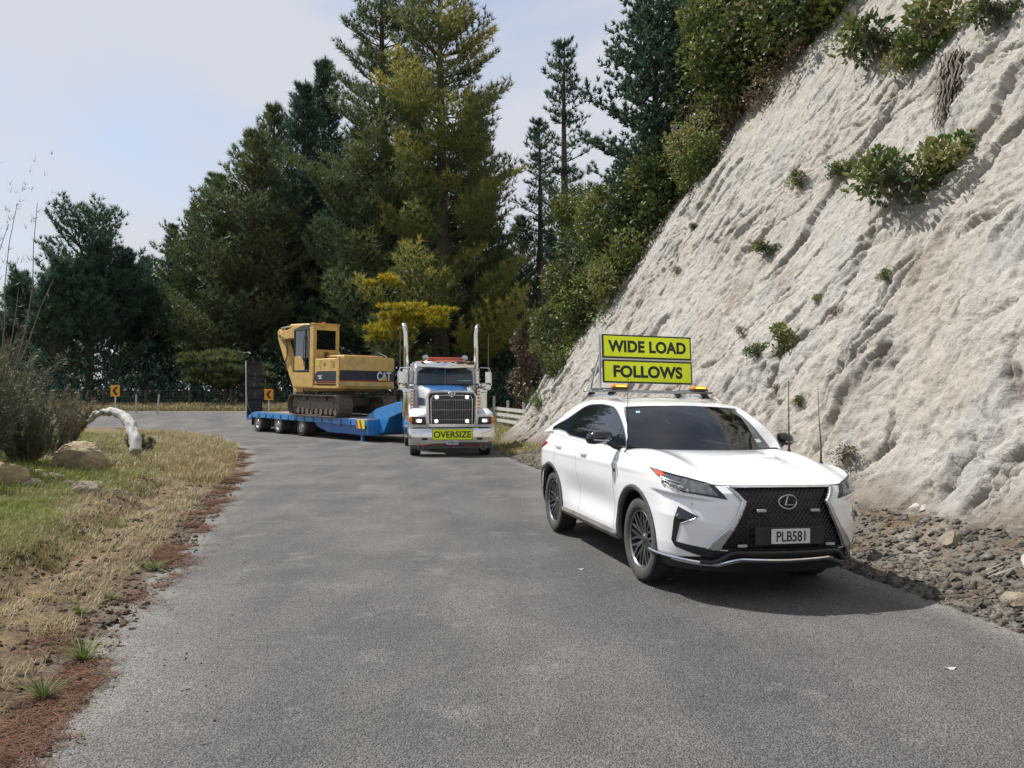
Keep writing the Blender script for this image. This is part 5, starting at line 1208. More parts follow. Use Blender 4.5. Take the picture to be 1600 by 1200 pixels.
for tx, wid in ((a, 1.02), (c, .90)):
    n = len(tx.data.vertices); co = np.zeros(n * 3, np.float32); tx.data.vertices.foreach_get('co', co); co = co.reshape(-1, 3); co[:, 0] *= wid / np.ptp(co[:, 0]); co[:, 1] *= .15 / np.ptp(co[:, 1]); tx.data.vertices.foreach_set('co', co.ravel())
b = MB(); b.box((-1.975, .01, 2.175), (.03, 1.17, .018)); b.build('sign_rail', M['satin_metal'], sg)
for y in (-.585, .60):
    b = MB(); b.tube([(-1.99, y, 1.80), (-2.06, y, 2.47)], .014, 6); b.tube([(-2.35, y, 1.80), (-2.03, y, 2.25)], .012, 6); b.build('sign_strut', M['satin_metal'], sg, smooth=True)
# ================================================================ TRUCK (x forward, y to the driver's side, flipped when built)
tk = empty('truck', (-1.93, 23.95, .0), R(-80.5), 'white and blue conventional truck with twin chrome stacks and a yellow OVERSIZE board', 'truck')
tw = mat_simple('truck_white', (.70, .71, .72), .3, coat=.6, var=.03, dirt=.15)
tdark = mat_simple('truck_dark_blue', (.012, .025, .09), .3, coat=.6, var=.1)
chr_ = mat_simple('truck_chrome', (.72, .71, .69), .12, metal=1, var=.06, bump=.05, bs=3)
def T(name, b, mat, parent=None, both=True, **k):
    parent = parent or tk
    if not both: return [b.build(name, mat, parent, mirror_flip=True, **k)]
    return [b.build(name, mat, parent, mirror_flip=True, **k), b.build(name, mat, parent, mirror_flip=False, **k)]
M['satin_dark'] = mat_simple('satin_dark', (.30, .30, .31), .25, metal=1, var=.1)
# bumper: three chrome facets with tow-hole slots
b = MB()
prof = [(-1.30, .62), (-1.22, .74), (-1.0, .80), (1.0, .80), (1.22, .74), (1.30, .62)]
b.loft([[(x, y, .35) for y, x in prof], [(x + .035, y, .48) for y, x in prof], [(x + .03, y, .72) for y, x in prof], [(x - .02, y, .84) for y, x in prof]], closed=False)
T('bumper', b, chr_, both=False, solid=.02, bevel=.006)
for y in (.83, -.83):
    b = MB(); b.box((.835, y, .53), (.02, .18, .085)); T('fog_slot', b, M['gloss_black'], both=False, bevel=.01)
b = MB(); b.box((.848, 0, .665), (.018, 1.22, .325)); osg = T('oversize_board', b, M['sign_yellow'], both=False, bevel=.004)[0]
tx = text_obj('OVERSIZE', 'lettering', M['black_ink'], osg, .26, (.8585, 0, .665), (R(90), 0, R(90)), sx=1, bold=.006, extrude=.0008)
n = len(tx.data.vertices); co = np.zeros(n * 3, np.float32); tx.data.vertices.foreach_get('co', co); co = co.reshape(-1, 3); co[:, 0] *= 1.13 / np.ptp(co[:, 0]); co[:, 1] *= .195 / np.ptp(co[:, 1]); tx.data.vertices.foreach_set('co', co.ravel())
b = MB()
for (z, y) in ((.825, 0), (.505, 0)): b.box((.859, y, z), (.004, 1.22, .012))
for y in (.605, -.605): b.box((.859, y, .665), (.004, .012, .325))
T('board_border', b, M['black_ink'], osg, both=False)
b = MB(); b.box((.845, -.0, .425), (.012, .36, .125)); pp = T('number_plate', b, mat_simple('plate_pale', (.55, .60, .68), .5), both=False)[0]
text_obj('ACM61H', 'plate_lettering', M['black_ink'], pp, .10, (.8520, 0, .425), (R(90), 0, R(90)), sx=.75, bold=.0015, extrude=.0005)
b = MB()
for k in range(5): b.box((.81, -.9 + k * .45, .335), (.03, .3, .012))
T('reflector_strip', b, mat_simple('reflector_red', (.45, .06, .02), .3), both=False)
b = MB(); b.box((.70, 0, .29), (.10, 2.5, .10)); b.box((.5, 0, .42), (.3, 2.0, .25)); T('front_crossmember', b, M['dark_metal'], both=False)
for y in (.95, -.95):
    b = MB(); b.tube([(.77, y + .085 * math.cos(a), .285 + .085 * math.sin(a)) for a in np.linspace(0, 6.283, 19)[:-1]], .014, 6, closed=True); T('tow_ring', b, M['steel'], both=False, smooth=True)
# grille
g = empty('grille', (0, 0, 0)); g.parent = tk
b = MB(); b.box((.52, 0, 1.41), (.10, 1.34, .94)); T('grille_backing', b, M['black_plastic'], g, both=False)
for k in range(23):
    y = -.60 + k * 1.2 / 22; b = MB(); b.box((.580, y, 1.40), (.018, .008, .86)); T('grille_bar', b, M['satin_dark'], g, both=False)
b = MB()
for z in (1.10, 1.40, 1.70): b.box((.574, 0, z), (.012, 1.22, .018))
T('grille_rib', b, M['satin_dark'], g, both=False)
b = MB(); fr = [(-.72, .95), (-.74, 1.80), (-.66, 1.93), (-.12, 1.95), (0, 1.90), (.12, 1.95), (.66, 1.93), (.74, 1.80), (.72, .95)]
b.tube([(.565, y, z) for y, z in fr], [.055] * 9, 8); b.tube([(.60, y * .86, .95 + (z - .95) * .90) for y, z in fr], .018, 6); b.box((.55, 0, .925), (.12, 1.50, .09)); T('grille_shell', b, chr_, g, both=False, smooth=True)
b = MB(); b.prism([(-.13, 1.905), (0, 1.99), (.13, 1.905), (0, 1.76)], .60, .635, 'x'); T('crest', b, chr_, g, both=False, bevel=.012)
b = MB(); b.tube([(.64, .055 * math.cos(a), 1.895 + .055 * math.sin(a)) for a in np.linspace(0, 6.283, 17)[:-1]], .012, 5, closed=True); b.tube([(.64, -.02, 1.895), (.64, .02, 1.895)], .014, 6); T('crest_ring', b, M['dark_metal'], g, both=False)
for (y, z) in ((.46, 1.79), (-.46, 1.79), (.47, 1.06), (-.47, 1.06)):
    b = MB(); b.tube([(.59, y, z), (.62, y, z)], [.05, .06], 14); lo = T('grille_lamp', b, chr_, g, both=False, smooth=True)[0]
    b = MB(); b.tube([(.621, y, z), (.628, y, z)], [.047, .034], 14); T('bulb', b, M['lamp_lit'], lo, both=False, smooth=True)
# bonnet
def hood_ring(x, hw, zt, zb, r=.16):
    pts = [(x, -hw - .02, zb), (x, -hw, zt - r * 1.5)]
    for a in np.linspace(180, 90, 6): pts.append((x, -hw + r + r * math.cos(R(a)), zt - r * .7 + r * .7 * math.sin(R(a))))
    pts += [(x, 0, zt + .03)]
    return pts + [(p[0], -p[1], p[2]) for p in pts[:-1][::-1]]
b = MB(); b.loft([hood_ring(.52, .70, 1.90, .98), hood_ring(.30, .72, 1.95, 1.05), hood_ring(-.8, .80, 2.08, 1.25), hood_ring(-1.9, .92, 2.20, 1.35)], closed=False); T('bonnet', b, tw, both=False, smooth=True)
b = MB(); rows = []
for x, hw, zt in ((.46, .56, 1.922), (.30, .60, 1.952), (-.8, .68, 2.082), (-1.88, .80, 2.203)):
    rows.append([(x, -hw, zt - .01), (x, -hw * .5, zt + .022), (x, 0, zt + .036), (x, hw * .5, zt + .022), (x, hw, zt - .01)])
b.loft(rows, closed=False); T('bonnet_stripe', b, mat_simple('stripe_blue', (.03, .16, .42), .3, coat=.6), both=False, smooth=True, solid=.006)
b = MB(); rows = []
for x, hw in ((.10, .735), (-.9, .815), (-1.85, .925)):
    rows.append([(x, hw + .006, 1.52), (x, hw + .006, 1.74 + (-.1 - x) * .04)])
b.loft(rows, closed=False); T('side_flash', b, tdark, solid=.006)
b = MB(); rows = [[(.5, -.705, 1.86), (.5, -.69, 1.90)], [(-1.88, -.93, 2.10), (-1.88, -.90, 2.15)]]
# fenders with head lamp pods
for s in (1, -1):
    b = MB(); rings = []
    for a in np.linspace(R(12), R(168), 15):
        x = .0 + .70 * math.cos(a); z = .62 + .80 * math.sin(a) ** .8; rings.append([(x * .96, s * .70, z - .02), (x, s * .80, z + .03), (x, s * 1.16, z + .02), (x * .985, s * 1.26, z - .05), (x * .95, s * 1.285, z - .20), (x * .90, s * 1.27, z - .24)])
    b.loft(rings, closed=False); T('fender', b, tw, both=False, smooth=True, solid=.01)
    b = MB(); b.loft([[(.60, s * .72, .88), (.60, s * 1.28, .88)], [(.70, s * .72, 1.0), (.66, s * 1.28, .98)], [(.66, s * .72, 1.22), (.58, s * 1.28, 1.20)], [(.50, s * .72, 1.36), (.42, s * 1.26, 1.32)]], closed=False); T('fender_nose', b, tw, both=False, smooth=True, solid=.02)
    b = MB(); b.prism([(s * .78, .96), (s * .80, 1.19), (s * 1.22, 1.20), (s * 1.26, 1.10), (s * 1.20, .97)], .62, .725, 'x'); hp = T('headlamp', b, M['gloss_black'], both=False, bevel=.015)[0]
    b = MB(); b.box((.728, s * 1.00, 1.08), (.012, .20, .115)); T('lens', b, mat_simple('truck_lens', (.55, .55, .53), .15, metal=.6, var=.3, vs=30), hp, both=False, bevel=.02)
    b = MB(); b.box((.735, s * .99, 1.075), (.010, .12, .065)); T('bulb', b, M['lamp_lit'], hp, both=False, bevel=.02)
    b = MB(); b.prism([(s * 1.19, 1.0), (s * 1.19, 1.21), (s * 1.29, 1.20), (s * 1.29, 1.02)], .58, .73, 'x'); T('turn_signal', b, M['amber'], hp, both=False, bevel=.02)
# cab
b = MB()
def cab_ring(x, w0, w1, zb, zt): return [(x, -w0, zb), (x, -w0 - .0, (zb + zt) / 2 - .1), (x, -w1, zt - .08), (x, -w1 + .12, zt), (x, 0, zt + .03), (x, w1 - .12, zt), (x, w1, zt - .08), (x, w0, (zb + zt) / 2 - .1), (x, w0, zb)]
b.loft([[(p[0] + max(0, 2.25 - p[2]) * .0 - max(0, p[2] - 2.2) * .28, p[1], p[2]) for p in cab_ring(-1.92, 1.05, .98, 1.0, 2.86)], cab_ring(-2.35, 1.06, 1.0, .85, 3.0), cab_ring(-3.6, 1.06, 1.0, .85, 3.02)], closed=False, cap=True); T('cab', b, tw, both=False, smooth=True, angle=30)
b = MB(); b.loft([cab_ring(-3.62, 1.12, 1.08, .9, 3.05), cab_ring(-4.6, 1.12, 1.08, .9, 3.10)], cap=True); T('sleeper', b, tw, both=False, smooth=True, angle=30)
for s in (1, -1):
    b = MB(); b.add([(-1.905, s * .03, 2.25), (-1.955, s * .93, 2.23), (-2.105, s * .90, 2.77), (-2.05, s * .03, 2.80)], [(0, 1, 2, 3)]); T('windscreen_pane', b, mat_glass('truck_glass_%d' % s, (.035, .05, .065), rough=.03), both=False, solid=.012)
    b = MB(); b.tube([(-1.90, s * .03, 2.235), (-1.95, s * .95, 2.215), (-2.11, s * .915, 2.79), (-2.05, s * .03, 2.815)], .016, 6, closed=True); T('window_gasket', b, M['black_plastic'], both=False, smooth=True)
    b = MB(); b.add([(-2.3, s * 1.075, 2.15), (-3.15, s * 1.075, 2.12), (-3.15, s * 1.035, 2.72), (-2.42, s * 1.035, 2.72)], [(0, 1, 2, 3)]); T('side_window', b, M['dark_glass'], both=False, solid=.01)
# visor: folded peak with white and grey faces
b = MB(); b.loft([[(-1.78, -.97, 2.80), (-1.62, -.02, 2.76), (-1.62, .02, 2.76), (-1.78, .97, 2.80)], [(-1.92, -.99, 2.99), (-1.80, -.02, 2.98), (-1.80, .02, 2.98), (-1.92, .99, 2.99)], [(-2.3, -.98, 3.03), (-2.3, -.02, 3.06), (-2.3, .02, 3.06), (-2.3, .98, 3.03)]], closed=False); T('sun_visor', b, chr_, both=False, solid=.012, smooth=True, angle=20)
for y in (-.78, -.25, 0, .25, .78):
    b = MB(); b.box((-1.80 + abs(y) * -.07, y, 2.985), (.10, .11, .045), taper=(.7, .8)); T('marker_lamp', b, M['amber'], both=False, bevel=.01)
b = MB(); b.box((-2.35, 0, 3.05), (.25, 1.34, .03)); b.box((-2.35, 0, 3.115), (.18, 1.20, .085), taper=(.85, .97)); T('beacon_bar', b, mat_simple('beacon_red', (.62, .09, .03), .3, coat=.6, var=.12, vs=18), both=False, bevel=.02)
for y in (.66, -.66):
    b = MB(); b.lathe([(.028, -.5), (.035, -.1), (.055, 0), (.10, .06), (.088, .065), (.04, .0), (.001, -.05)], (-2.02, y, 3.115), 'x', 18); b.box((-2.15, y, 3.05), (.05, .04, .08)); T('air_horn', b, chr_, both=False, smooth=True)
# zig-zag sticker inside the lower corner of the passenger pane (image right)
b = MB()
zz = [(-.42 - .035 * k, .03 * (k % 2)) for k in range(14)]
for (y0, z0), (y1, z1) in zip(zz[:-1], zz[1:]): b.tube([(-1.915, y0, 2.33 + z0), (-1.92, y1, 2.33 + z1)], .014, 4)
T('screen_sticker', b, mat_simple('sticker_mint', (.45, .75, .62), .5), both=False)
# chrome stacks with heat guards
for s in (1, -1):
    b = MB(); b.tube([(-3.75, s * 1.26, .95), (-3.75, s * 1.26, 3.9), (-3.76, s * 1.265, 4.10), (-3.80, s * 1.29, 4.25), (-3.88, s * 1.34, 4.42)], [.085, .08, .08, .082, .088], 18, cap=False); T('exhaust_stack', b, chr_, both=False, smooth=True, solid=.006)
    b = MB(); b.tube([(-3.75, s * 1.26, 1.1), (-3.75, s * 1.26, 2.8)], .125, 18); T('heat_guard', b, chr_, both=False, smooth=True)
    # air cleaner
    b = MB(); b.lathe([(.06, 1.12), (.19, 1.16), (.20, 1.25), (.20, 1.95), (.215, 1.97), (.215, 2.03), (.20, 2.06), (.12, 2.14), (.11, 2.16), (.21, 2.18), (.215, 2.24), (.08, 2.28)], (-1.95, s * 1.22, 0), 'z', 24); ac = T('air_cleaner', b, chr_, both=False, smooth=True)[0]
    b = MB(); b.box((-1.74, s * 1.12, 1.66), (.02, .10, .82))
    T('lamp_strip', b, chr_, ac, both=False)
    for k in range(7):
        b = MB(); b.tube([(-1.73, s * 1.12, 1.32 + k * .112), (-1.705, s * 1.12, 1.32 + k * .112)], [.042, .03], 10); T('side_lamp', b, M['amber'], ac, both=False, smooth=True)
    # mirrors on loops
    b = MB(); b.tube([(-2.1, s * 1.0, 2.62), (-2.0, s * 1.20, 2.80), (-1.98, s * 1.50, 2.78), (-1.98, s * 1.57, 2.60), (-1.98, s * 1.57, 2.20), (-1.98, s * 1.48, 2.06), (-2.0, s * 1.22, 2.05), (-2.1, s * 1.02, 2.15)], .017, 8); ml = T('mirror_arm', b, chr_, both=False, smooth=True)[0]
    b = MB(); b.box((-2.0, s * 1.46, 2.46), (.05, .20, .40)); T('mirror_head', b, chr_, ml, both=False, bevel=.02)
    b = MB(); b.tube([(-1.98, s * 1.46, 2.13), (-2.03, s * 1.46, 2.13)], [.10, .07], 14); T('spot_mirror', b, chr_, ml, both=False, smooth=True)
    b = MB(); b.tube([(-2.2, s * 1.50, 2.7), (-2.2, s * 1.50, 4.0)], [.010, .005], 5); T('aerial', b, M['steel'], both=False)
    # tank, steps, battery box
    b = MB(); b.tube([(-2.3, s * .98, .62), (-4.2, s * .98, .62)], .31, 22); T('fuel_tank', b, chr_, both=False, smooth=True, angle=40)
    b = MB()
    for xk in (-2.35, -3.0, -3.6): b.box((xk, s * 1.25, .45), (.5, .16, .03)); b.box((xk, s * 1.25, .80), (.5, .16, .03))
    T('step', b, M['satin_metal'], both=False)
    b = MB(); b.box((-3.15, s * .42, .78), (7.2, .09, .28)); T('chassis_rail', b, M['dark_metal'], both=False)
b = MB(); b.tube([(0, -1.0, .52), (0, 1.0, .52)], .07, 10); b.tube([(-4.95, -1.0, .52), (-4.95, 1.0, .52)], .09, 10); b.tube([(-6.30, -1.0, .52), (-6.30, 1.0, .52)], .09, 10); b.box((.2, 0, .7), (.8, .7, .5)); T('axle', b, M['dark_metal'], both=False)
def truck_wheel(x, y, r, w, mat_r, parent, rimr=.29, dish=.06, out=1, fl=True):
    wv = empty('wheel', (x, -y if fl else y, r)); wv.parent = parent; o = -out if fl else out
    b = MB(); b.lathe([(rimr, -w / 2), (rimr + .04, -w / 2 - .005), (r - .04, -w / 2 - .01), (r - .006, -w / 2 + .02), (r, 0), (r - .006, w / 2 - .02), (r - .04, w / 2 + .01), (rimr + .04, w / 2 + .005), (rimr, w / 2)], (0, 0, 0), 'y', 36); b.build('tyre', M['dusty_rubber'], wv, smooth=True)
    b = MB(); b.lathe([(rimr + .005, o * w / 2), (rimr - .02, o * (w / 2 - .01)), (rimr - .04, o * (w / 2 - dish)), (.16, o * (w / 2 - dish - .01)), (.13, o * (w / 2 - dish + .04)), (.05, o * (w / 2 - dish + .06)), (.001, o * (w / 2 - dish + .06))], (0, 0, 0), 'y', 30); b.build('rim', mat_r, wv, smooth=True, angle=30)
    b = MB()
    for k in range(10):
        a = 2 * math.pi * k / 10; c = (.195 * math.cos(a), o * (w / 2 - dish), .195 * math.sin(a)); b.tube([(c[0], c[1] - .01 * o, c[2]), (c[0], c[1] + .03 * o, c[2])], .013, 6)
    b.build('wheel_nuts', M['dark_metal'], wv); return wv
for s in (1, -1):
    truck_wheel(0, s * 1.08, .51, .30, chr_, tk, out=s)
    for x in (-4.95, -6.30):
        truck_wheel(x, s * 1.12, .51, .27, chr_, tk, dish=.14, out=s); truck_wheel(x, s * .80, .51, .27, M['dark_metal'], tk, dish=.1, out=s)
        b = MB(); rings = []
        for a in np.linspace(R(8), R(172), 13): rings.append([(x + .60 * math.cos(a), s * .62, .52 + .60 * math.sin(a)), (x + .60 * math.cos(a), s * 1.29, .52 + .60 * math.sin(a)), (x + .58 * math.cos(a), s * 1.31, .50 + .57 * math.sin(a))])
        b.loft(rings, closed=False); T('mudguard', b, M['blue_paint'], both=False, smooth=True, solid=.02)
b = MB(); b.lathe([(.05, 1.16), (.48, 1.16), (.48, 1.22), (.05, 1.24)], (-5.7, 0, 0), 'z', 24); b.box((-5.7, 0, 1.05), (.9, .8, .2)); T('fifth_wheel', b, M['dark_metal'], both=False)
# ================================================================ LOW-LOADER TRAILER (x forward to the king pin, y to the near side; flipped when built)
K = Vector((-3.25, 29.45, 0)); TR = R(-48.0)
tl = empty('low_loader', (K.x, K.y, -.055), 0, 'blue three-axle low loader carrying the yellow digger, coupled behind the truck', 'trailer')
tl.rotation_euler = Euler((0, R(1.03), TR), 'XYZ')
def TL(name, b, mat, parent=None, **k): return b.build(name, mat, parent or tl, mirror_flip=True, **k)
deckm = mat_simple('deck_dusty', (.25, .22, .18), .85, var=.3, vs=5, bump=.4, bs=12, dirt=.5)
# deck boards across
for k in range(46):
    x = -2.45 - k * .232; b = MB(); b.box((x, 0, .925), (.222, 2.30, .045)); 
    if k == 0: db = TL('deck_board', b, deckm)
    else:
        c = db.copy(); col.objects.link(c); c.parent = tl; c.location = (-k * .232, 0, (k % 3) * .002)
b = MB()
for y in (1.21, -1.21):
    b.box((-7.65, y, .80), (10.6, .07, .26)); 
TL('side_rail', b, M['blue_paint'], bevel=.01)
b = MB()
for y in (.45, -.45): b.box((-7.6, y, .62), (10.4, .10, .50))
b.box((-4.8, 0, .45), (3.8, 1.9, .16)); TL('main_beam', b, M['blue_paint'], bevel=.01)
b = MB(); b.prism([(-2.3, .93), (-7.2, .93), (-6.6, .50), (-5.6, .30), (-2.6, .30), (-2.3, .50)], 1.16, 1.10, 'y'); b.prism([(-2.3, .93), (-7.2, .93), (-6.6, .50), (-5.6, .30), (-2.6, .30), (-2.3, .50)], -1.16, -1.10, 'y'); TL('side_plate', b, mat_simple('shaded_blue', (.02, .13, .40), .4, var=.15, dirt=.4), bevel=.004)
b = MB(); b.box((-2.30, 0, .62), (.05, 2.46, .62)); TL('front_plate', b, M['blue_paint'], bevel=.01)
for k in range(13):
    x = -2.8 - k * .80; b = MB(); b.box((x, 0, .78), (.035, 2.56, .20)); TL('side_rib', b, M['blue_paint'])
for k in range(9):
    b = MB(); b.tube([(-3.1 - k * 1.15, 1.262 - .0, .86), (-3.1 - k * 1.15, 1.285, .80), (-3.1 - k * 1.15, 1.262, .74)], .012, 5); TL('lashing_ring', b, M['dark_metal'], smooth=True)
# beaver tail
b = MB(); b.prism([(-12.95, .95), (-13.9, .66), (-13.9, .50), (-13.3, .62), (-12.95, .67)], -1.24, 1.24); TL('beaver_tail', b, M['blue_paint'], bevel=.01)
# gooseneck
b = MB(); b.prism([(-3.5, .955), (-3.05, 1.10), (-2.5, 1.36), (-1.0, 1.66), (.65, 1.70), (.80, 1.55), (.75, 1.28), (-.75, 1.26), (-1.55, 1.02), (-1.95, .42), (-2.26, .38), (-2.26, .955)], -.72, .72); TL('gooseneck', b, M['blue_paint'], bevel=.02)
b = MB(); b.tube([(-3.35, 0, 1.0), (-1.1, 0, 1.80), (.6, 0, 1.78)], [.10, .13, .10], 10); b.box((-.6, .45, 1.74), (.7, .35, .14)); TL('hydraulic_pack', b, M['dark_metal'], smooth=True, angle=30)
b = MB(); b.box((-3.0, 1.02, .20), (.12, .12, .42)); b.box((-3.0, 1.02, .005 + .03), (.26, .26, .03)); TL('landing_leg', b, M['blue_paint'], bevel=.01)
# hazard board: yellow with red diagonal bars
b = MB(); b.box((-2.78, 1.262, .74), (.62, .016, .36)); hz = TL('hazard_board', b, mat_simple('hazard_yellow', (.72, .80, .03), .5))
b = MB()
for k in range(2):
    x0 = -2.62 - k * .30; b.prism([(x0, .565), (x0 - .15, .565), (x0 - .30 if x0 - .30 > -3.08 else -3.085, .915), (x0 - .14, .915)], 1.271, 1.275, 'y')
TL('diagonal_stripe', b, mat_simple('hazard_red', (.65, .05, .02), .5), hz)
# wheels and axles
rimz = mat_simple('trailer_rim', (.55, .54, .50), .35, metal=.7, var=.2, dirt=.4)
for x in (-7.9, -10.3, -12.55):
    b = MB(); b.tube([(x, -1.0, .43), (x, 1.0, .43)], .06, 8); b.box((x, 0, .52), (.16, 1.7, .12)); TL('axle', b, M['dark_metal'])
    for s in (1, -1): truck_wheel(x, s * 1.10, .425, .26, rimz, tl, rimr=.25, dish=.05, out=s); truck_wheel(x, s * .80, .425, .26, M['dark_metal'], tl, rimr=.25, out=s)
    for s in (1, -1):
        b = MB(); b.box((x - .62, s * 1.05, .52), (.012, .45, .50)); TL('mud_flap', b, M['rubber'])
b = MB(); b.box((-4.6, 1.20, .66), (.18, .02, .10)); TL('side_reflector', b, mat_simple('reflector_orange', (.6, .08, .02), .3))
# ramps, raised
rm = mat_simple('ramp_black', (.022, .022, .024), .6, var=.3, dirt=.4, dirtc=(.10, .10, .10))
for s in (1, -1):
    rp = empty('ramp', (-13.78, -s * .86, .70)); rp.parent = tl; rp.rotation_euler = (0, R(-3), 0)
    b = MB()
    for y in (-.38, .38): b.box((0, y, 1.38), (.09, .05, 2.85))
    for k in range(13): b.box((0, 0, .10 + k * .215), (.06, .76, .045))
    for k in range(5): b.box((.045, 0, .22 + k * .6), (.02, .70, .09))
    b.box((0.05, 0, 1.38), (.01, .74, 2.75))
    if s == 1: b.build('ramp_frame', rm, rp)
    for (z, pts) in () if s == -1 else ((1.05, [(-.06, .10), (.04, .10), (.0, .10), (.0, -.12)]), (1.55, [(-.06, -.10), (-.06, .05), (-.02, .10), (.04, .08), (.06, -.02)]), (2.05, [(-.08, .1), (.05, .1), (.07, .02), (0, 0), (.07, -.04), (.03, -.1), (-.08, -.1)])):
        m_ = MB(); m_.tube([(.065, y, z + zz_) for y, zz_ in pts], .010, 4); m_.build('ramp_mark', mat_simple('chalk', (.32, .33, .32), .7), rp)
    m_ = MB(); m_.tube([(0, -s * .43, -.30), (0, -s * .43, 2.8)], .03, 6); m_.build('marker_pole', mat_simple('pole_white', (.72, .72, .72), .4), rp, smooth=True)
    if s == 1:
        m_ = MB(); m_.tube([(.07, -.45, 1.3), (.10, -.38, .5), (.12, -.15, .10), (.14, .1, .05)], .012, 5); m_.build('hose', mat_simple('hose_tan', (.35, .32, .24), .6), rp, smooth=True)
# ================================================================ EXCAVATOR (x forward, y left = near side)
EO = Vector((K.x - .669 * 6.55, K.y + .743 * 6.55, -.055 + .018 * 6.55 + .955))
ex = empty('excavator', EO, 0, 'yellow tracked digger with a raised cab, riding on the blue low loader', 'excavator')
ex.rotation_euler = Euler((0, R(-1.03), R(132)), 'XYZ')
Y_ = M['yellow_paint']; DS = M['dirty_steel']
def EX(name, b, mat, parent=None, **k): return b.build(name, mat, parent or ex, **k)
def oval(L, r, n=12, z0=0):
    pts = []
    for a in np.linspace(-90, 90, n): pts.append((L / 2 - r + r * math.cos(R(a)), r + r * math.sin(R(a)) + z0))
    for a in np.linspace(90, 270, n): pts.append((-L / 2 + r + r * math.cos(R(a)), r + r * math.sin(R(a)) + z0))
    return pts
for s in (1, -1):
    tr_ = empty('track', (0, s * 1.10, 0)); tr_.parent = ex
    ov = oval(4.6, .45, 14); ov = [(x, z - (.05 * math.cos(x / 2.3 * 1.57) if z > .6 else 0)) for x, z in ov]
    P2 = np.array(ov + [ov[0]]); sl = np.concatenate([[0], np.cumsum(np.hypot(*np.diff(P2, axis=0).T))]); nsh = 62; first = None
    for k in range(nsh):
        q = sl[-1] * k / nsh; x = np.interp(q, sl, P2[:, 0]); z = np.interp(q, sl, P2[:, 1]); q2 = q + .02; x2 = np.interp(q2 % sl[-1], sl, P2[:, 0]); z2 = np.interp(q2 % sl[-1], sl, P2[:, 1]); a = math.atan2(z2 - z, x2 - x)
        if first is None:
            b = MB(); b.box((0, 0, .0), (.165, .70, .022)); b.box((-.05, 0, -.022), (.018, .70, .03)); b.box((.02, 0, -.022), (.018, .70, .03)); first = b.build('track_shoe', DS, tr_); c = first
        else: c = first.copy(); col.objects.link(c); c.parent = tr_
        c.location = (x, 0, z); c.rotation_euler = (0, -a, 0)
    b = MB(); b.prism(oval(4.3, .36, 10, .09), -.10, .10); b.box((0, 0, .45), (3.3, .42, .34)); b.build('track_frame', DS, tr_, bevel=.02)
    for k, x in enumerate((-1.85, -1.45, -1.05, -.62, -.2, .22, .64, 1.06, 1.48)):
        b = MB(); b.tube([(x, -.24, .19), (x, .24, .19)], .13, 12); b.build('roller', DS, tr_, smooth=True, angle=40)
    for x in (-1.85, 1.88):
        b = MB(); b.tube([(x, -.10, .45), (x, .14, .45)], .36, 20); b.tube([(x, .1, .45), (x, .22, .45)], [.2, .14], 12); b.build('idler' if x > 0 else 'sprocket', DS, tr_, smooth=True, angle=40)
    for x in (-.9, .9):
        b = MB(); b.tube([(x, -.2, .74), (x, .2, .74)], .07, 10); b.build('carrier_roller', DS, tr_, smooth=True)
b = MB(); b.box((0, 0, .62), (2.0, 1.7, .36)); b.tube([(0, 0, .78), (0, 0, 1.18)], .68, 28); EX('centre_frame', b, DS, bevel=.03)
# house
b = MB(); b.box((-.15, 0, 1.25), (4.1, 2.66, .12)); b.prism([(-2.0, 1.20), (1.9, 1.20), (1.7, 1.05), (-1.6, 1.08)], -.9, .9); EX('platform', b, Y_, bevel=.02)
b = MB(); b.box((-1.08, 1.02, 1.92), (2.02, .66, 1.10)); EX('side_cabinet', b, Y_, bevel=.04)
b = MB(); b.box((-.60, 1.353, 2.22), (.012, .01, .40)); b.box((-1.5, 1.353, 2.22), (.012, .01, .40)); b.box((-1.70, 1.355, 2.22), (.14, .012, .26)); EX('door_seam', b, mat_simple('seam_ochre', (.28, .17, .05), .6))
b = MB(); b.box((-1.3, -.55, 1.95), (1.6, 1.5, 1.18)); b.box((-1.3, .1, 2.58), (1.5, 1.9, .06)); EX('engine_cover', b, Y_, bevel=.05)
for k in range(7):
    b = MB(); b.box((-.9 - k * .12, -.3, 2.63), (.06, 1.3, .02)); EX('louvre', b, Y_)
# counterweight: rounded slab, its stripe and lettering
def cw_ring(z, o=0.0):
    pts = []
    for y in np.linspace(-1.36, 1.36, 25):
        q = abs(y) / 1.36; x = -2.62 + .30 * q ** 2 + .34 * max(0, (q - .86) / .14) ** 2; pts.append((x - o, y * (1 + o * .4), z))
    return pts
b = MB(); R_ = [cw_ring(1.22, -.10), cw_ring(1.32, .0), cw_ring(2.42, 0), cw_ring(2.54, -.06)]; b.loft([[(-1.95, 1.30, r[0][2])] [:0] + r for r in R_], closed=False)
top = cw_ring(2.54, -.06); b.add(top + [(-1.9, 1.3, 2.54), (-1.9, -1.3, 2.54)], [tuple(range(27))]); bot = cw_ring(1.22, -.10); b.add(bot + [(-1.9, 1.25, 1.22), (-1.9, -1.25, 1.22)], [tuple(range(27))[::-1]])
b.box((-2.05, 1.33, 1.88), (.20, .06, 1.28)); b.box((-2.05, -1.33, 1.88), (.20, .06, 1.28)); EX('counterweight', b, Y_, smooth=True, angle=40)
strm = mat_simple('stripe_black', (.012, .013, .028), .45, var=.2, dirt=.3, dirtc=(.08, .07, .06)); redl = mat_simple('stripe_red', (.45, .04, .03), .5)
b = MB(); b.loft([cw_ring(1.50, .004), cw_ring(1.96, .004)], closed=False); EX('stripe', b, strm, smooth=True)
b = MB(); b.loft([cw_ring(1.515, .007), cw_ring(1.545, .007)], closed=False); EX('pinstripe', b, redl, smooth=True)
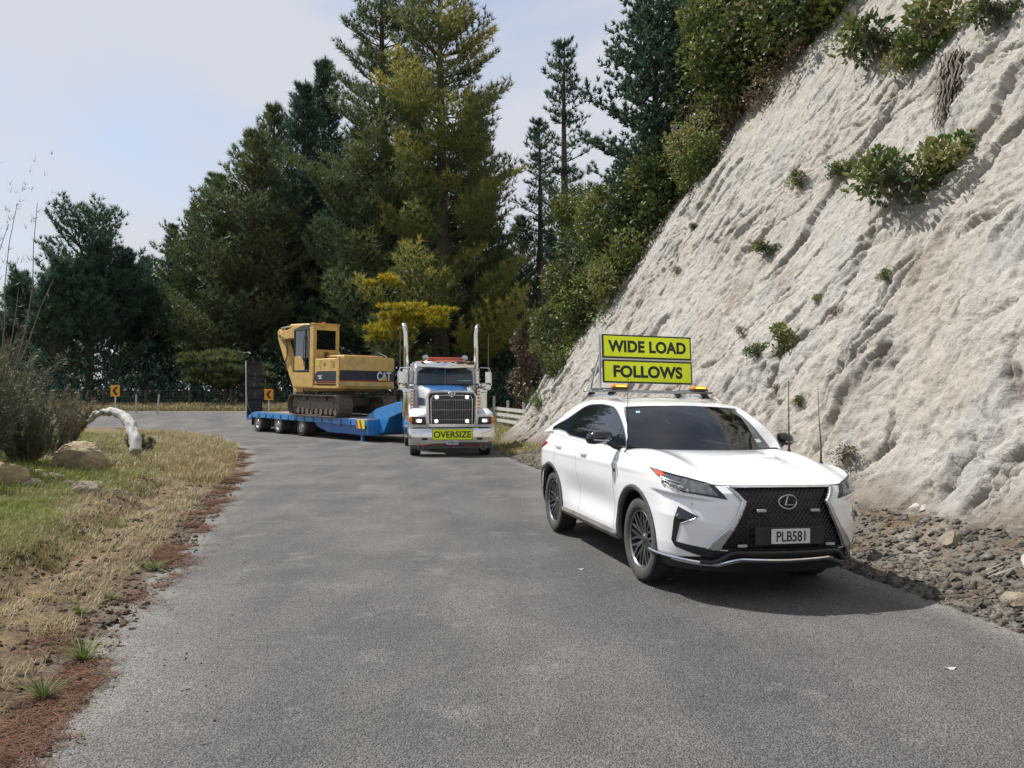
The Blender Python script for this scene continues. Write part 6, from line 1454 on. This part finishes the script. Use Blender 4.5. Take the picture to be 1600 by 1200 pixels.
b = MB(); b.prism([(-2.08, 1.43), (-2.08, 1.93), (-.30, 1.93), (-.02, 1.72), (-.02, 1.60), (-.30, 1.43)], 1.354, 1.358); EX('stripe', b, strm)
b = MB(); b.box((-1.2, 1.3595, 1.475), (1.6, .003, .03)); EX('pinstripe', b, redl)
wht = mat_simple('letter_white', (.62, .62, .60), .6, var=.1); tri_y = mat_simple('letter_yellow', (.62, .36, .03), .6)
t1 = text_obj('CAT', 'lettering', wht, ex, .52, (-2.615, -.55, 1.745), (R(90), 0, R(-90)), sx=1, bold=.022, extrude=.004); t1.rotation_euler = (R(90), 0, R(-82))
n = len(t1.data.vertices); co = np.zeros(n * 3, np.float32); t1.data.vertices.foreach_get('co', co); co = co.reshape(-1, 3); co[:, 0] *= .78 / np.ptp(co[:, 0]); co[:, 1] *= .38 / np.ptp(co[:, 1]); t1.data.vertices.foreach_set('co', co.ravel())
b = MB(); b.add([(0, -.17, -.20), (0, .17, -.20), (0, 0, -.02), (-.012, -.17, -.20), (-.012, .17, -.20), (-.012, 0, -.02)], [(0, 1, 2), (3, 5, 4), (0, 3, 4, 1), (1, 4, 5, 2), (2, 5, 3, 0)]); tt2 = EX('logo_triangle', b, tri_y); tt2.location = (-2.64, -.55, 1.75); tt2.rotation_euler = (0, 0, R(8))
t2 = text_obj('320C', 'lettering', wht, ex, .22, (-.55, 1.362, 1.68), (R(90), 0, R(180)), sx=.8, bold=.008, extrude=.002)
text_obj('17C', 'lettering', M['black_ink'], ex, .16, (-.95, 1.3535, 2.20), (R(90), 0, R(180)), sx=.8, bold=.003, extrude=.002)
b = MB(); b.box((-.34, 1.357, 2.28), (.16, .006, .20)); EX('safety_sticker', b, mat_simple('sticker_lime', (.55, .75, .08), .5, var=.4, vs=30))
b = MB(); b.tube([(-1.85, -1.2, 2.58), (-1.2, -1.15, 2.80), (-.9, -1.15, 2.62)], .03, 6); b.box((-1.2, -.9, 2.62), (.5, .12, .20)); b.tube([(-1.9, -.6, 2.5), (-1.9, -.6, 2.95)], .05, 8); EX('exhaust', b, M['dark_metal'], smooth=True, angle=30)
b = MB(); b.add([(.1, .2, 2.05), (-.9, .35, 2.55), (-.9, .35, 2.48), (.1, .2, 1.85), (.1, .12, 2.05), (-.9, .27, 2.55), (-.9, .27, 2.48), (.1, .12, 1.85)], [(0, 1, 2, 3), (4, 7, 6, 5), (0, 4, 5, 1), (3, 2, 6, 7), (0, 3, 7, 4), (1, 5, 6, 2)]); EX('brace', b, Y_)
# cab: yellow rear and pillars, dark glazed side, dark roof front
cb_ = empty('cab', (0, 0, 0)); cb_.parent = ex
b = MB(); b.box((1.05, .72, 1.56), (1.9, 1.26, .66)); b.box((.06 + .08, .72, 2.10), (.14, 1.26, .60)); b.build('cab_riser', Y_, cb_, bevel=.03)
b = MB()      # rear wall with window opening
for (y, z, dy, dz) in ((.72, 2.62, 1.26, .55), (.72, 3.88, 1.26, .26), (.17, 3.3, .16, .92), (1.27, 3.3, .16, .92)): b.box((.14, y, z), (.10, dy, dz))
b.box((.30, 1.31, 2.9), (.28, .08, 2.15)); b.box((.30, .13, 2.9), (.28, .08, 2.15)); b.build('rear_wall', Y_, cb_, bevel=.015)
b = MB(); b.box((.16, .72, 3.30), (.02, .96, .92)); b.build('rear_window', M['dark_glass'], cb_)
b = MB(); b.box((.085, .72, 2.56), (.01, .22, .46)); b.build('vent_panel', mat_simple('vent_brown', (.14, .09, .05), .7), cb_)
b = MB(); b.prism([(.12, 4.00), (1.2, 4.0), (1.95, 3.86), (1.95, 3.74), (.12, 3.90)], .09, 1.35); b.build('roof', mat_simple('roof_grey', (.035, .037, .042), .6, var=.2), cb_, bevel=.02)
b = MB(); b.box((.18, .72, 4.02), (.28, 1.28, .06)); b.build('roof_rim', Y_, cb_, bevel=.01)
b = MB()
for x in (.50, .86, 1.92): b.box((x, 1.325, 2.90), (.07, .06, 1.9))
b.box((1.2, 1.325, 3.80), (1.5, .06, .10)); b.box((1.2, 1.325, 1.96), (1.5, .06, .08)); b.box((1.92, .14, 2.9), (.07, .06, 1.9)); b.box((1.92, .73, 1.98), (.07, 1.2, .10)); b.box((1.92, .73, 3.78), (.07, 1.2, .10)); b.build('door_frame', M['black_plastic'], cb_, bevel=.01)
b = MB(); b.box((1.2, 1.315, 3.15), (1.42, .012, 1.25)); b.box((1.90, .73, 2.9), (.012, 1.15, 1.75)); b.build('cab_glass', mat_glass('cab_glass', (.015, .03, .035), clear=.75), cb_)
b = MB(); b.prism([(.90, 1.98), (1.88, 1.98), (1.88, 2.62), (1.35, 2.62), (.90, 2.30)], 1.318, 1.350); b.build('door_panel', Y_, cb_, bevel=.01)
b = MB(); b.box((1.0, .72, 2.25), (.5, .5, .12)); b.box((.78, .72, 2.65), (.14, .5, .75)); b.box((.78, .72, 3.12), (.10, .3, .18)); b.build('seat', mat_simple('seat_black', (.03, .03, .03), .8), cb_, bevel=.04)
b = MB(); b.tube([(1.90, .3, 2.2), (1.90, .3, 3.6)], .01, 4); 
for k in range(9): b.box((.155 + .04, .32 + k * .10, 3.45), (.012, .02, .55))
b.build('window_bars', mat_simple('blind', (.30, .30, .22), .7), cb_)
b = MB(); b.tube([(.35, .72, 4.05), (.35, .72, 4.13)], [.09, .07], 12); b.build('beacon', mat_simple('beacon_orange', (.75, .13, .02), .3, coat=.5), cb_, smooth=True)
b = MB(); b.tube([(.86, 1.39, 2.2), (.86, 1.42, 2.4), (.86, 1.42, 3.3), (.86, 1.39, 3.5)], .016, 6); b.build('grab_rail', M['black_plastic'], cb_, smooth=True)
# boom, stick and rams
def arm(name, pts, hs, w, parent=None, mat=Y_, y=-.12):
    b = MB(); up = []; dn = []
    for k, (x, z) in enumerate(pts):
        t = Vector((pts[min(k + 1, len(pts) - 1)][0] - pts[max(k - 1, 0)][0], pts[min(k + 1, len(pts) - 1)][1] - pts[max(k - 1, 0)][1])).normalized(); n_ = Vector((-t.y, t.x)); up.append((x + n_.x * hs[k], z + n_.y * hs[k])); dn.append((x - n_.x * hs[k], z - n_.y * hs[k]))
    b.prism(up + dn[::-1], y - w / 2, y + w / 2); return EX(name, b, mat, parent, bevel=.02)
arm('boom', [(.1, 1.75), (1.2, 2.9), (2.3, 3.62), (3.4, 3.92), (4.8, 3.90), (6.0, 3.78)], [.16, .30, .38, .36, .26, .17], .42)
arm('stick', [(6.35, 4.10), (6.15, 3.80), (5.6, 2.95), (4.9, 1.9), (4.30, .95)], [.12, .26, .25, .19, .12], .34)
for (p0, p1, r_) in (((3.3, 4.22), (5.2, 4.28), .085),):
    b = MB(); b.tube([(p0[0], -.12, p0[1]), (p1[0], -.12, p1[1])], r_, 12); cyl_ = EX('ram', b, Y_, smooth=True, angle=40); b = MB(); b.tube([(p1[0], -.12, p1[1]), (6.35, -.12, 4.22)], .045, 10); EX('ram_rod', b, M['chrome'], cyl_, smooth=True)
for yy in (.16, -.40):
    b = MB(); b.tube([(.9, yy, 1.35), (2.0, yy, 2.5)], .09, 12); cyl_ = EX('ram', b, Y_, smooth=True, angle=40); b = MB(); b.tube([(2.0, yy, 2.5), (3.1, yy, 3.65)], .05, 10); EX('ram_rod', b, M['chrome'], cyl_, smooth=True)
b = MB(); b.tube([(5.85, .06, 3.55), (5.2, .12, 3.2), (5.15, .12, 2.8), (5.5, .08, 2.4), (5.2, .08, 2.0)], .03, 6); b.tube([(5.9, .08, 3.75), (5.35, .14, 3.55), (5.1, .14, 3.15)], .03, 6); EX('hydraulic_hose', b, M['rubber'], smooth=True)
b = MB(); b.tube([(4.3, -.34, .95), (4.3, .10, .95)], .09, 12); EX('pivot_pin', b, DS, smooth=True)
b = MB(); b.tube([(6.1, -.36, 3.8), (6.1, .12, 3.8)], .08, 12); EX('pivot_pin', b, DS, smooth=True)
# chains from the tracks to the deck
for (x0, x1) in ((1.55, 1.75), (.0, .1), (-1.6, -1.2)):
    ch_ = MB(); ch_.tube([(x0, 1.47, .80), (x0 + .02, 1.48, .35), (x1, 1.30, -.02)], .018, 5)
    o = ch_.build('lashing_chain', M['dark_metal'], None, smooth=True); o.matrix_world = Matrix.Translation(EO) @ ex.rotation_euler.to_matrix().to_4x4(); tag(o, {1.55: 'dark lashing chain over the cab end of the digger track', .0: 'dark lashing chain at the middle of the digger track', -1.6: 'dark lashing chain at the truck end of the digger track'}[x0], 'chain', 'chains holding the digger down')
# ================================================================ ROADSIDE THINGS
M['boulder'] = mat_simple('boulder', (.38, .30, .19), .95, var=.3, vs=5, bump=1.0, bs=16, dirt=.5, dirtc=(.20, .16, .11))
M['grey_rock'] = mat_simple('grey_rock', (.23, .19, .14), .95, var=.25, vs=6, bump=.9, bs=12, dirt=.5)
def rock(name, loc, size, seed, label, mat, rot=0, cuts=7):
    rs = np.random.default_rng(seed); bm = bmesh.new(); bmesh.ops.create_icosphere(bm, subdivisions=5, radius=1.0)
    co = np.array([v.co for v in bm.verts]); pl = rs.normal(0, 1, (cuts, 3)); pl /= np.linalg.norm(pl, axis=1)[:, None]; dd = rs.uniform(.48, .85, cuts)
    for n_, d_ in zip(pl, dd):
        s_ = co @ n_ - d_; co = co - np.clip(s_, 0, None)[:, None] * n_ * .93
    n1 = fbm(co[:, 0] * 1.6 + seed, co[:, 1] * 1.6 + co[:, 2] * 1.3, 4, seed) * .16; n2 = (np.abs(fbm(co[:, 0] * 5 + co[:, 2] * 3, co[:, 1] * 5 + co[:, 2] * 4, 4, seed + 3)) - .2) * .12; co = co * (1 + n1 + n2)[:, None] * np.array(size)
    for v, c in zip(bm.verts, co): v.co = c
    me = bpy.data.meshes.new(name); bm.to_mesh(me); bm.free(); me.materials.append(mat); me.polygons.foreach_set('use_smooth', np.ones(len(me.polygons), bool)); me.set_sharp_from_angle(angle=R(28))
    o = bpy.data.objects.new(name, me); col.objects.link(o); o.location = loc; o.rotation_euler = (0, 0, rot)
    if label: tag(o, label, 'rock')
    return o
def put(u, v_, d, dz=0): x = at(u, d); return (x, d, gz(x, d) + dz)
rock('boulder', put(130, 700, 14.9, .20), (.50, .42, .40), 12, 'big pale boulder with a flat slanting top, below the fallen log', M['boulder'], .4, 6)
rock('boulder', put(2, 735, 11.6, .16), (.40, .36, .30), 8, 'pale boulder half cut by the left edge of the picture', M['boulder'], 1.0)
rock('boulder', put(136, 770, 11.6, .10), (.22, .19, .20), 9, 'small brown rock at the edge of the bare soil, nearest the road', M['grey_rock'], .3)
for k, (u, d, s_, lab) in enumerate(((60, 13.4, .17, 'dark rock left of the big boulder'), (78, 12.9, .20, 'dark low rock in front of the big boulder'), (103, 12.6, .17, 'dark stone below the middle of the big boulder'), (150, 12.9, .15, 'flat grey stone at the right foot of the big boulder'), (112, 11.9, .14, 'small stone left of the nearest brown rock'), (45, 11.8, .22, 'brown stone right of the boulder at the picture edge'), (85, 14.6, .18, 'grey stone on the slope behind the big boulder'), (20, 16.2, .28, 'dark rock under the scrub on the left'))):
    rock('stone', put(u, 0, d, .04), (s_ * 1.3, s_, s_ * .6), 20 + k, lab, M['grey_rock'], k * .8)
# fallen log: bleached arch
lg = MB(); A = Vector(put(138, 0, 18.8, -.1)); Bq = Vector((at(180, 18.0), 18.0, tree_top(641, 18.0))); Cq = Vector(put(210, 0, 17.0, -.12)); pts = []
lx = [(140, 660, 18.8), (150, 648, 18.6), (163, 643.5, 18.4), (178, 643, 18.1), (191, 648, 17.8), (201, 658, 17.5), (207, 670, 17.3), (211, 686, 17.0), (214, 706, 16.8)]
pts = [Vector((at(u, d), d, tree_top(v_, d))) for u, v_, d in lx]; pp = []
for i in range(len(pts) - 1):
    for k in range(4): pp.append(pts[i].lerp(pts[i + 1], k / 4))
pp.append(pts[-1]); nn = len(pp)
lg.tube(pp, [.05 + .068 * min(1, i / 22) for i in range(nn)], 28); log = lg.build('fallen_log', M['pale_bark'], smooth=True)
co = np.array([v.co for v in log.data.vertices]); nz_ = fbm(co[:, 0] * 9 + co[:, 2] * 2, co[:, 1] * 9 + co[:, 2] * 11, 4, 66) * .07
cen = np.array([np.array(min(pp, key=lambda p: (p - Vector(c)).length)) for c in co]); dn_ = co - cen; dn_ /= np.linalg.norm(dn_, axis=1)[:, None] + 1e-9; co = co + dn_ * nz_[:, None]; log.data.vertices.foreach_set('co', co.astype(np.float32).ravel()); log.data.update()
tag(log, 'bleached bare log arching out of the grass mound', 'log')
# ---- chevron boards
def chevron(u, vt, vb, vg, d, label):
    x = at(u, d); z0 = gz(x, d); zc = (tree_top(vt, d) + tree_top(vb, d)) / 2; h = tree_top(vt, d) - tree_top(vb, d)
    t = empty('chevron_sign', (x, d, z0 - .1), R(4), label, 'road sign', 'chevron boards round the bend')
    b = MB(); b.box((0, .035, (zc - z0) * .5 + .1), (.07, .05, zc - z0 + .2)); b.build('post', mat_simple('post_white', (.62, .62, .60), .6), t, bevel=.005)
    w = h * .80; b = MB(); b.box((0, 0, zc - z0 + .1), (w, .02, h)); p = b.build('panel', mat_simple('sign_amber', (.80, .33, .015), .5, var=.05), t, bevel=.006)
    c = Vector((0, -.0125, zc - z0 + .1)); a = w * .30; k = h * .36; th = w * .30
    b = MB(); b.add([tuple(c + Vector(q)) for q in ((-a, 0, 0), (-a + .02 + a * .9, 0, k), (-a + a * .9 + th + .02, 0, k), (-a + th, 0, 0), (-a + a * .9 + th + .02, 0, -k), (-a + .02 + a * .9, 0, -k))], [(0, 3, 2, 1), (0, 5, 4, 3)]); b.build('chevron', M['black_ink'], p)
chevron(180, 602, 619.5, 640, 43.5, 'amber chevron board by itself, standing above the fallen log')
chevron(420, 608, 625, 641, 44.0, 'amber chevron board seen between the ramp and the digger tracks')
# ---- post and wire fence along the outside of the bend
fence = empty('wire_fence', (0, 0, 0), 0, 'post and wire farm fence along the far side of the bend', 'fence')
fx_ = np.array([-34, -31.5, -28.6, -25.7, -23.0, -20.2, -17.6, -14.9, -12.2, -9.6, -7.2, -5.0]); fy_ = np.interp(fx_, [-34, -10, -5], [48.6, 47.9, 46.6])
for x, y in zip(fx_, fy_):
    z = gz(x, y); b = MB(); b.tube([(x, y, z - .3), (x + random.uniform(-.04, .04), y, z + 1.18 + random.uniform(-.06, .06))], [.085, .075], 8); b.build('post', M['bark'], fence, smooth=True, angle=40)
for zz in (.18, .36, .54, .74, .95, 1.10):
    b = MB(); b.tube([(x, y - .08, gz(x, y) + zz) for x, y in zip(fx_, fy_)], .0045, 3, cap=False); b.build('wire', M['bark'], fence)
bt = MB()
for x in np.arange(-33.8, -5, .55):
    y = float(np.interp(x, fx_, fy_)); z = gz(x, y); bt.tube([(x, y - .08, z + .12), (x, y - .08, z + 1.1)], .004, 3, cap=False)
bt.build('batten', M['bark'], fence)
# marker pegs
for k, (u, d, lab) in enumerate(((213, 45.5, 'thin grey peg right of the left chevron board'), (246, 45.5, 'stake leaning near the fence, between the chevron boards'))):
    x = at(u, d); z = gz(x, d); b = MB(); b.tube([(x, d, z), (x + .1 * k, d, z + 1.15)], .05, 6); tag(b.build('stake', M['wood']), lab, 'stake')
# ---- wooden rail fence behind the truck
rf = empty('rail_fence', (0, 0, 0), 0, 'pale timber three-rail fence between the truck and the cliff', 'fence')
A_, B_ = Vector((-1.05, 41.5, 0)), Vector((1.25, 33.2, 0))
for k, (za, zb) in enumerate(((1.27, 1.12), (.98, .84), (.66, .56))):
    b = MB(); b.add([(A_.x, A_.y, za + .08), (B_.x, B_.y, zb + .08), (B_.x, B_.y, zb - .08), (A_.x, A_.y, za - .08), (A_.x + .04, A_.y + .02, za + .08), (B_.x + .04, B_.y + .02, zb + .08), (B_.x + .04, B_.y + .02, zb - .08), (A_.x + .04, A_.y + .02, za - .08)], [(0, 1, 2, 3), (4, 7, 6, 5), (0, 4, 5, 1), (3, 2, 6, 7), (0, 3, 7, 4), (1, 5, 6, 2)]); b.build('rail', M['wood'], rf)
for q in (0, .33, .66, 1):
    p = A_.lerp(B_, q); z = gz(p.x, p.y); b = MB(); b.box((p.x + .08, p.y + .04, z + .6), (.13, .13, 1.5)); b.build('post', M['wood'], rf, bevel=.01)

# ---- rubble at the foot of the cliff
rs = np.random.default_rng(91)
def stones(n, xf, smin, smax, name, mat, tone=None):
    base = np.array([(-1, -.3, -.6), (1, -.5, -.5), (.2, 1, -.6), (-.7, .6, .3), (.8, .3, .5), (0, -.9, .4), (.1, .1, 1.0), (-.9, -.6, .2)], float)
    F = np.array([(0, 1, 5), (0, 5, 7), (0, 7, 3), (0, 3, 2), (0, 2, 1), (1, 2, 4), (1, 4, 5), (2, 3, 6), (2, 6, 4), (4, 6, 5), (5, 6, 7), (7, 6, 3)])
    P_ = xf(n); s = smin * (smax / smin) ** (rs.random(n) ** 3.0)
    V_ = base[None] + rs.normal(0, .34, (n, 8, 3)); a = rs.uniform(0, 6.28, n); ca, sa = np.cos(a), np.sin(a)
    V_ = np.stack([V_[..., 0] * ca[:, None] - V_[..., 1] * sa[:, None], V_[..., 0] * sa[:, None] + V_[..., 1] * ca[:, None], V_[..., 2] * rs.uniform(.45, .9, n)[:, None]], -1)
    V_ = V_ * s[:, None, None] * .5 + P_[:, None, :]; FF = (F[None] + (np.arange(n) * 8)[:, None, None]).reshape(-1, 3)
    t = rs.uniform(.6, 1.3, (n, 1)) * (np.array([[.165, .15, .13]]) if tone is None else tone) * (1 + rs.normal(0, .04, (n, 3)))
    return mesh_np(name, V_.reshape(-1, 3), FF, mat, cols=np.repeat(t, 8, 0))
def xf_right(n):
    y = 4.0 + 20 * rs.random(n) ** 1.6; w = np.interp(y, [4, 8, 14, 24], [1.6, 1.3, 1.2, 1.3]); q = rs.random(n) ** 1.25; x = np.interp(y, [p[1] for p in RR], [p[0] for p in RR]) + .05 + q * w
    return np.stack([x, y, ground_z(x, y)], 1)
tag(stones(36000, xf_right, .006, .10, 'rubble', M['ground']), kind='stuff')
def xf_dark(n):
    y = 5 + 3 * rs.random(n); x = np.interp(y, [p[1] for p in RR], [p[0] for p in RR]) + .2 + 1.0 * rs.random(n) ; return np.stack([x, y, ground_z(x, y) + .01], 1)
def xf_left(n):
    y = 1.5 + 15 * rs.random(n); x = np.interp(y, [p[1] for p in RL], [p[0] for p in RL]) - rs.random(n) ** 1.5 * 2.2 + .15 * rs.random(n); return np.stack([x, y, ground_z(x, y)], 1)
tag(stones(14000, xf_left, .008, .075, 'soil_clods', M['ground'], np.array([[.12, .09, .062]])), kind='stuff')
def xf_road(n):
    y = 2.5 + 17 * rs.random(n) ** 1.4; q = rs.random(n); L_ = np.interp(y, [p[1] for p in RL], [p[0] for p in RL]); Rr = np.interp(y, [p[1] for p in RR], [p[0] for p in RR]); e = rs.random(n) < .75
    x = np.where(e, np.where(rs.random(n) < .5, L_ + .9 * rs.random(n) ** 2, Rr - .7 * rs.random(n) ** 2), L_ + (Rr - L_) * q); return np.stack([x, y, base_z(x, y) + .006], 1)
tag(stones(1500, xf_road, .006, .022, 'loose_chips', M['ground'], np.array([[.24, .225, .2]])), kind='stuff')
for k, (x, y, s_, lab) in enumerate(((4.55, 6.55, .17, 'pale rounded rock in the rubble at the right edge'), (4.35, 7.6, .13, 'grey rock on top of the rubble right of the headlight'), (4.05, 6.15, .12, 'broken grey slab low in the rubble at the right'), (4.7, 8.8, .14, 'pale rock at the head of the rubble where it meets the cliff'), (4.3, 5.9, .15, 'dark angular rock in the nearest rubble'))):
    rock('stone', (x, y, gz(x, y) + .03), (s_ * 1.2, s_, s_ * .7), 60 + k, lab, mat_simple('pale_rock', (.36, .33, .29), .95, var=.2, vs=6, bump=.9, bs=14) if k in (0, 3) else M['grey_rock'], k)
b = MB()
for k in range(4):
    x0, y0 = 4.12 + k * .02, 6.65 + .05 * (k % 3); b.tube([(x0 - .02, y0, gz(x0, y0) + .05), (x0 + .17, y0 + rs.uniform(-.08, .08), gz(x0 + .17, y0) + rs.uniform(.03, .05))], .005, 4)
tag(b.build('dry_sticks', mat_simple('bleached_stick', (.50, .45, .36), .8)), 'bleached broken sticks lying on the rubble at the right', 'sticks')
# litter: pale scraps on the road beside the car
for k, (u, v_) in enumerate(((907, 889), (1045, 904), (1480, 1043))):
    d = 1.7 * 1200 / (v_ - 625); x = at(u, d); b = MB(); vs = [(x + .035 * math.cos(a) * (1 + .4 * math.sin(3 * a)), d + .022 * math.sin(a), .0085 + .004 * math.cos(2 * a)) for a in np.linspace(0, 6.283, 11)[:-1]]; b.add(vs, [tuple(range(10))])
    tag(b.build('leaf_scrap', mat_simple('pale_scrap', (.45, .44, .42), .8), solid=.003), ('pale scrap on the road beside the front wheel gap', 'tiny pale scrap in the shadow under the bumper', 'pale flake on the road at the lower right')[k], 'scrap')

# ---- grass of the verge: blades, denser and greener inland, straw at the tip of the verge
def grass(n, xf, L, w, name, dens=None, seed=1, green_f=None, lay=.35, kd='grass', mat=None):
    r2 = np.random.default_rng(seed); P_ = xf(n, r2)
    if dens is not None: P_ = P_[dens(P_, r2)]
    n = len(P_); a = r2.uniform(0, 6.28, n); l = L * r2.uniform(.45, 1.25, n); bend = r2.uniform(.1, .9, n); dx, dy = np.cos(a), np.sin(a); px, py = -dy * w / 2, dx * w / 2
    z0 = P_[:, 2]; tips = np.stack([P_[:, 0] + dx * l * (lay + bend * .5), P_[:, 1] + dy * l * (lay + bend * .5), z0 + l * (1 - .55 * bend)], 1); mid = np.stack([P_[:, 0] + dx * l * lay * .45, P_[:, 1] + dy * l * lay * .45, z0 + l * .55], 1)
    pw = np.stack([px, py, 0 * px], 1); V_ = np.stack([P_ - pw, P_ + pw, mid + pw * .8, mid - pw * .8, tips], 1)
    FF = np.concatenate([np.arange(n)[:, None] * 5 + np.array([[0, 1, 2]]), np.arange(n)[:, None] * 5 + np.array([[0, 2, 3]]), np.arange(n)[:, None] * 5 + np.array([[3, 2, 4]])])
    g_ = green_f(P_, r2); c = np.zeros((n, 3)); c[:, 0] = r2.uniform(.1, .9, n); c[:, 1] = np.clip(1 - g_ + r2.normal(0, .15, n), 0, 1)
    o = mesh_np(name, V_.reshape(-1, 3), FF, mat or M['grass'], cols=np.repeat(c, 5, 0)); return tag(o, kind='stuff')
def area(y0, y1, wmin, wmax, p=1.0):
    def f(n, r2):
        y = y0 + (y1 - y0) * r2.random(n) ** p; d = wmin + (wmax - wmin) * r2.random(n); x = np.interp(y, [q[1] for q in RL], [q[0] for q in RL]) - d; return np.stack([x, y, ground_z(x, y) - .01], 1)
    return f
greenness = lambda P_, r2: .40 * sstep(1.3, 2.4, seg_dist(P_[:, 0], P_[:, 1], RL)) + .60 * sstep(-.12, .16, fbm(P_[:, 0] * .7, P_[:, 1] * .7, 4, 61) + .05 * np.clip(-seg_dist(P_[:, 0], P_[:, 1], RL) * -1, 0, 4) + .06) * (1 - .6 * sstep(13, 18, P_[:, 1]) * sstep(5.0, 3.0, seg_dist(P_[:, 0], P_[:, 1], RL)))
def dn(P_, r2): d = seg_dist(P_[:, 0], P_[:, 1], RL); return r2.random(len(P_)) < sstep(1.0, 2.3, d + .9 * fbm(P_[:, 0] * 1.1, P_[:, 1] * 1.1, 3, 71)) * sstep(-.42, -.05, fbm(P_[:, 0] * .9, P_[:, 1] * .9, 3, 72) + .10)
grass(170000, area(2.5, 12, .9, 5.5, 1.1), .17, .006, 'grass', dn, 1, greenness)
grass(80000, area(11, 24, .5, 8.0), .24, .011, 'grass', dn, 2, greenness)
grass(24000, area(15, 33, .25, 4.2), .34, .016, 'dry_grass', lambda P_, r2: r2.random(len(P_)) < sstep(-.2, .15, fbm(P_[:, 0] * .8, P_[:, 1] * .8, 3, 75)) * .9, 3, lambda P_, r2: .12 + 0 * P_[:, 0])
grass(30000, area(2, 16, .25, 2.0), .10, .005, 'dry_grass', lambda P_, r2: r2.random(len(P_)) < sstep(-.2, .2, fbm(P_[:, 0] * 1.7, P_[:, 1] * 1.2, 3, 76)), 4, lambda P_, r2: .05 + 0 * P_[:, 0], lay=.9)
def far_strip(n, r2):
    x = r2.uniform(-34, -4.6, n); y = np.interp(x, [-34, -10, -5], [47.6, 46.9, 45.4]) + r2.uniform(-.2, 2.2, n); return np.stack([x, y, ground_z(x, y)], 1)
grass(16000, far_strip, .42, .035, 'dry_grass', None, 5, lambda P_, r2: .15 + 0 * P_[:, 0])
def behind(n, r2):
    y = r2.uniform(23, 44, n); x = np.interp(y, [p[1] for p in RR[:8]] + [44], [p[0] for p in RR[:8]] + [-3.2]) + r2.uniform(.1, 3.2, n); return np.stack([x, y, ground_z(x, y)], 1)
grass(14000, behind, .16, .02, 'grass', None, 6, lambda P_, r2: .35 + 0 * P_[:, 0])
# red-brown pine needles drifted along the edge of the seal
def needles(n, seed):
    r2 = np.random.default_rng(seed); y = 1.5 + 26 * r2.random(n) ** 1.5; d = r2.normal(.12, .18, n); x = np.interp(y, [q[1] for q in RL], [q[0] for q in RL]) - d
    keep = fbm(x * 1.4, y * .9, 3, 64) + .25 * fbm(x * 5, y * 4, 2, 65) + .12 * r2.normal(0, 1, n) > (.16 + .35 * np.abs(d - .12)); x, y, d = x[keep], y[keep], d[keep]; n = len(x)
    z = np.where(d > 0, ground_z(x, y), base_z(x, y) + .006) + r2.uniform(.002, .022, n); a = r2.uniform(0, 6.28, n); l = r2.uniform(.04, .10, n) * (1 + y * .05); w = .0016 * (1 + y * .2)
    dx, dy = np.cos(a) * l, np.sin(a) * l; px, py = -np.sin(a) * w, np.cos(a) * w
    V_ = np.stack([np.stack([x - px, y - py, z], 1), np.stack([x + px, y + py, z], 1), np.stack([x + dx, y + dy, z + r2.uniform(-.004, .012, n)], 1)], 1); t = r2.uniform(.5, 1.25, (n, 1)) * np.array([[.19, .105, .07]]) * (1 + r2.normal(0, .08, (n, 3)))
    return tag(mesh_np('pine_needles', V_.reshape(-1, 3), np.arange(n * 3).reshape(-1, 3), M['ground'], cols=np.clip(np.repeat(t, 3, 0), .01, 1)), kind='stuff')
needles(90000, 9)
for k, (u, v_, sc, lab) in enumerate(((135, 1020, .20, 'bright green tuft of grass nearest the camera on the bare soil'), (75, 1078, .16, 'small green tuft at the bottom left, among dead grass'), (245, 885, .16, 'green weed at the verge beside the rusty needle litter'), (180, 935, .10, 'tiny green tuft left of the long needle patch'), (130, 960, .12, 'thin green tuft on the brown slope'))):
    d = 1.66 * 1200 / (v_ - 625); x = at(u, d); vv, ff, cc_ = blade_tuft(100 + k, 70, 1.0, .045, .9, .9); o = mesh_np('grass_tuft', vv, ff, M['fresh_leaf'], cols=cc_); o.location = (x, d, gz(x, d) - .01); o.scale = (sc,) * 3; tag(o, lab, 'grass tuft', 'green tufts on the verge')
